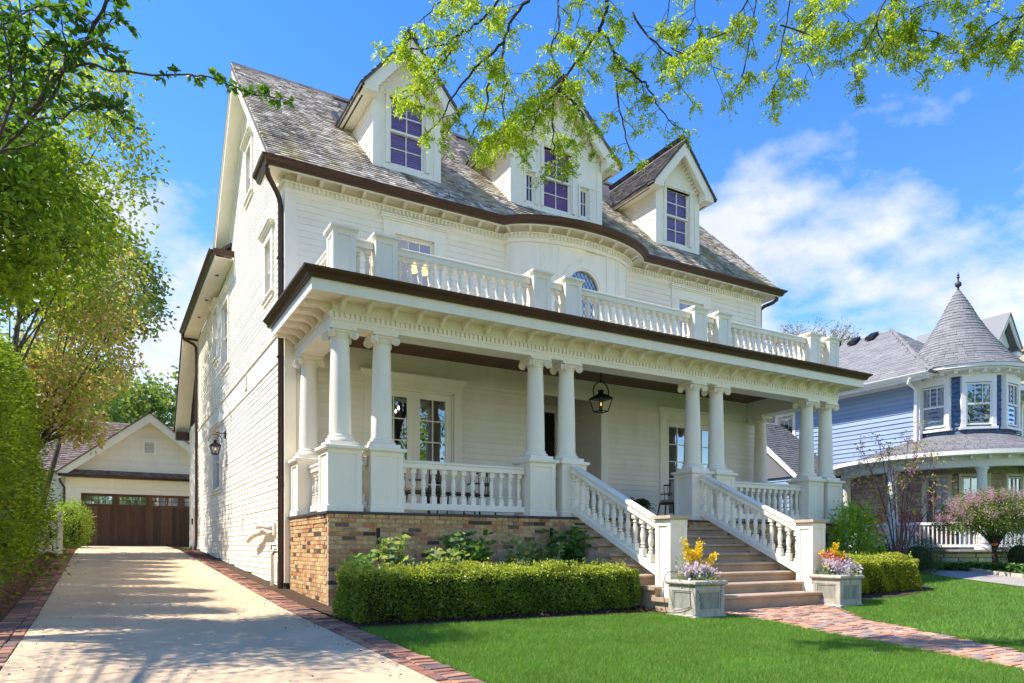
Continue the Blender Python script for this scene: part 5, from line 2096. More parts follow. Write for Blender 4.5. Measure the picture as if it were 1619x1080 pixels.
m = MB().box(DX0 - 0.16, DX0, GY - 0.035, GY + 0.06, 0.97, 3.10).box(DX1, DX1 + 0.16, GY - 0.035, GY + 0.06, 0.97, 3.10).box(DX0 - 0.16, DX1 + 0.16, GY - 0.04, GY + 0.06, 3.101, 3.28)
m.build('door_casing', 'paint', gar)
gd = empty('garage_door', (GC, GY, 0.97), gar)
n = 34
for i in range(n):
    a = DX0 + (DX1 - DX0) * i / n
    MB().box(a + 0.004, a + (DX1 - DX0) / n - 0.003, GY + 0.055 + rng.uniform(0, .004), GY + 0.09, DZ0, 2.60).build('plank', 'garage_wood', gd)
MB().box(DX0, DX1, GY + 0.07, GY + 0.10, DZ0, 2.6).build('door_backing', 'garage_wood', gd)
for k in range(4):
    a = DX0 + (DX1 - DX0) * k / 4
    c = DX0 + (DX1 - DX0) * (k + 1) / 4
    m = MB().box(a, a + 0.13, GY + 0.045, GY + 0.09, 2.60, DZ1).box(c - 0.13, c, GY + 0.046, GY + 0.09, 2.60, DZ1)
    m.box(a + 0.13, c - 0.13, GY + 0.045, GY + 0.09, 2.60, 2.68).box(a + 0.13, c - 0.13, GY + 0.045, GY + 0.09, 3.0, DZ1)
    u0, u1 = a + 0.13, c - 0.13
    for j in range(1, 4):
        x = u0 + (u1 - u0) * j / 4
        m.box(x - 0.012, x + 0.012, GY + 0.05, GY + 0.07, 2.68, 3.0)
    m.box(u0, u1, GY + 0.052, GY + 0.068, 2.83, 2.85)
    m.build('sash', 'garage_wood', gd)
    MB().box(u0, u1, GY + 0.072, GY + 0.076, 2.68, 3.0).build('pane', 'glass', gd)
MB().box(DX0, DX1, GY + 1.6, GY + 1.62, 1.0, 3.2).build('room_lining', 'room', gd)
# pent roof over the door
m = shingles((GL - 0.25, GY - 0.42, 3.80), (1, 0, 0), (0, 0.40, 0.22), GR - GL + 0.5, 0.42, 0.115)
m.build('shingle_field', 'cedar_brown', gar, kind='stuff')
MB().prism([(GY - 0.40, 3.79), (GY - 0.02, 4.01), (GY - 0.02, 3.74), (GY - 0.40, 3.73)], 'x', GL - 0.25, GR + 0.25).build('pent_roof', 'paint', gar)
MB().sweep([(GL - 0.25, GY - 0.40), (GR + 0.25, GY - 0.40)], [(0, 0), (0.05, 0), (0.09, 0.05), (0.1, 0.09), (0, 0.09)], 3.70).build('gutter', 'brown_metal', gar)
# gable rakes and roof
for s_ in (-1, 1):
    xe = GC + s_ * 3.2
    ze = GP - 3.2 * gsl
    MB().prism([(xe, ze), (GC, GP), (GC, GP - 0.36), (xe, ze - 0.30)], 'y', GY - 0.42, GY - 0.36).build('bargeboard', 'paint', gar)
    MB().prism([(xe, ze - 0.2), (GC, GP - 0.22), (GC, GP - 0.20), (xe, ze - 0.18)], 'y', GY - 0.36, GY).build('gable_soffit', 'paint', gar)
    MB().prism([(xe - s_ * -0.06, ze - 0.05), (GC, GP + 0.005), (GC, GP + 0.06), (xe - s_ * -0.06, ze + 0.01)], 'y', GY - 0.46, GY + 3.4).build('roof_deck', 'cedar_brown', gar)
MB().prism([(GC - 0.10, GP - 0.02), (GC, GP + 0.10), (GC + 0.10, GP - 0.02)], 'y', GY - 0.47, GY + 3.2).build('ridge_cap', 'cedar_dark', gar)
m = shingles((-2.6, GY + 0.2, 3.95), (1, 0, 0), (0, 1, 0.80), 9.4, 4.0, 0.14)
m.build('shingle_field', 'cedar_brown', gar, kind='stuff')
MB().prism([(GY + 0.2, 3.92), (GY + 3.3, 6.42), (GY + 6.4, 3.92)], 'x', -2.6, 6.8).build('main_roof', 'cedar_brown', gar)
MB().box(-2.3, 6.5, GY + 0.5, GY + 6.2, 0.9, 3.95).build('side_wall', 'siding', gar)
m = MB().box(GC - 0.28, GC - 0.17, GY - 0.05, GY, 4.75, 5.35).box(GC + 0.17, GC + 0.28, GY - 0.05, GY, 4.75, 5.35).box(GC - 0.17, GC + 0.17, GY - 0.05, GY, 4.75, 4.84).box(GC - 0.17, GC + 0.17, GY - 0.05, GY, 5.26, 5.35)
m.box(GC - 0.36, GC + 0.36, GY - 0.1, GY, 5.36, 5.42)
m.build('vent_frame', 'paint', gar)
for k in range(7):
    z = 4.85 + k * 0.058
    MB().prism([(GY - 0.035, z), (GY - 0.005, z + 0.05), (GY, z + 0.05), (GY - 0.03, z)], 'x', GC - 0.17, GC + 0.17).build('louvre', 'paint', gar)
MB().tube([(-1.45, GY - 0.3, 3.7), (-1.40, GY - 0.1, 3.5), (-1.28, GY - 0.02, 3.3), (-1.28, GY - 0.02, 1.0)], 0.045, 8).build('downspout', 'brown_metal', gar)

# ================================================================== blue house next door
blue = empty('blue_house', (26, 15, 0.5))
tag(blue, 'blue clapboard house with round shingled turret, cone roof and curved stone porch', 'house')
BXW = 23.2
TC = Vector((24.95, 13.3))
TOCAM = -TC.normalized()
TRIGHT = Vector((-TOCAM.y, TOCAM.x))
if TRIGHT.dot(Vector((RX, RY))) < 0:
    TRIGHT = -TRIGHT


def tdir(deg):
    a = R(deg)
    return TOCAM * math.cos(a) + TRIGHT * math.sin(a)


sw = empty('side_wall', (BXW, 20, 3.6), blue)
boards(sw, 'clapboard', 'left', BXW, [(18.45, 19.25, 4.55, 6.1)], frange(3.55, 6.35, 0.155), 0.155, lambda a, c: (13.6, 28.0), material='blue_siding', t0=0.034)
MB().box(BXW - 0.05, BXW + 0.1, 13.55, 13.75, 3.5, 6.5).build('corner_board', 'white_trim', sw)
MB().box(BXW - 0.05, BXW + 0.1, 13.75, 28, 6.30, 6.52).build('frieze_board', 'white_trim', sw)
wd = window(blue, 'left', BXW, 18.5, 19.2, 4.6, 6.05, 3, 1, 1, casing=0.12, head=0.14)
# stone ground floor
MB().box(BXW + 0.02, BXW + 0.4, 13.6, 28, 0.3, 3.6).build('stone_backing', 'stone_joint', blue)


def stones_flat(parent, x, y0, y1, z0, z1):
    z = z0
    while z < z1:
        h = rng.choice((0.14, 0.19, 0.25))
        h = min(h, z1 - z)
        y = y0 + rng.uniform(-0.2, 0)
        while y < y1:
            L = rng.uniform(0.25, 0.7)
            a, c = max(y, y0), min(y + L - 0.02, y1)
            if c - a > 0.08:
                t = rng.uniform(0.0, 0.03)
                MB().prism([(a, z), (c, z), (c, z + h - 0.02), (a + 0.01, z + h - 0.018)], 'x', x - 0.02 - t, x + 0.03).build('stone', 'stone', parent)
            y += L
        z += h


stones_flat(blue, BXW, 13.8, 19.0, 0.9, 3.45)


def ring_stones(parent, rad, a0, a1, z0, z1, Lr=(0.3, 0.75)):
    z = z0
    while z < z1 - 0.03:
        h = min(rng.choice((0.13, 0.17, 0.22)), z1 - z)
        a = a0
        while a < a1:
            L = rng.uniform(*Lr)
            da = math.degrees(L / rad)
            b_ = min(a + da, a1)
            o = rad + rng.uniform(0, 0.03)
            vs = []
            for zz_ in (z, z + h - 0.02):
                for aa in (a + 0.25, (a + b_) / 2, b_ - 0.25):
                    d = tdir(aa)
                    vs.append((TC.x + d.x * o, TC.y + d.y * o, zz_))
                for aa in (b_ - 0.25, a + 0.25):
                    d = tdir(aa)
                    vs.append((TC.x + d.x * (rad - 0.06), TC.y + d.y * (rad - 0.06), zz_))
            MB().add(vs, [(0, 1, 6, 5), (1, 2, 7, 6), (5, 6, 7, 8, 9), (0, 5, 9, 4), (2, 3, 8, 7), (0, 4, 3, 2, 1)]).build('stone', 'stone', parent)
            a = b_
        z += h


def ring(rad0, rad1, z0, z1, name, material, seg=64, a0=-130, a1=130, smooth=30):
    """closed band round the turret between two radii"""
    n = seg
    vs, fs = [], []
    for i in range(n + 1):
        d = tdir(a0 + (a1 - a0) * i / n)
        for r_, z in ((rad0, z0), (rad1, z0), (rad1, z1), (rad0, z1)):
            vs.append((TC.x + d.x * r_, TC.y + d.y * r_, z))
    for i in range(n):
        for j in range(4):
            j2 = (j + 1) % 4
            fs.append((i * 4 + j, i * 4 + j2, (i + 1) * 4 + j2, (i + 1) * 4 + j))
    return MB().add(vs, fs).build(name, material, blue, smooth=smooth)


RT = 1.60
# upper turret: faceted wall, scales between the windows
WA = (-70, -25, 20, 65, 110)
MB().lathe([(RT - 0.06, 4.4), (RT - 0.06, 6.5)], (TC.x, TC.y, 0), 40).build('turret_wall', 'blue_scale', blue)
sc = MB()
for k in range(13):
    z = 4.50 + k * 0.15
    a = -110 + (3.2 if k % 2 else 0)
    while a < 130:
        d = tdir(a)
        t = Vector((-d.y, d.x))
        w2 = 0.085
        ro, ri = RT - 0.012, RT - 0.05
        vs = []
        for uu, zz_ in ((-w2, z + 0.17), (-w2, z + 0.05), (-w2 * 0.6, z + 0.012), (0, z), (w2 * 0.6, z + 0.012), (w2, z + 0.05), (w2, z + 0.17)):
            rr = ro if zz_ < z + 0.1 else ri
            vs.append((TC.x + d.x * rr + t.x * uu, TC.y + d.y * rr + t.y * uu, zz_))
        back = [(v[0] - d.x * 0.03, v[1] - d.y * 0.03, v[2]) for v in vs]
        sc.add(vs + back, [tuple(range(7)), (1, 8, 9, 2), (2, 9, 10, 3), (3, 10, 11, 4), (4, 11, 12, 5)], rng.uniform(.01, .99))
        a += 6.4
sc.build('fish_scale_shingles', 'blue_scale', blue, kind='stuff')


def t_window(ang, rad, z0, z1, wd_, upper, trim='white_trim', pane_m='glass', shade=True):
    d = tdir(ang)
    rz = math.atan2(d.y, d.x) + R(90)            # local -Y looks outward
    loc = (TC.x + d.x * rad, TC.y + d.y * rad, z0)
    e = empty('turret_window' if upper else 'porch_window', loc, blue)
    e.rotation_euler.z = rz
    h = z1 - z0
    a = wd_ / 2

    def part(nm, mb, mt):
        me = mb.mesh(nm)
        me.materials.append(MATS[mt])
        o = bpy.data.objects.new(nm, me)
        COL.objects.link(o)
        o.parent = e
        WL[o.name] = loc
        return o
    cs = 0.12 if upper else 0.08
    part('casing', MB().box(-a - cs, -a, -0.05, 0.1, -0.06, h + 0.02).box(a, a + cs, -0.05, 0.1, -0.06, h + 0.02).box(-a - cs - 0.002, a + cs + 0.002, -0.055, 0.1, h + 0.02, h + 0.26 if upper else h + 0.1), trim)
    part('sill', MB().box(-a - cs - 0.04, a + cs + 0.04, -0.09, 0.1, -0.14, -0.061), trim)
    f = 0.05
    m = MB().box(-a, -a + f, -0.02, 0.03, 0, h).box(a - f, a, -0.02, 0.03, 0, h).box(-a + f, a - f, -0.02, 0.03, 0, f).box(-a + f, a - f, -0.02, 0.03, h - f, h)
    if upper:
        m.box(-a + f, a - f, -0.035, 0.03, h * 0.5 - 0.03, h * 0.5 + 0.03)
    part('sash', m, trim)
    for i in (1, 2):
        x = -a + f + (2 * a - 2 * f) * i / 3
        part('muntin', MB().box(x - 0.012, x + 0.012, -0.015, 0.02, h * 0.5 + 0.03 if upper else f, h - f), trim)
    part('pane', MB().box(-a + f, a - f, 0.012, 0.016, f, h - f), pane_m)
    part('room_lining', MB().box(-a, a, 0.30 if not shade else 0.09, 0.31 if not shade else 0.1, 0, h), 'curtain' if shade else 'room')
    return e


for a in WA:
    t_window(a, RT - 0.01, 4.80, 6.12, 0.74, True)
# eave, brackets, gutter and cone roof
ring(RT - 0.1, 1.98, 6.50, 6.54, 'turret_soffit', 'white_trim')
ring(RT - 0.02, RT + 0.05, 6.36, 6.50, 'turret_frieze', 'white_trim')
ring(1.94, 2.06, 6.55, 6.68, 'turret_gutter', 'white_trim')
for a in range(-110, 130, 12):
    d = tdir(a)
    o = MB().box(-0.05, 0.05, -0.30, 0, 0, 0.09).mesh('bracket')
    put('turret_bracket', o, 'white_trim', blue, (TC.x + d.x * RT, TC.y + d.y * RT, 6.41), math.atan2(d.y, d.x) + R(90))
prof = [(2.08, 6.66), (1.85, 6.80), (1.62, 7.02), (1.34, 7.38), (1.08, 7.74), (0.83, 8.10), (0.60, 8.52), (0.40, 8.93), (0.2, 9.30), (0.06, 9.56)]
MB().lathe([(r_ - 0.02, z) for r_, z in prof], (TC.x, TC.y, 0), 40).build('turret_cone', 'asphalt_shingle', blue)


def prof_at(prof, s):
    acc = 0
    for p, q in zip(prof[:-1], prof[1:]):
        L = math.hypot(q[0] - p[0], q[1] - p[1])
        if acc + L >= s:
            t = (s - acc) / L
            return (p[0] + (q[0] - p[0]) * t, p[1] + (q[1] - p[1]) * t)
        acc += L
    return prof[-1]


def cone_shingles(prof, exp, wd_, a0=-130, a1=130):
    m = MB()
    tot = sum(math.hypot(q[0] - p[0], q[1] - p[1]) for p, q in zip(prof[:-1], prof[1:]))
    s = 0.0
    while s < tot - 0.05:
        r0, z0 = prof_at(prof, s)
        r1, z1 = prof_at(prof, min(tot, s + exp * 1.1))
        a = a0 - rng.uniform(0, 8)
        while a < a1:
            w_ = wd_ * rng.uniform(0.6, 1.2)
            da = min(40, math.degrees(w_ / max(0.1, r0)))
            lift = 0.012 + rng.choice((0, 0.010))
            vs = []
            k = 3
            for q in range(k):
                d = tdir(a + (da - 0.3) * q / (k - 1))
                vs.append((TC.x + d.x * (r0 + lift), TC.y + d.y * (r0 + lift), z0 + 0.004))
            for q in range(k):
                d = tdir(a + (da - 0.3) * (k - 1 - q) / (k - 1))
                vs.append((TC.x + d.x * (r1 + 0.002), TC.y + d.y * (r1 + 0.002), z1))
            for q in range(k):
                d = tdir(a + (da - 0.3) * q / (k - 1))
                vs.append((TC.x + d.x * (r0 - 0.02), TC.y + d.y * (r0 - 0.02), z0 - 0.004))
            m.add(vs, [(0, 1, 4, 5), (1, 2, 3, 4), (6, 7, 1, 0), (7, 8, 2, 1)], rng.uniform(.01, .99))
            a += da
        s += exp
    return m


cone_shingles(prof, 0.125, 0.30).build('cone_shingles', 'asphalt_shingle', blue, kind='stuff')
MB().lathe([(0.075, 9.50), (0.03, 9.62), (0.035, 9.68), (0.09, 9.72), (0.105, 9.78), (0.085, 9.84), (0.03, 9.88), (0.025, 9.98), (0.06, 10.01), (0.02, 10.05), (0.045, 10.09), (0.02, 10.13), (0.004, 10.22)], (TC.x, TC.y, 0), 12).build('finial', 'lead', blue, smooth=60)

# main roof, hipped, with ridge vents
EX, EZ = 22.62, 6.50
RXX, RZZ, RY0 = 26.0, 9.18, 16.3
MB().add([(EX, 12.9, EZ), (EX, 29, EZ), (RXX, 27, RZZ), (RXX, RY0, RZZ), (30.5, 12.9, EZ), (30.5, 29, EZ)], [(0, 3, 2, 1), (0, 4, 3), (3, 4, 5, 2)]).build('main_roof', 'asphalt_shingle', blue)
rl = math.hypot(RXX - EX, RZZ - EZ)
keep = lambda c: c.y > 12.9 + (c.x - EX) / (RXX - EX) * (RY0 - 12.9)
shingles((EX - 0.02, 28.0, EZ), (0, -1, 0), (RXX - EX, 0, RZZ - EZ), 15.1, rl, 0.14, keep, 0.18, 0.42, 0.008, jag=0.0).build('shingle_field', 'asphalt_shingle', blue, kind='stuff')
hl = math.hypot(RY0 - 12.9, RZZ - EZ)
keep2 = lambda c: c.x > EX + (c.y - 12.9) / (RY0 - 12.9) * (RXX - EX) and c.x < 30.5 - (c.y - 12.9) / (RY0 - 12.9) * (30.5 - RXX)
shingles((EX, 12.88, EZ), (1, 0, 0), (0, RY0 - 12.9, RZZ - EZ), 7.8, hl, 0.14, keep2, 0.18, 0.42, 0.008, jag=0.0).build('shingle_field', 'asphalt_shingle', blue, kind='stuff')
# hip caps
a_, b_ = Vector((EX, 12.9, EZ)), Vector((RXX, RY0, RZZ))
for i in range(20):
    p, q = a_.lerp(b_, i / 20), a_.lerp(b_, (i + 1) / 20)
    MB().tube([p + Vector((0, 0, 0.01)), q + Vector((0, 0, 0.02))], 0.07, 6).build('hip_cap', 'asphalt_shingle', blue)
for y in (16.75, 17.5, 18.35):
    xx = RXX - 0.28
    MB().prism([(xx - 0.20, RZZ - 0.28), (xx - 0.20, RZZ - 0.16), (xx + 0.18, RZZ + 0.08), (xx + 0.18, RZZ - 0.08)], 'y', y, y + 0.32).build('roof_vent', 'black_metal', blue)
MB().box(EX + 0.02, BXW, 12.95, 28, EZ - 0.05, EZ - 0.02).build('eave_soffit', 'white_trim', blue)
MB().box(EX - 0.02, EX + 0.02, 12.95, 28, EZ - 0.20, EZ - 0.03).build('eave_fascia', 'white_trim', blue)
MB().sweep([(EX - 0.02, 28), (EX - 0.02, 12.95)], GUT, EZ - 0.13).build('eave_gutter', 'white_trim', blue)
for i in range(14):
    y = 14.3 + i * 0.95
    MB().box(EX + 0.05, BXW, y, y + 0.12, EZ - 0.13, EZ - 0.051).build('eave_bracket', 'white_trim', blue)
MB().tube([(EX - 0.08, 13.5, EZ - 0.1), (EX - 0.02, 13.6, EZ - 0.25), (BXW - 0.1, 13.65, EZ - 0.4), (BXW - 0.09, 13.65, 4.0)], 0.05, 8).build('downspout', 'white_trim', blue)
# front gable with arched window to the right of the turret
gx0 = at(1583, 560, 27.0)
gxx, gyy = gx0[0], gx0[1]
d_ = empty('front_gable', (gxx, gyy, 7.6), blue)
hw_, pk, ev = 0.60, 9.70, 8.62
MB().prism([(gxx - hw_, 7.2), (gxx + hw_, 7.2), (gxx + hw_, ev), (gxx, pk - 0.25), (gxx - hw_, ev)], 'y', gyy, gyy + 0.1).build('gable_wall', 'white_trim', d_)
for s_ in (-1, 1):
    MB().prism([(gxx, pk), (gxx + s_ * 0.82, ev - 0.06), (gxx + s_ * 0.82, ev - 0.22), (gxx, pk - 0.22)], 'y', gyy - 0.30, gyy - 0.24).build('bargeboard', 'white_trim', d_)
    MB().prism([(gxx, pk + 0.06), (gxx + s_ * 0.88, ev - 0.08), (gxx + s_ * 0.88, ev - 0.14), (gxx, pk)], 'y', gyy - 0.34, gyy + 3.2).build('gable_roof', 'asphalt_shingle', d_)
    x0, x1 = sorted((gxx + s_ * 0.86, gxx + s_ * 0.50))
    MB().box(x0, x1, gyy - 0.30, gyy, ev - 0.42, ev - 0.26).build('gable_return', 'white_trim', d_)
    MB().prism([(x0 - 0.02, ev - 0.26), (x1 + 0.02, ev - 0.26), ((x0 + x1) / 2, ev - 0.12)], 'y', gyy - 0.32, gyy).build('return_roof', 'asphalt_shingle', d_)
    x0, x1 = sorted((gxx + s_ * hw_, gxx + s_ * (hw_ - 0.1)))
    MB().box(x0, x1, gyy, gyy + 2.6, 7.2, ev - 0.05).build('cheek_wall', 'white_trim', d_)
MB().box(gxx - 0.30, gxx + 0.30, gyy - 0.02, gyy - 0.001, 7.3, 8.5).build('gable_pane', 'glass', d_)
MB().box(gxx - 0.02, gxx + 0.02, gyy - 0.04, gyy - 0.021, 7.3, 8.5).box(gxx - 0.36, gxx - 0.30, gyy - 0.04, gyy - 0.001, 7.3, 8.5).box(gxx + 0.30, gxx + 0.36, gyy - 0.04, gyy - 0.001, 7.3, 8.5).build('muntin', 'white_trim', d_)
c0 = at(1612, 565, 28.5)
MB().box(c0[0] - 0.45, c0[0] + 0.7, c0[1] - 0.4, c0[1] + 0.4, 7.0, 8.62).build('chimney', 'stone', blue)
MB().box(c0[0] - 0.53, c0[0] + 0.78, c0[1] - 0.48, c0[1] + 0.48, 8.62, 8.84).build('chimney_cap', 'cap_stone', blue)
# front wing to the right
MB().box(26.4, 31, 13.2, 13.4, 3.6, 6.5).build('front_wall', 'blue_scale', blue)
MB().box(26.3, 31, 12.5, 13.2, 6.35, 6.5).build('front_soffit', 'white_trim', blue)
for k in range(8):
    MB().box(26.5 + k * 0.45, 26.6 + k * 0.45, 12.6, 13.19, 6.22, 6.35).build('front_bracket', 'white_trim', blue)
for x in (26.55, 27.75, 28.95):
    window(blue, 'front', 13.2, x, x + 0.75, 4.7, 6.0, 3, 1, 1, casing=0.14, head=0.14)
# small gabled side bay
m = MB().prism([(16.4, 3.42), (19.0, 5.76), (21.6, 3.42)], 'x', 20.86, 23.2)
m.build('bay_roof', 'asphalt_shingle', blue)
shingles((23.2, 16.36, 3.42), (-1, 0, 0), (0, 2.6, 2.34), 2.45, 3.45, 0.14, None, 0.18, 0.42, 0.01, jag=0).build('bay_shingles', 'asphalt_shingle', blue, kind='stuff')
MB().prism([(16.35, 3.40), (19.0, 5.78), (19.0, 5.52), (16.35, 3.20)], 'x', 20.74, 20.80).build('bay_rake', 'white_trim', blue)
boards(blue, 'clapboard', 'left', 20.95, [], frange(0.5, 5.2, 0.155), 0.155, lambda a, c: (16.7 + max(0, (c - 3.5) / 0.9), 21.2), material='blue_siding', t0=0.034)
boards(blue, 'clapboard', 'front', 16.72, [], frange(0.5, 3.3, 0.155), 0.155, lambda a, c: (20.97, 23.2), material='blue_siding', t0=0.034)
MB().sweep([(20.8, 16.38), (23.1, 16.38)], GUT, 3.26).build('bay_gutter', 'white_trim', blue)

# curved porch
PR = 3.86
PFZ = 0.88
MB().lathe([(0.1, PFZ - 0.06), (3.72, PFZ - 0.06), (3.72, PFZ), (0.1, PFZ)], (TC.x, TC.y, 0), 64).build('porch_floor', 'grey_walk', blue)
MB().lathe([(3.52, 0.2), (3.52, PFZ - 0.061)], (TC.x, TC.y, 0), 64, cap=False).build('porch_wall_backing', 'stone_joint', blue)
ring_stones(blue, 3.55, -62, 62, 0.30, PFZ - 0.065, (0.45, 1.0))
pp = [(PR, 3.72), (3.2, 3.92), (2.4, 4.22), (1.55, 4.55)]
MB().lathe([(r_, z - 0.03) for r_, z in pp], (TC.x, TC.y, 0), 72).build('porch_roof', 'asphalt_shingle', blue)
cone_shingles(pp, 0.14, 0.33, -115, 115).build('porch_shingles', 'asphalt_shingle', blue, kind='stuff')
ring(PR - 0.03, PR + 0.10, 3.62, 3.74, 'porch_gutter', 'white_trim', 90)
ring(3.35, PR - 0.03, 3.60, 3.64, 'porch_soffit', 'white_trim', 90)
ring(3.28, 3.58, 3.30, 3.60, 'porch_frieze', 'white_trim', 90)
ring(1.6, 3.28, 3.50, 3.54, 'porch_ceiling', 'ceiling_wood', 60)
for a in range(-100, 110, 7):
    d = tdir(a)
    o = MB().box(-0.03, 0.03, -0.25, 0, 0, 0.09).mesh('bracket')
    put('porch_bracket', o, 'white_trim', blue, (TC.x + d.x * 3.58, TC.y + d.y * 3.58, 3.50), math.atan2(d.y, d.x) + R(90))
colm = MB().lathe([(0.20, 0), (0.20, 0.06), (0.165, 0.10), (0.155, 0.14), (0.15, 0.8), (0.125, 2.25), (0.14, 2.28), (0.15, 2.33), (0.185, 2.36), (0.185, 2.42)], seg=20).mesh('porch_column', 40)
for a in (-78, -31, 10, 52, 95):
    d = tdir(a)
    put('porch_column', colm, 'white_trim', blue, (TC.x + d.x * 3.40, TC.y + d.y * 3.40, PFZ))
rl_ = empty('porch_railing', (TC.x - 3, TC.y - 1.6, PFZ), blue)


def arc_rail(r_, z0, z1, wd_, a0, a1, name):
    n = 40
    vs, fs = [], []
    for i in range(n + 1):
        d = tdir(a0 + (a1 - a0) * i / n)
        for rr, z in ((r_ - wd_, z0), (r_ + wd_, z0), (r_ + wd_, z1), (r_ - wd_, z1)):
            vs.append((TC.x + d.x * rr, TC.y + d.y * rr, z))
    for i in range(n):
        for j in range(4):
            j2 = (j + 1) % 4
            fs.append((i * 4 + j, i * 4 + j2, (i + 1) * 4 + j2, (i + 1) * 4 + j))
    MB().add(vs, fs).build(name, 'white_trim', rl_)


arc_rail(3.40, 1.62, 1.70, 0.05, -90, 62, 'top_rail')
arc_rail(3.40, 0.95, 1.03, 0.035, -90, 62, 'bottom_rail')
bm2 = MB().box(-0.02, 0.02, -0.02, 0.02, 0, 0.6).mesh('baluster')
a = -89
while a < 61:
    d = tdir(a)
    put('baluster', bm2, 'white_trim', rl_, (TC.x + d.x * 3.40, TC.y + d.y * 3.40, 1.025), math.atan2(d.y, d.x))
    a += 1.95
# stone turret below the roof
MB().lathe([(1.78, 0.3), (1.78, 3.6)], (TC.x, TC.y, 0), 48, cap=False).build('turret_stone_backing', 'stone_joint', blue)
lower = (-68, -19, 14, 56)
for a0, a1 in ((-110, -82), (-54, -33), (-5, 0), (28, 42)):
    ring_stones(blue, 1.80, a0, a1, PFZ, 3.25, (0.2, 0.5))
ring_stones(blue, 1.80, -110, 100, 3.25, 3.5, (0.4, 0.8))
ring_stones(blue, 1.80, -82, -54, PFZ, 1.1)
for a in lower[1:]:
    t_window(a, 1.79, PFZ + 0.12, 3.15, 0.70, False, shade=False)
ring_stones(blue, 1.80, -82, -54, 1.1, 3.25)

# rocking chairs on the neighbour's porch
def rocker(loc, rz, label):
    e = tag(empty('rocking_chair', loc), label, 'rocking chair', 'rocking chairs on the stone porch')
    e.rotation_euler.z = rz
    L = loc

    def part(nm, mb, mt='chair_wood'):
        me = mb.mesh(nm)
        me.materials.append(MATS[mt])
        o = bpy.data.objects.new(nm, me)
        COL.objects.link(o)
        o.parent = e
        WL[o.name] = L
    for sx in (-0.27, 0.27):
        part('rocker_runner', MB().tube([(sx, -0.45, 0.10), (sx, -0.2, 0.03), (sx, 0.05, 0.02), (sx, 0.3, 0.05), (sx, 0.5, 0.14)], 0.022, 6))
        part('leg', MB().tube([(sx, -0.22, 0.04), (sx, -0.24, 0.64)], 0.022, 6))
        part('leg', MB().tube([(sx, 0.24, 0.05), (sx, 0.26, 0.45), (sx, 0.42, 1.15)], 0.022, 6))
        part('arm', MB().box(sx - 0.05, sx + 0.05, -0.32, 0.32, 0.63, 0.66))
    for k in range(6):
        part('seat_slat', MB().box(-0.26, 0.26, -0.26 + k * 0.085, -0.185 + k * 0.085, 0.40 - k * 0.008, 0.42 - k * 0.008))
    for k in range(6):
        x = -0.22 + k * 0.088
        part('back_slat', MB().add([(x - 0.03, 0.25, 0.42), (x + 0.03, 0.25, 0.42), (x + 0.03, 0.43, 1.12), (x - 0.03, 0.43, 1.12), (x - 0.03, 0.27, 0.42), (x + 0.03, 0.27, 0.42), (x + 0.03, 0.45, 1.12), (x - 0.03, 0.45, 1.12)],
                                 [(0, 1, 2, 3), (4, 7, 6, 5), (0, 4, 5, 1), (1, 5, 6, 2), (2, 6, 7, 3), (3, 7, 4, 0)]))
    part('head_rail', MB().box(-0.29, 0.29, 0.40, 0.45, 1.08, 1.18))
    return e


for ang, rr, rz, lb in ((-27, 2.75, R(-150), 'reddish wooden rocking chair nearest the middle column of the stone porch'),
                        (-13, 2.7, R(-205), 'reddish wooden rocking chair behind the railing beside the pink flowering tree'),
                        (-52, 2.8, R(-120), 'reddish wooden rocking chair low behind the railing near the leafy bush')):
    d = tdir(ang)
    rocker((TC.x + d.x * rr, TC.y + d.y * rr, PFZ), rz + R(90), lb)

# ================================================================== things on and around the porch
def lantern(root, c, zb, rb, rt, h, hoop=True):
    x, y = c

    def fr(z, r_):
        return [(x - r_, y - r_, z), (x + r_, y - r_, z), (x + r_, y + r_, z), (x - r_, y + r_, z)]
    m = MB()
    b0, b1 = fr(zb, rb), fr(zb + h, rt)
    for i in range(4):
        m.tube([b0[i], b1[i]], 0.011, 5)
        m.tube([b0[i], b0[(i + 1) % 4]], 0.012, 5)
        m.tube([b1[i], b1[(i + 1) % 4]], 0.016, 5)
    m.build('frame', 'black_metal', root)
    for i in range(4):
        j = (i + 1) % 4
        MB().add([b0[i], b0[j], b1[j], b1[i]], [(0, 1, 2, 3)]).build('pane', 'lantern_glass', root)
    e0, e1 = fr(zb + h + 0.005, rt * 1.12), fr(zb + h + h * 0.36, rt * 0.42)
    MB().add(e0 + e1, [(0, 1, 5, 4), (1, 2, 6, 5), (2, 3, 7, 6), (3, 0, 4, 7), (4, 5, 6, 7)]).build('hood', 'black_metal', root)
    zt = zb + h * 1.36
    MB().lathe([(rt * 0.38, zt), (rt * 0.30, zt + h * 0.1), (rt * 0.30, zt + h * 0.2), (rt * 0.42, zt + h * 0.22), (rt * 0.36, zt + h * 0.3), (rt * 0.1, zt + h * 0.36)], (x, y, 0), 12).build('chimney', 'black_metal', root)
    MB().lathe([(0.03, zb), (0.022, zb + 0.05), (0.014, zb + h * 0.42), (0.02, zb + h * 0.45)], (x, y, 0), 8).build('burner', 'black_metal', root)
    MB().lathe([(0.002, zb + h * 0.45), (0.016, zb + h * 0.52), (0.012, zb + h * 0.62), (0.001, zb + h * 0.74)], (x, y, 0), 8).build('flame', 'flame', root)
    return zt + h * 0.36


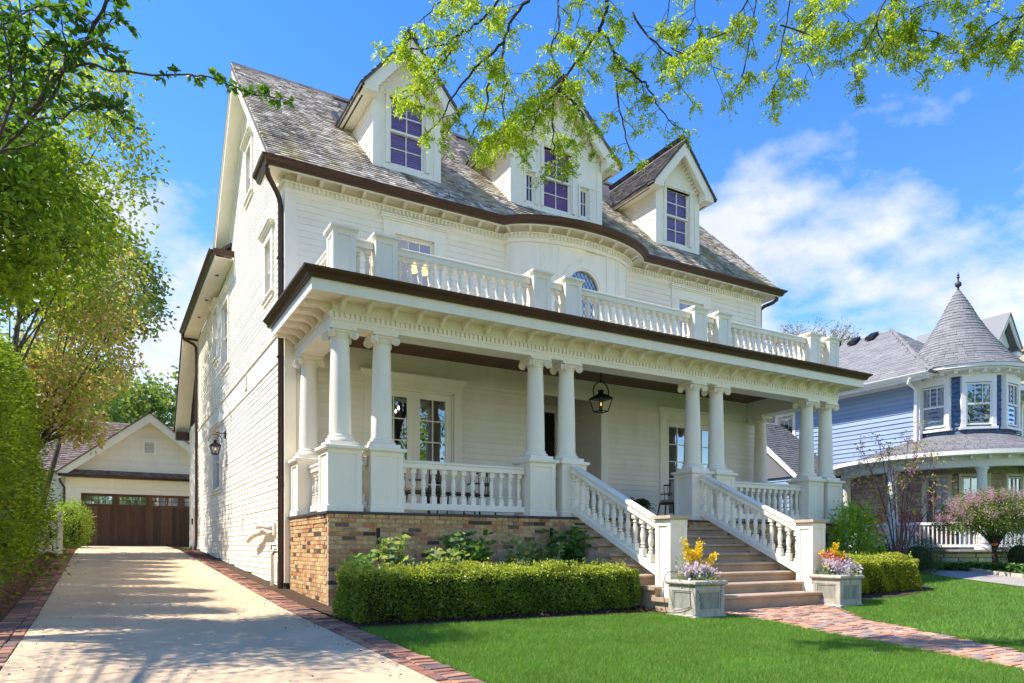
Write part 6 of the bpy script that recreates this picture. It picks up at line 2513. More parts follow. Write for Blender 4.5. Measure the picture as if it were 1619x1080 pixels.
hl_ = empty('hanging_lantern', (9.1, 12.07, 3.80))
tag(hl_, 'black gas lantern in a hoop hanging from the dark porch ceiling', 'lantern')
zt = lantern(hl_, (9.1, 12.07), 3.80, 0.105, 0.17, 0.27)
pts = [(9.1 + 0.20 * math.sin(a), 12.07, 4.20 + 0.22 * math.cos(a) if False else 4.21 + 0.215 * math.cos(a)) for a in [R(-115 + 230 * i / 20) for i in range(21)]]
MB().tube(pts, 0.013, 6).build('hoop', 'black_metal', hl_)
MB().tube([(9.1, 12.07, 4.42), (9.1, 12.07, 4.745)], 0.012, 6).lathe([(0.06, 4.72), (0.06, 4.745)], (9.1, 12.07, 0), 12).build('rod', 'black_metal', hl_)

wl = empty('wall_lantern', (2.62, 20.41, 3.42))
tag(wl, 'black wall lantern hanging from an iron bracket on the white side wall', 'lantern')
lantern(wl, (2.62, 20.41), 3.43, 0.07, 0.125, 0.22)
MB().tube([(2.87, 20.41, 3.98), (2.60, 20.41, 4.02)], 0.012, 6).box(2.85, 2.885, 20.36, 20.46, 3.86, 4.06).build('bracket', 'black_metal', wl)
MB().tube([(2.62 + 0.17 * math.sin(a), 20.41, 3.80 + 0.16 * math.cos(a)) for a in [R(-110 + 220 * i / 16) for i in range(17)]], 0.010, 6).build('hoop', 'black_metal', wl)
MB().tube([(2.86, 20.38, 3.3), (2.855, 20.38, 2.6)], 0.012, 6).build('conduit', 'black_metal', wl)


def windsor(loc, rz, label, cushion=True, seat='walnut', legs='black_metal', back='walnut'):
    e = tag(empty('porch_chair', loc), label, 'chair')
    e.rotation_euler.z = rz

    def part(nm, mb, mt):
        me = mb.mesh(nm, 40)
        me.materials.append(MATS[mt])
        o = bpy.data.objects.new(nm, me)
        COL.objects.link(o)
        o.parent = e
        WL[o.name] = loc
    for sx in (-1, 1):
        for sy in (-1, 1):
            part('leg', MB().tube([(sx * 0.17, sy * 0.16, 0.44), (sx * 0.24, sy * 0.23, 0.0)], [0.017, 0.012], 8), legs)
    part('seat', MB().lathe([(0.20, 0.43), (0.235, 0.435), (0.24, 0.455), (0.22, 0.47), (0.05, 0.46)], seg=20), seat)
    rim = [(0.235 * math.sin(a), 0.205 * math.cos(a) * 1.05, 0.86 - 0.0 * a) for a in [R(-100 + 200 * i / 16) for i in range(17)]]
    low = [(0.25 * math.sin(a), 0.23 * math.cos(a) * 1.05, 0.66) for a in [R(-120 + 240 * i / 18) for i in range(19)]]
    part('crest_rail', MB().tube(rim, 0.017, 8), back)
    part('arm_rail', MB().tube(low, 0.015, 8), back)
    for i in range(9):
        a = R(-100 + 200 * i / 8)
        part('spindle', MB().tube([(0.19 * math.sin(a), 0.19 * math.cos(a), 0.46), (0.235 * math.sin(a), 0.215 * math.cos(a), 0.86)], 0.008, 6), back)
    if cushion:
        part('cushion', MB().lathe([(0.02, 0.47), (0.19, 0.475), (0.215, 0.51), (0.19, 0.54), (0.02, 0.55)], seg=20), 'cushion')
        part('back_cushion', MB().add([(-0.2, 0.10, 0.52), (0.2, 0.10, 0.52), (0.22, 0.14, 0.95), (-0.22, 0.14, 0.95), (-0.2, 0.20, 0.52), (0.2, 0.20, 0.52), (0.21, 0.22, 0.93), (-0.21, 0.22, 0.93)],
                                    [(0, 1, 2, 3), (4, 7, 6, 5), (0, 4, 5, 1), (1, 5, 6, 2), (2, 6, 7, 3), (3, 7, 4, 0)]), 'cushion')
    return e


windsor((11.35, 12.45, PF), R(-155), 'dark wooden spindle chair with pale cushions beside the right glass doors')
windsor((5.0, 12.2, PF), R(160), 'dark spindle chair with black legs behind the railing in front of the left glass doors', True)
windsor((6.35, 12.3, PF), R(-160), 'dark spindle chair with black legs behind the railing right of the left glass doors', False)
tb = tag(empty('porch_table', (5.7, 12.0, PF)), 'low black legged table between the two chairs behind the left railing', 'table')
for sx in (-0.25, 0.25):
    for sy in (-0.2, 0.2):
        MB().tube([(5.7 + sx * 1.15, 12.0 + sy * 1.15, PF), (5.7 + sx, 12.0 + sy, PF + 0.42)], 0.013, 6).build('leg', 'black_metal', tb)
MB().box(5.38, 6.02, 11.72, 12.28, PF + 0.42, PF + 0.45).build('table_top', 'walnut', tb)

# inside the left glass doors: a chandelier with small bulbs
ch = tag(empty('chandelier', (5.76, 15.2, 3.86)), 'small chandelier with lit candle bulbs glimpsed inside the left glass doors', 'chandelier')
MB().tube([(5.76, 15.2, 4.5), (5.76, 15.2, 3.86)], 0.012, 6).build('stem', 'black_metal', ch)
for i in range(6):
    a = R(60 * i + 15)
    x, y = 5.76 + 0.32 * math.cos(a), 15.2 + 0.32 * math.sin(a)
    z = 3.98 + 0.05 * (i % 2)
    MB().tube([(5.76, 15.2, 3.90), (5.76 + 0.16 * math.cos(a), 15.2 + 0.16 * math.sin(a), 3.84), (x, y, z - 0.03)], 0.008, 5).build('arm', 'black_metal', ch)
    MB().lathe([(0.005, z), (0.022, z + 0.02), (0.018, z + 0.05), (0.003, z + 0.085)], (x, y, 0), 8).build('bulb', 'bulb', ch)
for k, x in enumerate((5.62, 5.86)):
    tl = tag(empty('pendant_lamp', (x, 13.95, 6.70)), ('orange glowing lamp on the left inside the upper left window', 'orange glowing lamp on the right inside the upper left window')[k], 'lamp', 'lamps upstairs')
    MB().tube([(x, 13.95, 7.38), (x, 13.95, 6.9)], 0.008, 6).build('cord', 'black_metal', tl)
    MB().lathe([(0.11, 6.70), (0.07, 6.92)], (x, 13.95, 0), 14, cap=False).build('lamp_shade', 'lampshade', tl)


# ---- stone planters
def planter(x0, y0, zb, label):
    e = tag(empty('planter', (x0 + 0.295, y0 + 0.285, zb)), label, 'planter', 'planters at the foot of the stairs')
    W_, D_, H_ = 0.59, 0.57, 0.54
    x1, y1 = x0 + W_, y0 + D_
    cx, cy = (x0 + x1) / 2, (y0 + y1) / 2
    MB().box(x0 + 0.035, x1 - 0.035, y0 + 0.035, y1 - 0.035, zb + 0.05, zb + 0.44).build('body', 'planter_panel', e)
    # frames that leave a sunk panel on every side
    m = MB()
    for a, c in ((x0 + 0.015, x0 + 0.085), (x1 - 0.085, x1 - 0.015)):
        for b_, d_ in ((y0 + 0.015, y0 + 0.085), (y1 - 0.085, y1 - 0.015)):
            m.box(a, c, b_, d_, zb + 0.05, zb + 0.46)
    for za, zc_ in ((zb + 0.05, zb + 0.115), (zb + 0.39, zb + 0.462)):
        m.box(x0 + 0.086, x1 - 0.086, y0 + 0.016, y0 + 0.08, za, zc_).box(x0 + 0.086, x1 - 0.086, y1 - 0.08, y1 - 0.016, za, zc_)
        m.box(x0 + 0.016, x0 + 0.08, y0 + 0.086, y1 - 0.086, za, zc_).box(x1 - 0.08, x1 - 0.016, y0 + 0.086, y1 - 0.086, za, zc_)
    m.build('frame', 'planter_stone', e)
    m = MB()
    m.sweep([(x0 + 0.03, y0 + 0.03), (x1 - 0.03, y0 + 0.03), (x1 - 0.03, y1 - 0.03), (x0 + 0.03, y1 - 0.03)],
            [(-0.06, 0), (0.0, 0), (0.045, 0.018), (0.055, 0.035), (0.05, 0.06), (0.03, 0.075), (-0.06, 0.078)], zb + 0.462, closed=True)
    m.build('rim', 'planter_stone', e, smooth=50)
    m = MB()
    m.sweep([(x0 + 0.02, y0 + 0.02), (x1 - 0.02, y0 + 0.02), (x1 - 0.02, y1 - 0.02), (x0 + 0.02, y1 - 0.02)],
            [(-0.08, 0), (0.03, 0), (0.03, 0.035), (0.008, 0.055), (-0.08, 0.056)], zb, closed=True)
    m.build('foot', 'planter_stone', e)
    MB().box(x0 + 0.08, x1 - 0.08, y0 + 0.08, y1 - 0.08, zb + 0.44, zb + 0.495).build('soil', 'mulch', e)
    # moulding round the sunk panels
    for fc in range(2):
        m = MB()
        a, c, b_, d_ = 0.09, (W_ if fc == 0 else D_) - 0.09, zb + 0.118, zb + 0.388
        for u0, u1, h0, h1 in ((a, c, b_, b_ + 0.018), (a, c, d_ - 0.018, d_), (a, a + 0.018, b_ + 0.018, d_ - 0.018), (c - 0.018, c, b_ + 0.018, d_ - 0.018)):
            if fc == 0:
                m.box(x0 + u0, x0 + u1, y0 + 0.024, y0 + 0.04, h0, h1)
            else:
                m.box(x0 + 0.024, x0 + 0.04, y0 + u0, y0 + u1, h0, h1)
        m.build('panel_mould', 'planter_stone', e)
    return e


P1 = (7.10, 7.27, gz(7.1, 7.3) - 0.003)
P2 = (10.51, 7.46, gz(10.5, 7.4) - 0.003)
planter(*P1, 'weathered grey stone planter at the left foot of the stairs next to the clipped hedge')
planter(*P2, 'weathered grey stone planter at the right foot of the stairs near the golden hedge')
# loose cables behind the left planter
m = MB()
zb = P1[2]
m.tube(bez((7.5, 8.0, 0.55), (6.95, 7.9, 0.75), (6.98, 7.72, 0.02), 12), 0.006, 5)
m.tube(bez((7.15, 7.4, 0.50), (7.03, 7.33, 0.4), (7.055, 7.3, 0.1), 10) + bez((7.055, 7.3, 0.1), (7.04, 7.5, 0.0), (6.98, 7.8, 0.02), 8), 0.007, 5)
m.tube(bez((7.12, 7.26, 0.35), (7.3, 7.2, 0.15), (7.02, 7.6, 0.05), 10), 0.006, 5)
tag(m.build('cable', 'cable'), 'thin dark cables looped over the corner of the left stone planter', 'cable')

# path lights standing in the bed
for px, py, d, lb in ((598, 852, 10.9, 'black stake light in front of the brick wall near its left corner'),
                      (872, 850, 12.6, 'black stake light in front of the brick wall near the stairs'),
                      (1308, 855, 15.4, 'black stake light against the brick at the right end of the porch')):
    p = at(px, py, d)
    e = tag(empty('stake_light', (p[0], p[1], gz(p[0], p[1]))), lb, 'light', 'stake lights in the beds')
    MB().tube([(p[0], p[1], gz(p[0], p[1])), (p[0], p[1], p[2])], 0.011, 8).build('stake', 'black_metal', e)
    MB().lathe([(0.02, p[2] - 0.03), (0.028, p[2]), (0.03, p[2] + 0.15), (0.022, p[2] + 0.165)], (p[0], p[1], 0), 12).build('lamp_head', 'black_metal', e)

# white gate beside the drive
g_ = tag(empty('garden_gate', (-1.5, 23.7, gz(0, 23.7))), 'low white wooden gate between the tall hedge and the driveway', 'gate')
zb = gz(0, 23.7)
for x in (-1.02, -2.3):
    MB().box(x - 0.06, x + 0.06, 23.64, 23.76, zb, zb + 1.16).add(*[([(x - 0.08, 23.62, zb + 1.16), (x + 0.08, 23.62, zb + 1.16), (x + 0.08, 23.78, zb + 1.16), (x - 0.08, 23.78, zb + 1.16), (x, 23.7, zb + 1.26)], [(0, 1, 4), (1, 2, 4), (2, 3, 4), (3, 0, 4)])][0]).build('post', 'paint', g_)
for k in range(10):
    x = -2.2 + k * 0.112
    MB().box(x, x + 0.10, 23.68, 23.70, zb + 0.08, zb + 0.98).build('plank', 'paint', g_)
MB().box(-2.22, -1.1, 23.65, 23.68, zb + 0.86, zb + 0.98).box(-2.22, -1.1, 23.65, 23.68, zb + 0.10, zb + 0.22).build('gate_rail', 'paint', g_)
MB().box(-1.26, -1.20, 23.63, 23.66, zb + 0.5, zb + 0.68).build('latch', 'black_metal', g_)

# ================================================================== plants
def add_leaves(name, P, D, L, W, material, parent, jit=0.35, droop=0.15):
    V, F, r = leaves(P, D, L, W, jit, droop)
    return put_np(name, V, F, r, material, parent, 'stuff' if name in ('leaf', 'blossom', 'frond', 'green_leaf', 'spray', 'buds') else None)


def hedge(x0, x1, y0, y1, h, n, label, mats_, core_in=0.12, L=0.036, W=0.022):
    zb = gz((x0 + x1) / 2, (y0 + y1) / 2)
    e = tag(empty('clipped_hedge', ((x0 + x1) / 2, (y0 + y1) / 2, zb)), label, 'hedge')
    xm, ym = (x0 + x1) / 2, (y0 + y1) / 2
    a, c = (x1 - x0) / 2, (y1 - y0) / 2

    def surf(n, inset=0.0, dep=0.07):
        # points on a rounded, slightly lumpy box
        out = []
        tot = 2 * a * 2 * c + 2 * (2 * a * h + 2 * c * h)
        k = [int(n * q / tot) for q in (4 * a * c, 2 * a * h, 2 * a * h, 2 * c * h, 2 * c * h)]
        u = lambda m_: nr.uniform(-1, 1, m_)
        top = np.stack([u(k[0]) * a, u(k[0]) * c, np.full(k[0], h)], 1), np.array([0, 0, 1.0])
        fr = np.stack([u(k[1]) * a, np.full(k[1], -c), nr.uniform(0.06, 1, k[1]) * h], 1), np.array([0, -1.0, 0])
        bk = np.stack([u(k[2]) * a, np.full(k[2], c), nr.uniform(0.06, 1, k[2]) * h], 1), np.array([0, 1.0, 0])
        lf = np.stack([np.full(k[3], -a), u(k[3]) * c, nr.uniform(0.06, 1, k[3]) * h], 1), np.array([-1.0, 0, 0])
        rt = np.stack([np.full(k[4], a), u(k[4]) * c, nr.uniform(0.06, 1, k[4]) * h], 1), np.array([1.0, 0, 0])
        for P, nn in (top, fr, bk, lf, rt):
            out.append((P, np.repeat(nn[None], len(P), 0)))
        P = np.concatenate([o[0] for o in out])
        Nn = np.concatenate([o[1] for o in out])
        # round off the edges
        q = P / np.array([a, c, h])
        rr = 0.20
        for i, j in ((0, 1), (0, 2), (1, 2)):
            ei = np.maximum(0, np.abs(P[:, i]) - ((a, c, h)[i] - rr))
            ej = np.maximum(0, np.abs(P[:, j]) - ((a, c, h)[j] - rr))
            over = np.maximum(0, np.hypot(ei, ej) - rr)
            P[:, i] -= np.sign(P[:, i]) * over * ei / (np.hypot(ei, ej) + 1e-9)
            P[:, j] -= np.sign(P[:, j]) * over * ej / (np.hypot(ei, ej) + 1e-9)
        lump = (np.sin(P[:, 0] * 7.1 + P[:, 2] * 5) + np.sin(P[:, 0] * 3.3 + P[:, 1] * 6 + 1.3) + np.sin(P[:, 2] * 9 + P[:, 0] * 11)) * 0.034
        low = np.clip((0.30 - P[:, 2] / h) / 0.3, 0, 1) * 0.06        # thinner towards the ground
        P = P + Nn * (lump - nr.exponential(0.022, len(P)) - low)[:, None]
        return P + np.array([xm, ym, zb]), Nn
    P, Nn = surf(n)
    topness = (P[:, 2] - zb) / h
    tip = nr.uniform(0, 1, len(P)) < np.clip((topness - 0.70) * 2.6, 0.05, 0.75)
    add_leaves('foliage', P[~tip], Nn[~tip] + np.array([0, 0, 0.4]), L, W, mats_[0], e, 0.7)
    add_leaves('new_growth', P[tip], Nn[tip] + np.array([0, 0, 0.6]), L, W, mats_[1], e, 0.6)
    ns = int((x1 - x0) * 34)
    sx, sy = nr.uniform(x0 + .1, x1 - .1, ns), nr.uniform(y0 + .05, y1 - .1, ns)
    C = np.stack([sx, sy, zb + h + nr.uniform(-0.01, 0.05, ns)], 1)
    Pq, Dq = clusters(C, 9, (0.012, 0.012, 0.03))
    add_leaves('shoots', Pq, Dq + np.array([0, 0, 1.0]), L, W, mats_[1], e, 0.5)
    i = core_in
    MB().box(x0 + i, x1 - i, y0 + i, y1 - i, zb + 0.10, zb + h - 0.06).build('dark_core', 'leaf_core', e)  # solid dark box, stands in for the shaded inside of the hedge
    m = MB()
    for _ in range(26):
        x, y = rng.uniform(x0 + .12, x1 - .12), rng.uniform(y0 + .1, y1 - .1)
        m.tube([(x, y, zb - 0.02), (x + rng.gauss(0, .03), y + rng.gauss(0, .03), zb + 0.2)], 0.012, 5)
    m.build('stems', 'bark', e)
    return e


hedge(2.64, 7.14, 8.36, 9.36, 0.66, 66000, 'long low clipped green hedge in front of the brick porch wall', ('leaf_box', 'leaf_box_tip'))
hedge(11.45, 14.05, 8.15, 9.15, 0.68, 34000, 'golden green clipped hedge to the right of the right planter', ('leaf_gold', 'leaf_box_tip'), L=0.034, W=0.02)


def shrub(name, label, c, r, n, material, L, W, cat='shrub', lump=0.14, core=True, group=None, shell=0.62, tip=None):
    zb = gz(c[0], c[1])
    e = tag(empty(name, (c[0], c[1], zb)), label, cat, group)
    C = blob(int(n / 14), (c[0], c[1], zb + r[2] * 0.96), r, shell)
    C = C[C[:, 2] > zb + 0.03]
    C += nr.normal(0, lump * 0.5, C.shape) * np.array(r)
    P, D = clusters(C, 14, (0.055 + L * 0.4,) * 3)
    P[:, 2] = np.maximum(P[:, 2], zb + 0.01)
    D = D + unit(P - np.array([c[0], c[1], zb + r[2] * 0.7])) * 0.8
    if tip:
        k = nr.uniform(0, 1, len(P)) < 0.35
        add_leaves('new_growth', P[k], D[k], L, W, tip, e, 0.4)
        P, D = P[~k], D[~k]
    add_leaves('foliage', P, D, L, W, material, e, 0.4)
    m = MB()
    for i in range(9):
        q = C[rng.randrange(len(C))]
        m.tube(bez((c[0] + rng.gauss(0, .03), c[1] + rng.gauss(0, .03), zb - 0.02), (c[0] * 0.6 + q[0] * .4, c[1] * .6 + q[1] * .4, zb + r[2] * 0.7), q, 5), [0.016, 0.012, 0.010, 0.007, 0.004], 5)
    m.build('stems', 'bark', e)
    if core:
        MB().lathe([(0.05, -0.8), (0.5, -0.6), (0.68, -0.1), (0.6, 0.35), (0.3, 0.65), (0.05, 0.72)], (0, 0, 0), 12).build
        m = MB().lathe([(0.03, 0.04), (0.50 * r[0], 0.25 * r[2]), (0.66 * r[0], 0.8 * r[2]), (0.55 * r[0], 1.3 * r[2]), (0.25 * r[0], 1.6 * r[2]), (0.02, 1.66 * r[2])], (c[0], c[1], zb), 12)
        m.build('dark_core', 'leaf_core', e)  # solid dark core, its colour stands in for shade among the leaves
    return e


# leafy perennials between hedge and wall
def perennial(x, y, h, rad, nst, mats_, label, L=0.125, W=0.08):
    zb = gz(x, y)
    h, rad = h * 1.06, rad * 1.25
    e = tag(empty('leafy_perennial', (x, y, zb)), label, 'plant', 'plants behind the long hedge')
    m = MB()
    Ps, Ds = [], []
    for i in range(int(nst * 1.5)):
        a = rng.uniform(0, 2 * math.pi)
        q = rng.uniform(0.2, 1) * rad
        hh = h * rng.uniform(0.7, 1.05)
        top = (x + q * math.cos(a), y + q * math.sin(a), zb + hh)
        pts = bez((x + 0.2 * q * math.cos(a), y + .2 * q * math.sin(a), zb), (x + 0.35 * q * math.cos(a), y + .35 * q * math.sin(a), zb + hh * .7), top, 7)
        m.tube(pts, [0.007] * 4 + [0.005] * 3, 5)
        for k in range(2, 7):
            for s_ in range(4):
                b_ = a + s_ * math.pi / 2 + k * 0.8
                Ps.append(pts[k])
                Ds.append((math.cos(b_), math.sin(b_), 0.35 if k < 6 else 0.7))
    m.build('stems', 'leaf_hydrangea', e)
    add_leaves('leaf', np.array([tuple(p) for p in Ps]), np.array(Ds), L, W, mats_, e, 0.25, 0.25)
    return e


for i, (x, y, h, rd, ns, mt, lb) in enumerate((
        (3.75, 9.95, 0.98, 0.28, 13, 'leaf_variegated', 'pale leaved plant behind the left end of the long hedge beside a stake light'),
        (4.55, 9.9, 0.80, 0.34, 15, 'leaf_variegated', 'light green plant showing over the hedge right of the pale leaved one'),
        (5.0, 10.2, 1.00, 0.42, 20, 'leaf_hydrangea', 'dark green broad leaved plant against the brick behind the middle of the hedge'),
        (6.0, 9.95, 0.90, 0.30, 14, 'leaf_variegated', 'pale green plant behind the hedge right of the broad leaved one'),
        (6.45, 10.05, 0.86, 0.30, 14, 'leaf_variegated', 'pale edged plant behind the hedge left of the second stake light'),
        (7.0, 10.15, 1.10, 0.34, 26, 'leaf_hydrangea', 'bright green broad leaved plant at the left side of the stairs'),
        (3.2, 9.95, 0.72, 0.22, 9, 'leaf_hydrangea', 'small green plant at the brick corner behind the hedge'))):
    perennial(x, y, h, rd, ns, mt, lb)


# flowers in the planters
def blossoms(name, C, n, spread, r_, material, parent):
    P, D = clusters(np.array(C), n, spread)
    V, F, rn = leaves(P, D + np.array([0, 0, 0.3]), r_, r_ * 0.9, 0.5, 0.05)
    return put_np(name, V, F, rn, material, parent, 'stuff')


def planting(x0, y0, zb, mirror, lab):
    cx, cy, zt = x0 + 0.295, y0 + 0.285, zb + 0.49
    # tall yellow stalks
    e = tag(empty('yellow_flower_plant', (cx, cy, zt)), 'tall yellow flower stalks rising from the ' + lab, 'flowers')
    m = MB()
    C = []
    if mirror:
        tips = [(0.05, 0.05, 0.56), (0.0, 0.10, 0.46), (-0.16, 0.16, 0.42), (0.22, 0.0, 0.36), (0.09, 0.1, 0.50), (0.12, 0.0, 0.40)]
    else:
        tips = [(-0.15, 0.10, 0.60), (-0.08, 0.12, 0.46), (0.0, 0.12, 0.44), (0.11, 0.05, 0.58), (0.04, 0.0, 0.40), (0.07, 0.03, 0.48), (0.32, -0.05, 0.40), (0.24, -0.02, 0.30), (0.18, 0, 0.24)]
    for dx, dy, h in tips:
        pts = bez((cx + dx * 0.3, cy + dy * 0.3, zt), (cx + dx * 0.5, cy + dy * .5, zt + h * .7), (cx + dx, cy + dy, zt + h), 8)
        m.tube(pts, 0.004, 5)
        for p in pts[3:]:
            C.append(tuple(p))
        for p, q in zip(pts[3:-1], pts[4:]):
            C.append(tuple((p + q) / 2))
    m.build('stem', 'leaf_hydrangea', e)
    blossoms('blossom', C, 16, (0.022,) * 3, 0.032, 'bloom_yellow', e)
    # mauve white flower heads
    e = tag(empty('mauve_flower_plant', (cx, cy, zt)), 'pale mauve flower clusters in the ' + lab, 'flowers')
    if mirror:
        hd = [(-0.17, -0.02, 0.17), (-0.08, -0.12, 0.12), (-0.03, 0.0, 0.18), (0.12, -0.06, 0.17), (0.19, 0.0, 0.20), (0.18, -0.12, 0.11), (-0.05, -0.16, 0.05), (0.07, 0.07, 0.2)]
    else:
        hd = [(-0.10, -0.02, 0.14), (-0.02, -0.08, 0.15), (0.05, -0.05, 0.13), (0.11, -0.10, 0.10), (0.0, 0.03, 0.18), (0.14, -0.02, 0.08), (-0.15, 0.03, 0.13)]
    C = [(cx + a * 1.25, cy + b_ * 1.2, zt + c * 1.25) for a, b_, c in hd]
    blossoms('blossom', C, 95, (0.05, 0.05, 0.040), 0.046, 'bloom_white', e)
    m = MB()
    for c in C:
        m.tube([(cx + (c[0] - cx) * .4, cy + (c[1] - cy) * .4, zt), c], 0.005, 5)
    m.build('stem', 'leaf_hydrangea', e)
    # foliage round the rim
    e = tag(empty('trailing_foliage', (cx, cy, zt)), 'silvery and cream trailing leaves round the rim of the ' + lab, 'plant')
    ang = nr.uniform(0, 2 * np.pi, 46)
    rad = nr.uniform(0.13, 0.28, 46)
    C = np.stack([cx + rad * np.cos(ang), cy + rad * np.sin(ang), zt + nr.uniform(0.0, 0.07, 46)], 1)
    k = C[:, 0] < cx
    for kk, mt in ((k, 'leaf_silver'), (~k, 'leaf_cream')):
        P, D = clusters(C[kk], 16, (0.03, 0.03, 0.025))
        add_leaves('leaf', P, D + unit(P - np.array([cx, cy, zt - 0.1])) * 0.7, 0.034, 0.017, mt, e)
    if not mirror:
        C = np.array([(cx - 0.22, cy + 0.08, zt + q) for q in (0.05, 0.13, 0.21, 0.29, 0.36)] + [(cx - 0.13, cy + 0.15, zt + q) for q in (0.08, 0.18, 0.28, 0.36)] + [(cx + 0.1, cy + 0.15, zt + q) for q in (0.08, 0.14)])
        P, D = clusters(C, 50, (0.045, 0.04, 0.04))
        add_leaves('spray', P, D + np.array([0, 0, 0.6]), 0.032, 0.010, 'leaf_silver', e)
    P, D = clusters(np.stack([cx + nr.uniform(-.2, .2, 22), cy + nr.uniform(-.2, .2, 22), zt + nr.uniform(0.02, .12, 22)], 1), 22, (0.04,) * 3)
    add_leaves('green_leaf', P, D + np.array([0, 0, 0.5]), 0.045, 0.02, 'leaf_hydrangea', e)
    if mirror:
        e = tag(empty('pink_flower_plant', (cx, cy, zt)), 'small pink and red flowers at the back of the ' + lab, 'flowers')
        C = [(cx - 0.14, cy + 0.1, zt + 0.37), (cx - 0.03, cy + 0.05, zt + 0.36), (cx + 0.05, cy + 0.02, zt + 0.29), (cx + 0.21, cy + 0.05, zt + 0.38), (cx + 0.16, cy - 0.03, zt + 0.28), (cx - 0.06, cy - 0.05, zt + 0.29)]
        blossoms('blossom', C, 46, (0.03, 0.03, 0.02), 0.034, 'bloom_pink', e)
        m = MB()
        for c in C:
            m.tube([(cx + (c[0] - cx) * .4, cy + (c[1] - cy) * .4, zt), c], 0.004, 5)
        m.build('stem', 'leaf_hydrangea', e)


planting(*P1, False, 'left stone planter')
planting(*P2, True, 'right stone planter')

# fern in a pot on the porch
fz = PF
e = tag(empty('potted_fern', (10.62, 12.7, fz)), 'dark green arching fern in a pot behind the left stair railing', 'plant')
MB().lathe([(0.13, fz), (0.17, fz + 0.25), (0.18, fz + 0.27), (0.15, fz + 0.27), (0.14, fz + 0.24)], (10.62, 12.7, 0), 16).build('pot', 'pot', e)
Ps, Ds = [], []
for i in range(46):
    a = rng.uniform(0, 6.283)
    q = rng.uniform(0.18, 0.42)
    pts = bez((10.62, 12.7, fz + 0.26), (10.62 + .5 * q * math.cos(a), 12.7 + .5 * q * math.sin(a), fz + rng.uniform(.5, .75)), (10.62 + q * math.cos(a), 12.7 + q * math.sin(a), fz + rng.uniform(.28, .5)), 10)
    for k in range(1, 10):
        t = (pts[k] - pts[k - 1]).normalized()
        sdir = t.cross(Vector((0, 0, 1))).normalized()
        for s_ in (-1, 1):
            Ps.append(tuple(pts[k]))
            Ds.append(tuple(sdir * s_ + t * 0.4))
add_leaves('frond', np.array(Ps), np.array(Ds), 0.10, 0.03, 'leaf_fern', e, 0.1)


# ---------------------------------------------------------------- trees
def tree(name, label, base, top, crown, leafmat, L, W, per, spread, bark='bark', r0=0.14, limbs=7, cat='tree', droop=0.2, group=None, twig=0.006, mats2=None, shell=0.35, D0=(0, 0, 0.1)):
    """crown: list of (centre, radii, clusters). trunk from base to top, limbs into every crown lobe, twigs to the clusters"""
    e = tag(empty(name, base), label, cat, group)
    base, top = Vector(base), Vector(top)
    m = MB()
    mid = base.lerp(top, 0.5) + Vector((rng.gauss(0, 0.08), rng.gauss(0, 0.08), 0))
    tp = bez(base - Vector((0, 0, 0.1)), mid, top, 8)
    m.tube(tp, [r0 * (1.15 - 0.55 * i / 7) for i in range(8)], 9)
    nodes = []
    allC = []
    for c, r_, n in crown:
        C = blob(n, c, r_, shell)
        C += nr.normal(0, 0.10, C.shape) * np.array(r_)
        allC.append(C)
        for k in range(limbs):
            end = Vector(blob(1, c, [q * 0.8 for q in r_], 0.5)[0])
            st_ = tp[rng.randrange(4, 8)]
            ctl = st_.lerp(end, 0.45) + Vector((rng.gauss(0, .2), rng.gauss(0, .2), rng.uniform(0.05, 0.5)))
            lp = bez(st_, ctl, end, 9)
            rr = r0 * rng.uniform(0.28, 0.45)
            m.tube(lp, [rr * (1 - 0.8 * i / 8) for i in range(9)], 6)
            nodes += lp[3:]
    C = np.concatenate(allC)
    Nn = np.array([tuple(q) for q in nodes])
    for c in C:
        j = int(np.argmin(((Nn - c) ** 2).sum(1)))
        p = Vector(Nn[j])
        c_ = Vector(c)
        m.tube([p, p.lerp(c_, 0.5) + Vector((0, 0, 0.06)), c_], [twig * 1.6, twig * 1.2, twig * 0.7], 4)
    m.build('trunk', bark, e)
    P, D = clusters(C, per, (spread, spread, spread * 0.8))
    D = D + np.array(D0)
    if mats2:
        k = np.repeat(nr.uniform(0, 1, len(C)) < mats2[1], per)
        add_leaves('crown', P[k], D[k], L, W, mats2[0], e, 0.5, droop)
        P, D = P[~k], D[~k]
    add_leaves('crown', P, D, L, W, leafmat, e, 0.5, droop)
    return e


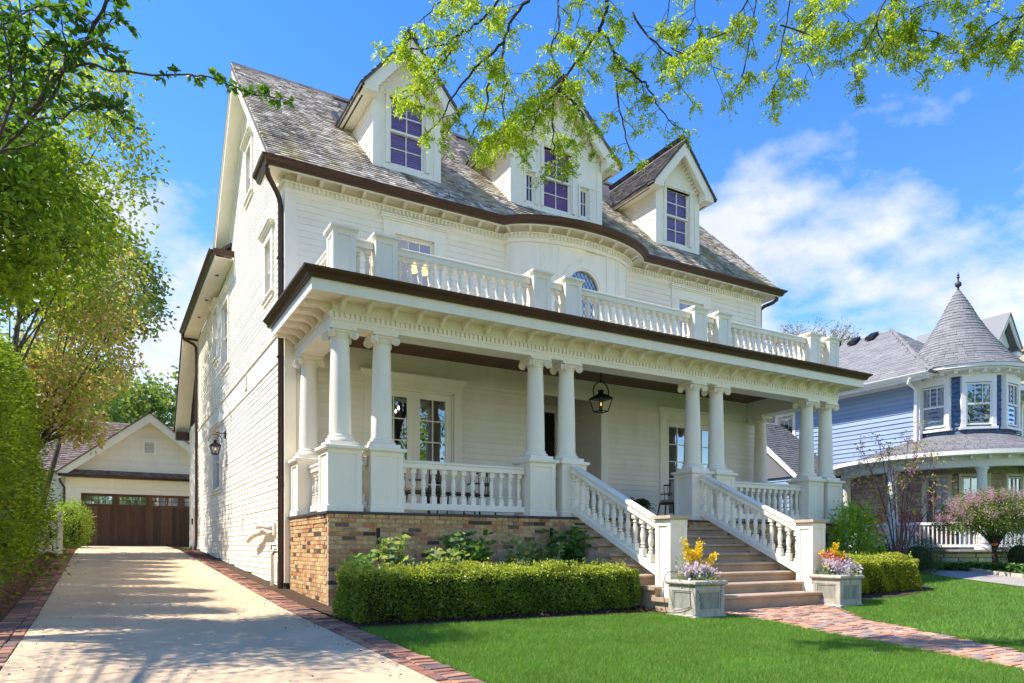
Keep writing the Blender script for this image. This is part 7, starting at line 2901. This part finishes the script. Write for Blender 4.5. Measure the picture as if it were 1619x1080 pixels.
# tall clipped row of cedars along the left of the drive
cy_ = 11.2
k = 0
words_ = ('nearest in view', 'second', 'third', 'fourth', 'fifth', 'sixth', 'seventh', 'eighth', 'ninth', 'tenth', 'farthest')
for k in range(11):
    y = 10.9 + k * 1.36
    x = -2.15 + rng.gauss(0, 0.06)
    zb = gz(0, y)
    h = 4.7 + rng.uniform(-0.3, 0.6)
    e = tag(empty('cedar', (x, y, zb)), words_[k] + ' of the tall green cedars that screen the left side of the driveway', 'tree', 'cedars along the driveway')
    m = MB().tube([(x, y, zb - 0.05), (x, y, zb + h * 0.9)], [0.10, 0.02], 8)
    Cs = []
    for q in range(250):
        t = rng.random() ** 0.85
        a = rng.uniform(0, 6.283)
        rad = (1.16 * (1 - t) ** 0.55 * (0.75 + 0.25 * math.sin(a * 3 + q)) + 0.08) * rng.uniform(0.55, 1.0) * (1.22 if q % 7 == 0 else 1.0)
        z = zb + 0.25 + t * (h - 0.2)
        Cs.append((x + rad * math.cos(a), y + rad * math.sin(a), z))
        if q % 4 == 0:
            m.tube([(x, y, z - 0.15), Cs[-1]], [0.014, 0.005], 4)
    m.build('trunk', 'bark', e)
    C = np.array(Cs)
    P, D = clusters(C, 44, (0.105, 0.105, 0.13))
    D = D * 0.6 + unit(P - np.array([x, y, 0]) * np.array([1, 1, 0]) - P * np.array([0, 0, 1])) * 0.8 + np.array([0, 0, 0.45])
    add_leaves('crown', P, D, 0.095, 0.040, 'leaf_cedar', e, 0.5, 0.2)
    MB().lathe([(0.1, zb + 0.3), (0.62, zb + 0.7), (0.55, zb + h * 0.45), (0.3, zb + h * 0.75), (0.04, zb + h * 0.93)], (x, y, 0), 10).build('dark_core', 'leaf_core', e)  # solid core coloured dark as the shaded depth behind the sprays

# fine-leaved tree leaning over the drive from the left
b0 = (-3.0, 9.8, gz(0, 9.8))
tree('fine_leaved_tree', 'fine leaved yellow green tree leaning over the left side of the driveway', b0, (-2.5, 9.8, 3.4),
     [((-1.6, 9.6, 4.5), (1.15, 1.3, 1.05), 240), ((-1.45, 10.0, 5.9), (1.0, 1.2, 1.1), 165), ((-0.85, 10.3, 5.0), (0.9, 1.1, 0.85), 135), ((-2.3, 9.3, 5.4), (1.2, 1.3, 1.5), 160)],
     'leaf_elm', 0.085, 0.042, 46, 0.13, r0=0.08)
# willow-like pale tree behind it
b0 = (-2.6, 23.6, gz(0, 23.6))
tree('pale_leaved_tree', 'pale yellow leaved tree rising behind the fine leaved tree on the left', b0, (-2.0, 23.6, 7.0),
     [((-0.45, 24, 12.4), (1.7, 1.8, 2.9), 150), ((-1.3, 24, 9.2), (1.6, 1.6, 2.0), 100)], 'leaf_willow', 0.17, 0.095, 30, 0.20, r0=0.10, droop=0.3)
# maple with reddish young leaves
b0 = (-3.0, 25.2, gz(0, 25))
tree('maple_tree', 'maple with reddish young leaves beyond the cedars left of the garage', b0, (-1.4, 25.2, 4.4),
     [((-0.2, 25.2, 9.2), (1.4, 1.8, 1.9), 85), ((-0.5, 25.1, 6.8), (1.4, 1.8, 1.5), 85), ((-1.7, 25, 5.5), (1.2, 1.4, 1.1), 110), ((-0.55, 24.6, 4.5), (0.6, 0.8, 0.3), 16)],
     'leaf_maple', 0.15, 0.11, 28, 0.20, r0=0.08, droop=0.3)
# green tree behind it with small leaves
b0 = (-2.2, 30, gz(0, 30))
tree('small_leaved_tree', 'green small leaved tree behind the reddish maple on the left', b0, (-1.0, 30, 6.0),
     [((0.5, 30, 10.6), (1.5, 1.8, 2.0), 150), ((-0.6, 30, 8.2), (1.6, 1.6, 2.0), 110)], 'leaf_far', 0.17, 0.11, 30, 0.22, r0=0.10)
for k, (px, py, d, r_, lb) in enumerate(((262, 668, 46, 3.0, 'leafy tree far behind the ridge of the garage'), (60, 640, 44, 4.5, 'large leafy tree far behind the cedars on the left'),
                                         (150, 650, 50, 3.2, 'leafy tree far behind the left slope of the garage roof'))):
    p = at(px, py, d)
    tree('distant_tree', lb, (p[0], p[1], 0.9), (p[0], p[1], p[2] - r_ * 0.6), [(p, (r_, r_, r_ * 0.9), 150)], 'leaf_far', 0.34, 0.22, 26, 0.42, r0=0.2, group='distant trees', twig=0.015)

# bare tree behind the porch roof on the right
p = at(1268, 508, 36)
e = tag(empty('bare_tree', (p[0], p[1], 0.9)), 'nearly leafless tree whose fine twigs show above the right end of the balcony', 'tree')
m = MB()
m.tube([(p[0], p[1], 0.8), (p[0], p[1], 6), (p[0] + 0.1, p[1], 9.5)], [0.25, 0.18, 0.12], 8)
tips = []


def fork(p_, d_, L, r_, lev):
    q = p_ + d_ * L
    mid = p_.lerp(q, 0.5) + Vector((rng.gauss(0, L * .06), rng.gauss(0, L * .06), 0))
    m.tube([p_, mid, q], [r_, r_ * 0.85, r_ * 0.68], 4)
    if lev == 0:
        tips.append(tuple(q))
        return
    if lev < 2:
        tips.append(tuple(q))
    for _ in range(3 if lev > 2 else 2):
        nd = (d_ + Vector((rng.gauss(0, .42), rng.gauss(0, .42), rng.gauss(0.10, .28)))).normalized()
        fork(q, nd, L * rng.uniform(0.62, 0.85), r_ * 0.62, lev - 1)


for k in range(7):
    a = k * 0.9
    fork(Vector((p[0], p[1], 8.2 + 0.18 * k)), Vector((math.cos(a) * .75, math.sin(a) * .75, 0.75)).normalized(), 1.05, 0.07, 5)
m.build('trunk', 'bark_grey', e)
P, D = clusters(np.array(tips), 2, (0.1,) * 3)
add_leaves('buds', P, D, 0.09, 0.06, 'bud', e)

# redbud with purple flowering stems
rb = at(1421, 868, 16.3)
zb = gz(rb[0], rb[1])
e = tag(empty('redbud_tree', (rb[0], rb[1], zb)), 'slender redbud with purple flowering stems beyond the golden hedge', 'tree')
m = MB()
fl, lf = [], []
for px, py, dd in ((1346, 762, 0.2), (1367, 720, -0.3), (1389, 700, 0.4), (1404, 716, 0), (1436, 700, 0.3), (1452, 690, -0.4), (1470, 740, 0.5), (1490, 778, -0.2), (1350, 790, -0.4), (1478, 768, 0.2), (1412, 740, -0.5), (1446, 730, 0.6), (1378, 744, 0.5), (1460, 720, -0.1)):
    q = Vector(at(px, py, 16.3 + dd))
    s = Vector((rb[0] + rng.gauss(0, .05), rb[1] + rng.gauss(0, .05), zb))
    ctl = Vector((rb[0] + (q.x - rb[0]) * 0.22, rb[1] + (q.y - rb[1]) * 0.22, zb + (q.z - zb) * 0.55))
    pts = bez(s, ctl, q, 16)
    m.tube(pts, [0.017 * (1 - i / 18) + 0.002 for i in range(16)], 6)
    for i in range(6, 16):
        for _ in range(1):
            a = rng.uniform(0, 6.28)
            dv = Vector((math.cos(a) * 0.5, math.sin(a) * 0.5, rng.uniform(0.2, 0.9))).normalized()
            Ls = rng.uniform(0.15, 0.45)
            p2 = bez(pts[i], pts[i] + dv * Ls * .5, pts[i] + dv * Ls + Vector((0, 0, 0.05)), 5)
            m.tube(p2, 0.004, 4)
            fl += [tuple(x_) for x_ in p2[1:]]
            lf.append(tuple(p2[-1]))
        fl.append(tuple(pts[i]))
m.build('trunk', 'bark_purple', e)
fa = np.array(fl)
fa = fa[nr.uniform(0, 1, len(fa)) < 0.7]
fa = fa[fa[:, 2] > zb + 0.9]
P, D = clusters(fa, 6, (0.02,) * 3)
add_leaves('blossom', P, D, 0.032, 0.026, 'bloom_redbud', e)
la = np.array(lf)
la = la[la[:, 2] > zb + 1.5]
P, D = clusters(la, 9, (0.06,) * 3)
add_leaves('leaf', P, D, 0.06, 0.045, 'leaf_redbud', e)

# lilac trained as a small standard
lb_ = at(1575, 896, 18.4)
zb = gz(lb_[0], lb_[1])
top = at(1572, 852, 18.4)
e = tree('lilac_tree', 'small round lilac tree with pink flowers tied with an orange strap', (lb_[0], lb_[1], zb), top,
         [(at(1530, 820, 18.2), (0.75, 0.75, 0.42), 120), (at(1575, 812, 18.0), (0.8, 0.8, 0.5), 150), (at(1615, 812, 18.4), (0.75, 0.75, 0.5), 130), (at(1560, 795, 18.4), (0.8, 0.7, 0.28), 80)],
         'leaf_lilac', 0.055, 0.035, 34, 0.075, bark='bark', r0=0.07, limbs=6, twig=0.005)
Cp = []
for px, py, dd, n in ((1520, 795, 17.9, 46), (1560, 785, 17.8, 60), (1600, 785, 17.9, 60), (1505, 815, 17.9, 40), (1640, 790, 18, 40), (1550, 812, 17.6, 30), (1600, 808, 17.6, 30)):
    Cp.append(blob(n, at(px, py, dd), (0.38, 0.5, 0.17), 0.2))
P, D = clusters(np.concatenate(Cp), 26, (0.03, 0.03, 0.05))
add_leaves('blossom', P, D + np.array([0, 0, .3]), 0.026, 0.022, 'bloom_lilac', e)
sp_ = tag(empty('orange_strap', tuple(at(1572, 862, 18.35))), 'orange strap tied round the lilac trunk and drawn to the porch', 'strap')
t0 = Vector(at(1572, 861, 18.33))
MB().lathe([(0.075, -0.03), (0.08, 0), (0.075, 0.03)], tuple(t0), 12, cap=False).build('loop', 'strap', sp_)
MB().tube([t0 + Vector((0, 0, 0.0)), Vector(at(1542, 858, 19.6))], 0.012, 4).tube([t0 + Vector((0, 0, -0.28)), Vector(at(1556, 866, 18.9)), Vector(at(1545, 862, 19.4))], 0.014, 4).build('tail', 'strap', sp_)

# shrubs on the right and by the garage
c = at(1352, 860, 16.2)
e = shrub('leafy_bush', 'bright green bush at the right end of the porch', (c[0], c[1]), (0.46, 0.46, 0.86), 4200, 'leaf_bush', 0.085, 0.045, shell=0.4, core=False)
c = at(1312, 900, 14.6)
shrub('leafy_bush', 'low green plants in front of the brick at the right end of the porch', (c[0], c[1]), (0.6, 0.5, 0.36), 2600, 'leaf_hydrangea', 0.09, 0.05, core=False)
c = at(1392, 880, 17.2)
shrub('yew_shrub', 'dark rounded yew left of the redbud stems', (c[0], c[1]), (0.62, 0.6, 0.42), 6000, 'leaf_yew', 0.045, 0.016)
c = at(1450, 880, 17.4)
shrub('yew_shrub', 'dark rounded yew right of the redbud stems', (c[0], c[1]), (0.52, 0.5, 0.40), 6000, 'leaf_yew', 0.045, 0.016)
c = at(1612, 880, 18.2)
shrub('yew_shrub', 'dark rounded shrub at the right edge below the pink flowering tree', (c[0], c[1]), (0.4, 0.5, 0.36), 3500, 'leaf_yew', 0.045, 0.016)
shrub('round_shrub', 'rounded light green shrub beside the garage door', (-0.98, 29.6), (0.60, 0.6, 0.84), 9000, 'leaf_bush', 0.06, 0.035, tip='leaf_box_tip')
# hostas along the neighbour's wall
for i in range(9):
    px = 1480 + i * 16.5
    c = at(px, 908, 18.0 - i * 0.16)
    zb = gz(c[0], c[1])
    e = tag(empty('hosta', (c[0], c[1], zb)), ('leftmost', 'second', 'third', 'fourth', 'fifth', 'sixth', 'seventh', 'eighth', 'rightmost')[i] + ' green leaf clump in the row below the grey stone wall', 'plant', 'hostas below the stone wall')
    a = nr.uniform(0, 6.283, 120)
    q = nr.uniform(0.02, 0.20, 120)
    P = np.stack([c[0] + q * np.cos(a), c[1] + q * np.sin(a), zb + nr.uniform(0.02, 0.18, 120)], 1)
    D = np.stack([np.cos(a), np.sin(a), nr.uniform(0.2, 1.3, 120)], 1)
    add_leaves('leaf', P, D, 0.17, 0.06, 'leaf_hosta', e, 0.15, 0.4)


# ---------------------------------------------------------------- honey locust over the lawn
lo = tag(empty('honey_locust', (9.9, 0.9, gz(9.9, 0.9))), 'honey locust with feathery yellow green leaves hanging over the lawn in front of the roof', 'tree')
m = MB()
m.tube(bez((9.9, 0.9, -0.3), (9.9, 1.0, 2.5), (9.5, 1.6, 5.0), 8), [0.24 - 0.012 * i for i in range(8)], 10)
limbA = bez((9.5, 1.6, 5.0), (8.4, 3.2, 8.2), (4.2, 6.6, 9.4), 16)
limbB = bez((9.5, 1.6, 5.0), (9.6, 2.6, 8.6), (7.2, 5.0, 9.8), 12)
limbC = bez((9.5, 1.6, 5.0), (10.2, 2.2, 7.6), (10.4, 4.6, 9.0), 12)
for l_ in (limbA, limbB, limbC):
    m.tube(l_, [0.13 - 0.09 * i / (len(l_) - 1) for i in range(len(l_))], 8)
limbs_ = np.array([tuple(q) for l_ in (limbA, limbB, limbC) for q in l_])
BRN = [
    ([(833, 0), (810, 30), (798, 67), (793, 93), (773, 123), (770, 160), (763, 187), (740, 222)], 7.6, 0.020),
    ([(788, 0), (767, 30), (733, 50), (700, 72), (657, 77), (627, 72)], 7.4, 0.016),
    ([(733, 50), (700, 100), (672, 132), (655, 150)], 7.4, 0.009),
    ([(700, 0), (675, 20), (655, 45), (640, 60)], 7.3, 0.009),
    ([(798, 67), (760, 100), (725, 140), (700, 185), (680, 205)], 7.6, 0.011),
    ([(793, 93), (800, 130), (795, 165), (800, 200), (800, 225)], 7.7, 0.009),
    ([(960, 0), (957, 20), (948, 43), (930, 73), (903, 110), (883, 143), (853, 167), (827, 190), (790, 215), (755, 235)], 7.9, 0.020),
    ([(948, 43), (967, 80), (977, 100), (1007, 123), (1023, 130), (1042, 172), (1073, 206)], 7.8, 0.013),
    ([(977, 100), (973, 140), (983, 187), (993, 227), (1000, 260)], 7.9, 0.010),
    ([(883, 0), (883, 43), (870, 73), (880, 110), (883, 143)], 7.7, 0.012),
    ([(883, 143), (873, 187), (877, 233), (877, 272)], 7.8, 0.010),
    ([(883, 143), (910, 165), (925, 195), (935, 235)], 7.9, 0.009),
    ([(853, 167), (845, 195), (835, 215)], 7.8, 0.007),
    ([(1000, 20), (1027, 61), (1065, 88), (1068, 130)], 7.7, 0.010),
    ([(1180, 0), (1161, 42), (1115, 65), (1084, 88), (1060, 75)], 7.6, 0.012),
    ([(1195, 0), (1187, 57), (1176, 111), (1172, 128)], 7.7, 0.010),
    ([(1115, 65), (1125, 100), (1130, 118)], 7.6, 0.007),
    ([(1249, 0), (1235, 69), (1226, 126), (1221, 142)], 7.5, 0.010),
    ([(1294, 0), (1279, 34), (1264, 73), (1285, 120)], 7.6, 0.010),
    ([(1235, 40), (1290, 60), (1305, 55)], 7.5, 0.006),
    ([(1398, 0), (1386, 34), (1367, 76), (1350, 90), (1356, 130)], 7.4, 0.010),
    ([(1386, 34), (1395, 75), (1400, 100)], 7.4, 0.007),
    ([(1417, 0), (1440, 46), (1459, 80), (1447, 112)], 7.5, 0.010),
    ([(1440, 46), (1480, 50), (1487, 52)], 7.5, 0.006),
    ([(1660, 15), (1619, 23), (1574, 34), (1543, 61), (1509, 84)], 7.3, 0.010),
    ([(1619, 23), (1600, 55), (1575, 72)], 7.3, 0.008),
    ([(1640, 0), (1625, 50), (1612, 80)], 7.2, 0.008),
    ([(1060, -10), (1050, 40), (1040, 60)], 7.9, 0.009), ([(1100, -10), (1098, 30), (1085, 50)], 7.7, 0.009),
    ([(1330, -10), (1335, 20), (1345, 40)], 7.5, 0.007), ([(740, -10), (735, 15), (720, 35)], 7.3, 0.009),
    ([(920, -10), (912, 40), (905, 80)], 7.9, 0.009), ([(1500, -10), (1470, 10), (1440, 15)], 7.4, 0.007), ([(1570, -10), (1560, 20), (1545, 30)], 7.2, 0.007)]
spots_ = []
for pts, d, r_ in BRN:
    dd = d + rng.gauss(0, 0.12)
    ww = [Vector(at(x, y, dd + 0.10 * math.sin(i * 1.3 + x))) for i, (x, y) in enumerate(pts)]
    if pts[0][1] <= 0 or pts[0][0] > 1619:
        j = int(np.argmin(((limbs_ - np.array(ww[0])) ** 2).sum(1) - limbs_[:, 2] * 0.3))
        lp = Vector(limbs_[j])
        conn = bez(lp, lp.lerp(ww[0], 0.5) + Vector((0, 0, 0.25)), ww[0], 6)[:-1]
        full = conn + ww
    else:
        full = ww
    # smooth
    fine = []
    for i in range(len(full) - 1):
        for t in (0, 0.25, 0.5, 0.75):
            fine.append(full[i].lerp(full[i + 1], t) + Vector((rng.gauss(0, .010), rng.gauss(0, .010), rng.gauss(0, .010))))
    fine.append(full[-1])
    n = len(fine)
    m.tube(fine, [max(0.003, r_ * 1.35 * (1 - 0.75 * i / n)) for i in range(n)], 6)
    for i in range(max(1, n - len(ww) * 4), n):
        if rng.random() < 0.32:
            continue
        for _ in range(rng.choice((1, 1, 2))):
            a = rng.uniform(0, 6.283)
            dv = Vector((math.cos(a), math.sin(a), rng.uniform(-0.9, 0.35))).normalized()
            Ls = rng.uniform(0.06, 0.34)
            q = bez(fine[i], fine[i] + dv * Ls * 0.6, fine[i] + dv * Ls + Vector((0, 0, -0.07)), 4)
            m.tube(q, 0.0032, 4)
            spots_ += [tuple(q[3])] * 2 + ([tuple(q[2])] if Ls > 0.2 else [])
# crown out of the frame, above and behind
for l_ in (limbA, limbB, limbC):
    for q in l_[4:]:
        for _ in range(2):
            spots_.append(tuple(q + Vector((rng.gauss(0, .5), rng.gauss(0, .4), rng.uniform(0.2, 1.2)))))
m.build('trunk', 'bark_locust', lo)
S = np.array(spots_)
S = S[nr.uniform(0, 1, len(S)) < 0.95]
# pinnate leaves: a drooping stalk with pairs of leaflets
NL, PAIRS = 5, 7
B = np.repeat(S, NL, axis=0) + nr.normal(0, 0.02, (len(S) * NL, 3))
n = len(B)
ax = unit(nr.normal(0, 1, (n, 3)) * np.array([1, 1, 0.5]) + np.array([0, 0, -0.35]))
sd = unit(np.cross(ax, nr.normal(0, 1, (n, 3))))
ln = nr.uniform(0.06, 0.13, n)
LV, LR = [], []
for k in range(PAIRS):
    t = (k + 0.6) / PAIRS
    c = B + ax * (ln * t)[:, None] - np.array([0, 0, 1]) * (0.035 * t * t * nr.uniform(0.4, 1.6, n))[:, None]
    for s_ in (-1, 1):
        dv = unit(sd * s_ + ax * 0.45 + nr.normal(0, 0.22, (n, 3)) + np.array([0, 0, -0.18]))
        wv = unit(np.cross(dv, nr.normal(0, 1, (n, 3))))
        l = 0.033 * (1 - 0.35 * abs(t - 0.45)) * nr.uniform(0.75, 1.2, (n, 1))
        V = np.empty((n, 4, 3))
        V[:, 0] = c
        V[:, 1] = c + dv * l * 0.5 + wv * 0.0075
        V[:, 2] = c + dv * l
        V[:, 3] = c + dv * l * 0.5 - wv * 0.0075
        LV.append(V)
        LR.append(nr.uniform(0.001, 0.999, n))
V = np.concatenate(LV).reshape(-1, 3)
put_np('crown', V, np.arange(len(V)).reshape(-1, 4), np.concatenate(LR), 'leaf_locust', lo)

# ---------------------------------------------------------------- broad-leaved tree reaching in from the top left
mg = tag(empty('broad_leaved_tree', (-3.3, 2.6, gz(0, 2.6))), 'broad leaved tree whose dark branches reach in at the upper left corner', 'tree')
m = MB()
m.tube(bez((-3.3, 2.6, -0.4), (-3.3, 2.7, 1.5), (-3.0, 3.1, 2.9), 7), [0.16 - 0.008 * i for i in range(7)], 9)
hub = Vector((-3.0, 3.1, 2.9))
MGB = [([(-40, 235), (0, 215), (60, 160), (100, 110), (130, 75), (150, 40), (170, 5), (180, -30)], 4.6, 0.030),
       ([(-40, 260), (0, 240), (50, 190), (85, 150)], 4.4, 0.020),
       ([(100, 110), (140, 100), (180, 112), (240, 120), (300, 118), (330, 122), (360, 132), (400, 150), (430, 152), (452, 160)], 4.6, 0.008),
       ([(85, 150), (100, 110), (105, 70), (95, 20)], 4.5, 0.010), ([(60, 160), (75, 130), (80, 90), (40, 40)], 4.4, 0.010),
       ([(130, 75), (165, 50), (180, 25)], 4.6, 0.007), ([(0, 215), (20, 150), (15, 90), (5, 40)], 4.2, 0.012), ([(40, 180), (40, 120), (40, 60), (30, -10)], 4.3, 0.010),
       ([(85, 150), (130, 165), (175, 172), (195, 178)], 4.6, 0.007), ([(50, 190), (100, 185), (140, 160)], 4.5, 0.008), ([(-20, 150), (10, 120), (60, 100)], 4.3, 0.009),
       ([(150, 40), (120, 20), (110, 0)], 4.5, 0.006), ([(105, 70), (140, 60), (160, 75)], 4.5, 0.005), ([(-30, 60), (20, 30), (60, 10)], 4.3, 0.010), ([(0, 240), (40, 230), (80, 215)], 4.3, 0.008)]
Ps, Ds = [], []
for bi, (pts, d, r_) in enumerate(MGB):
    ww = [Vector(at(x, y, d + 0.06 * math.sin(i * 1.7 + bi))) for i, (x, y) in enumerate(pts)]
    if pts[0][0] < 0:
        ww = bez(hub, hub.lerp(ww[0], 0.5) + Vector((0, 0, 0.2)), ww[0], 5)[:-1] + ww
    fine = []
    for i in range(len(ww) - 1):
        for t in (0, 0.33, 0.66):
            fine.append(ww[i].lerp(ww[i + 1], t) + Vector((rng.gauss(0, .005), rng.gauss(0, .005), rng.gauss(0, .005))))
    fine.append(ww[-1])
    n = len(fine)
    m.tube(fine, [max(0.0028, r_ * (1 - 0.7 * i / n)) for i in range(n)], 6)
    long_twig = bi == 2
    for i in range(4 if not long_twig else 6, n):
        if long_twig and (i % 6 in (2, 3)) and i < n - 8:
            continue
        for _ in range(3 if not long_twig else 2):
            a = rng.uniform(0, 6.283)
            dv = Vector((math.cos(a), math.sin(a), rng.uniform(-0.5, 0.8))).normalized()
            Ls = rng.uniform(0.04, 0.22) if not long_twig else rng.uniform(0.02, 0.06)
            q = fine[i] + dv * Ls
            m.tube([fine[i], q], 0.0022, 4)
            for _ in range(7 if not long_twig else 5):
                f = rng.uniform(0.3, 1.0)
                Ps.append(tuple(fine[i].lerp(q, f)))
                Ds.append(tuple(dv + Vector((rng.gauss(0, .6), rng.gauss(0, .6), rng.gauss(0.1, .5)))))
# the rest of its crown stands out of the frame to the left and dapples the drive
extra = np.concatenate([blob(70, (-3.4, 5.6, 5.2), (1.6, 1.7, 1.3), 0.1), blob(80, (-3.7, 8.2, 5.6), (1.6, 1.6, 1.4), 0.1), blob(60, (-4.6, 6.8, 7.0), (1.9, 1.9, 1.2), 0.1), blob(40, (-2.9, 10.3, 5.0), (1.0, 1.0, 0.9), 0.2)])
for c_ in extra[::3]:
    q = Vector(c_)
    m.tube([hub.lerp(q, 0.55) + Vector((0, 0, 0.3)), q], [0.012, 0.004], 4)
for c_ in ((-3.4, 5.6, 5.4), (-3.9, 8.2, 5.8), (-4.6, 6.8, 7.0), (-2.9, 10.3, 5.2)):
    m.tube(bez(hub, hub.lerp(Vector(c_), 0.5) + Vector((0, 0, 0.6)), c_, 8), [0.03 - 0.003 * i for i in range(8)], 7)
Pe, De = clusters(extra, 34, (0.19, 0.19, 0.15))
Ps += [tuple(q) for q in Pe]
Ds += [tuple(q) for q in De]
m.build('trunk', 'bark', mg)
add_leaves('crown', np.array(Ps), np.array(Ds), 0.056, 0.030, 'leaf_magnolia', mg, 0.2, 0.15)

# ---------------------------------------------------------------- street trees behind the viewer, seen only in the window glass and by their shade
for k, (x, y, h, lb) in enumerate(((-9.5, -8, 10.5, 'street tree mirrored in the left glass doors'), (2.5, -12, 10, 'street tree mirrored in the middle of the porch glass'), (14, -11, 11, 'street tree mirrored in the right glass doors'),
                                   (26, -13, 10, 'street tree mirrored in the panes of the blue house'))):
    tree('street_tree', lb, (x, y, gz(x, y)), (x, y, h * 0.5), [((x, y, h * 0.66), (3.0, 3.0, h * 0.30), 170)], 'leaf_elm', 0.30, 0.17, 20, 0.35, r0=0.2, group='street trees', twig=0.014)

# small dry bits lying on the drive
n = 420
x = nr.uniform(-0.7, 2.25, n)
x = np.where(nr.uniform(0, 1, n) < 0.55, np.where(nr.uniform(0, 1, n) < 0.5, -0.7 + nr.exponential(0.12, n), 2.25 - nr.exponential(0.12, n)), x)
x = np.clip(x, -0.69, 2.24)
y = nr.uniform(3.5, 24, n)
P = np.stack([x, y, np.array([gz(0, q) for q in y]) + 0.034], 1)
V, F, r = leaves(P, nr.normal(0, 1, (n, 3)) * np.array([1, 1, 0.06]), 0.028, 0.014, 0.05, 0.02)
tag(put_np('leaf_litter', V, F, r, 'needles', None, 'stuff'), 'scattered dry brown bits lying on the concrete driveway', 'leaf litter')
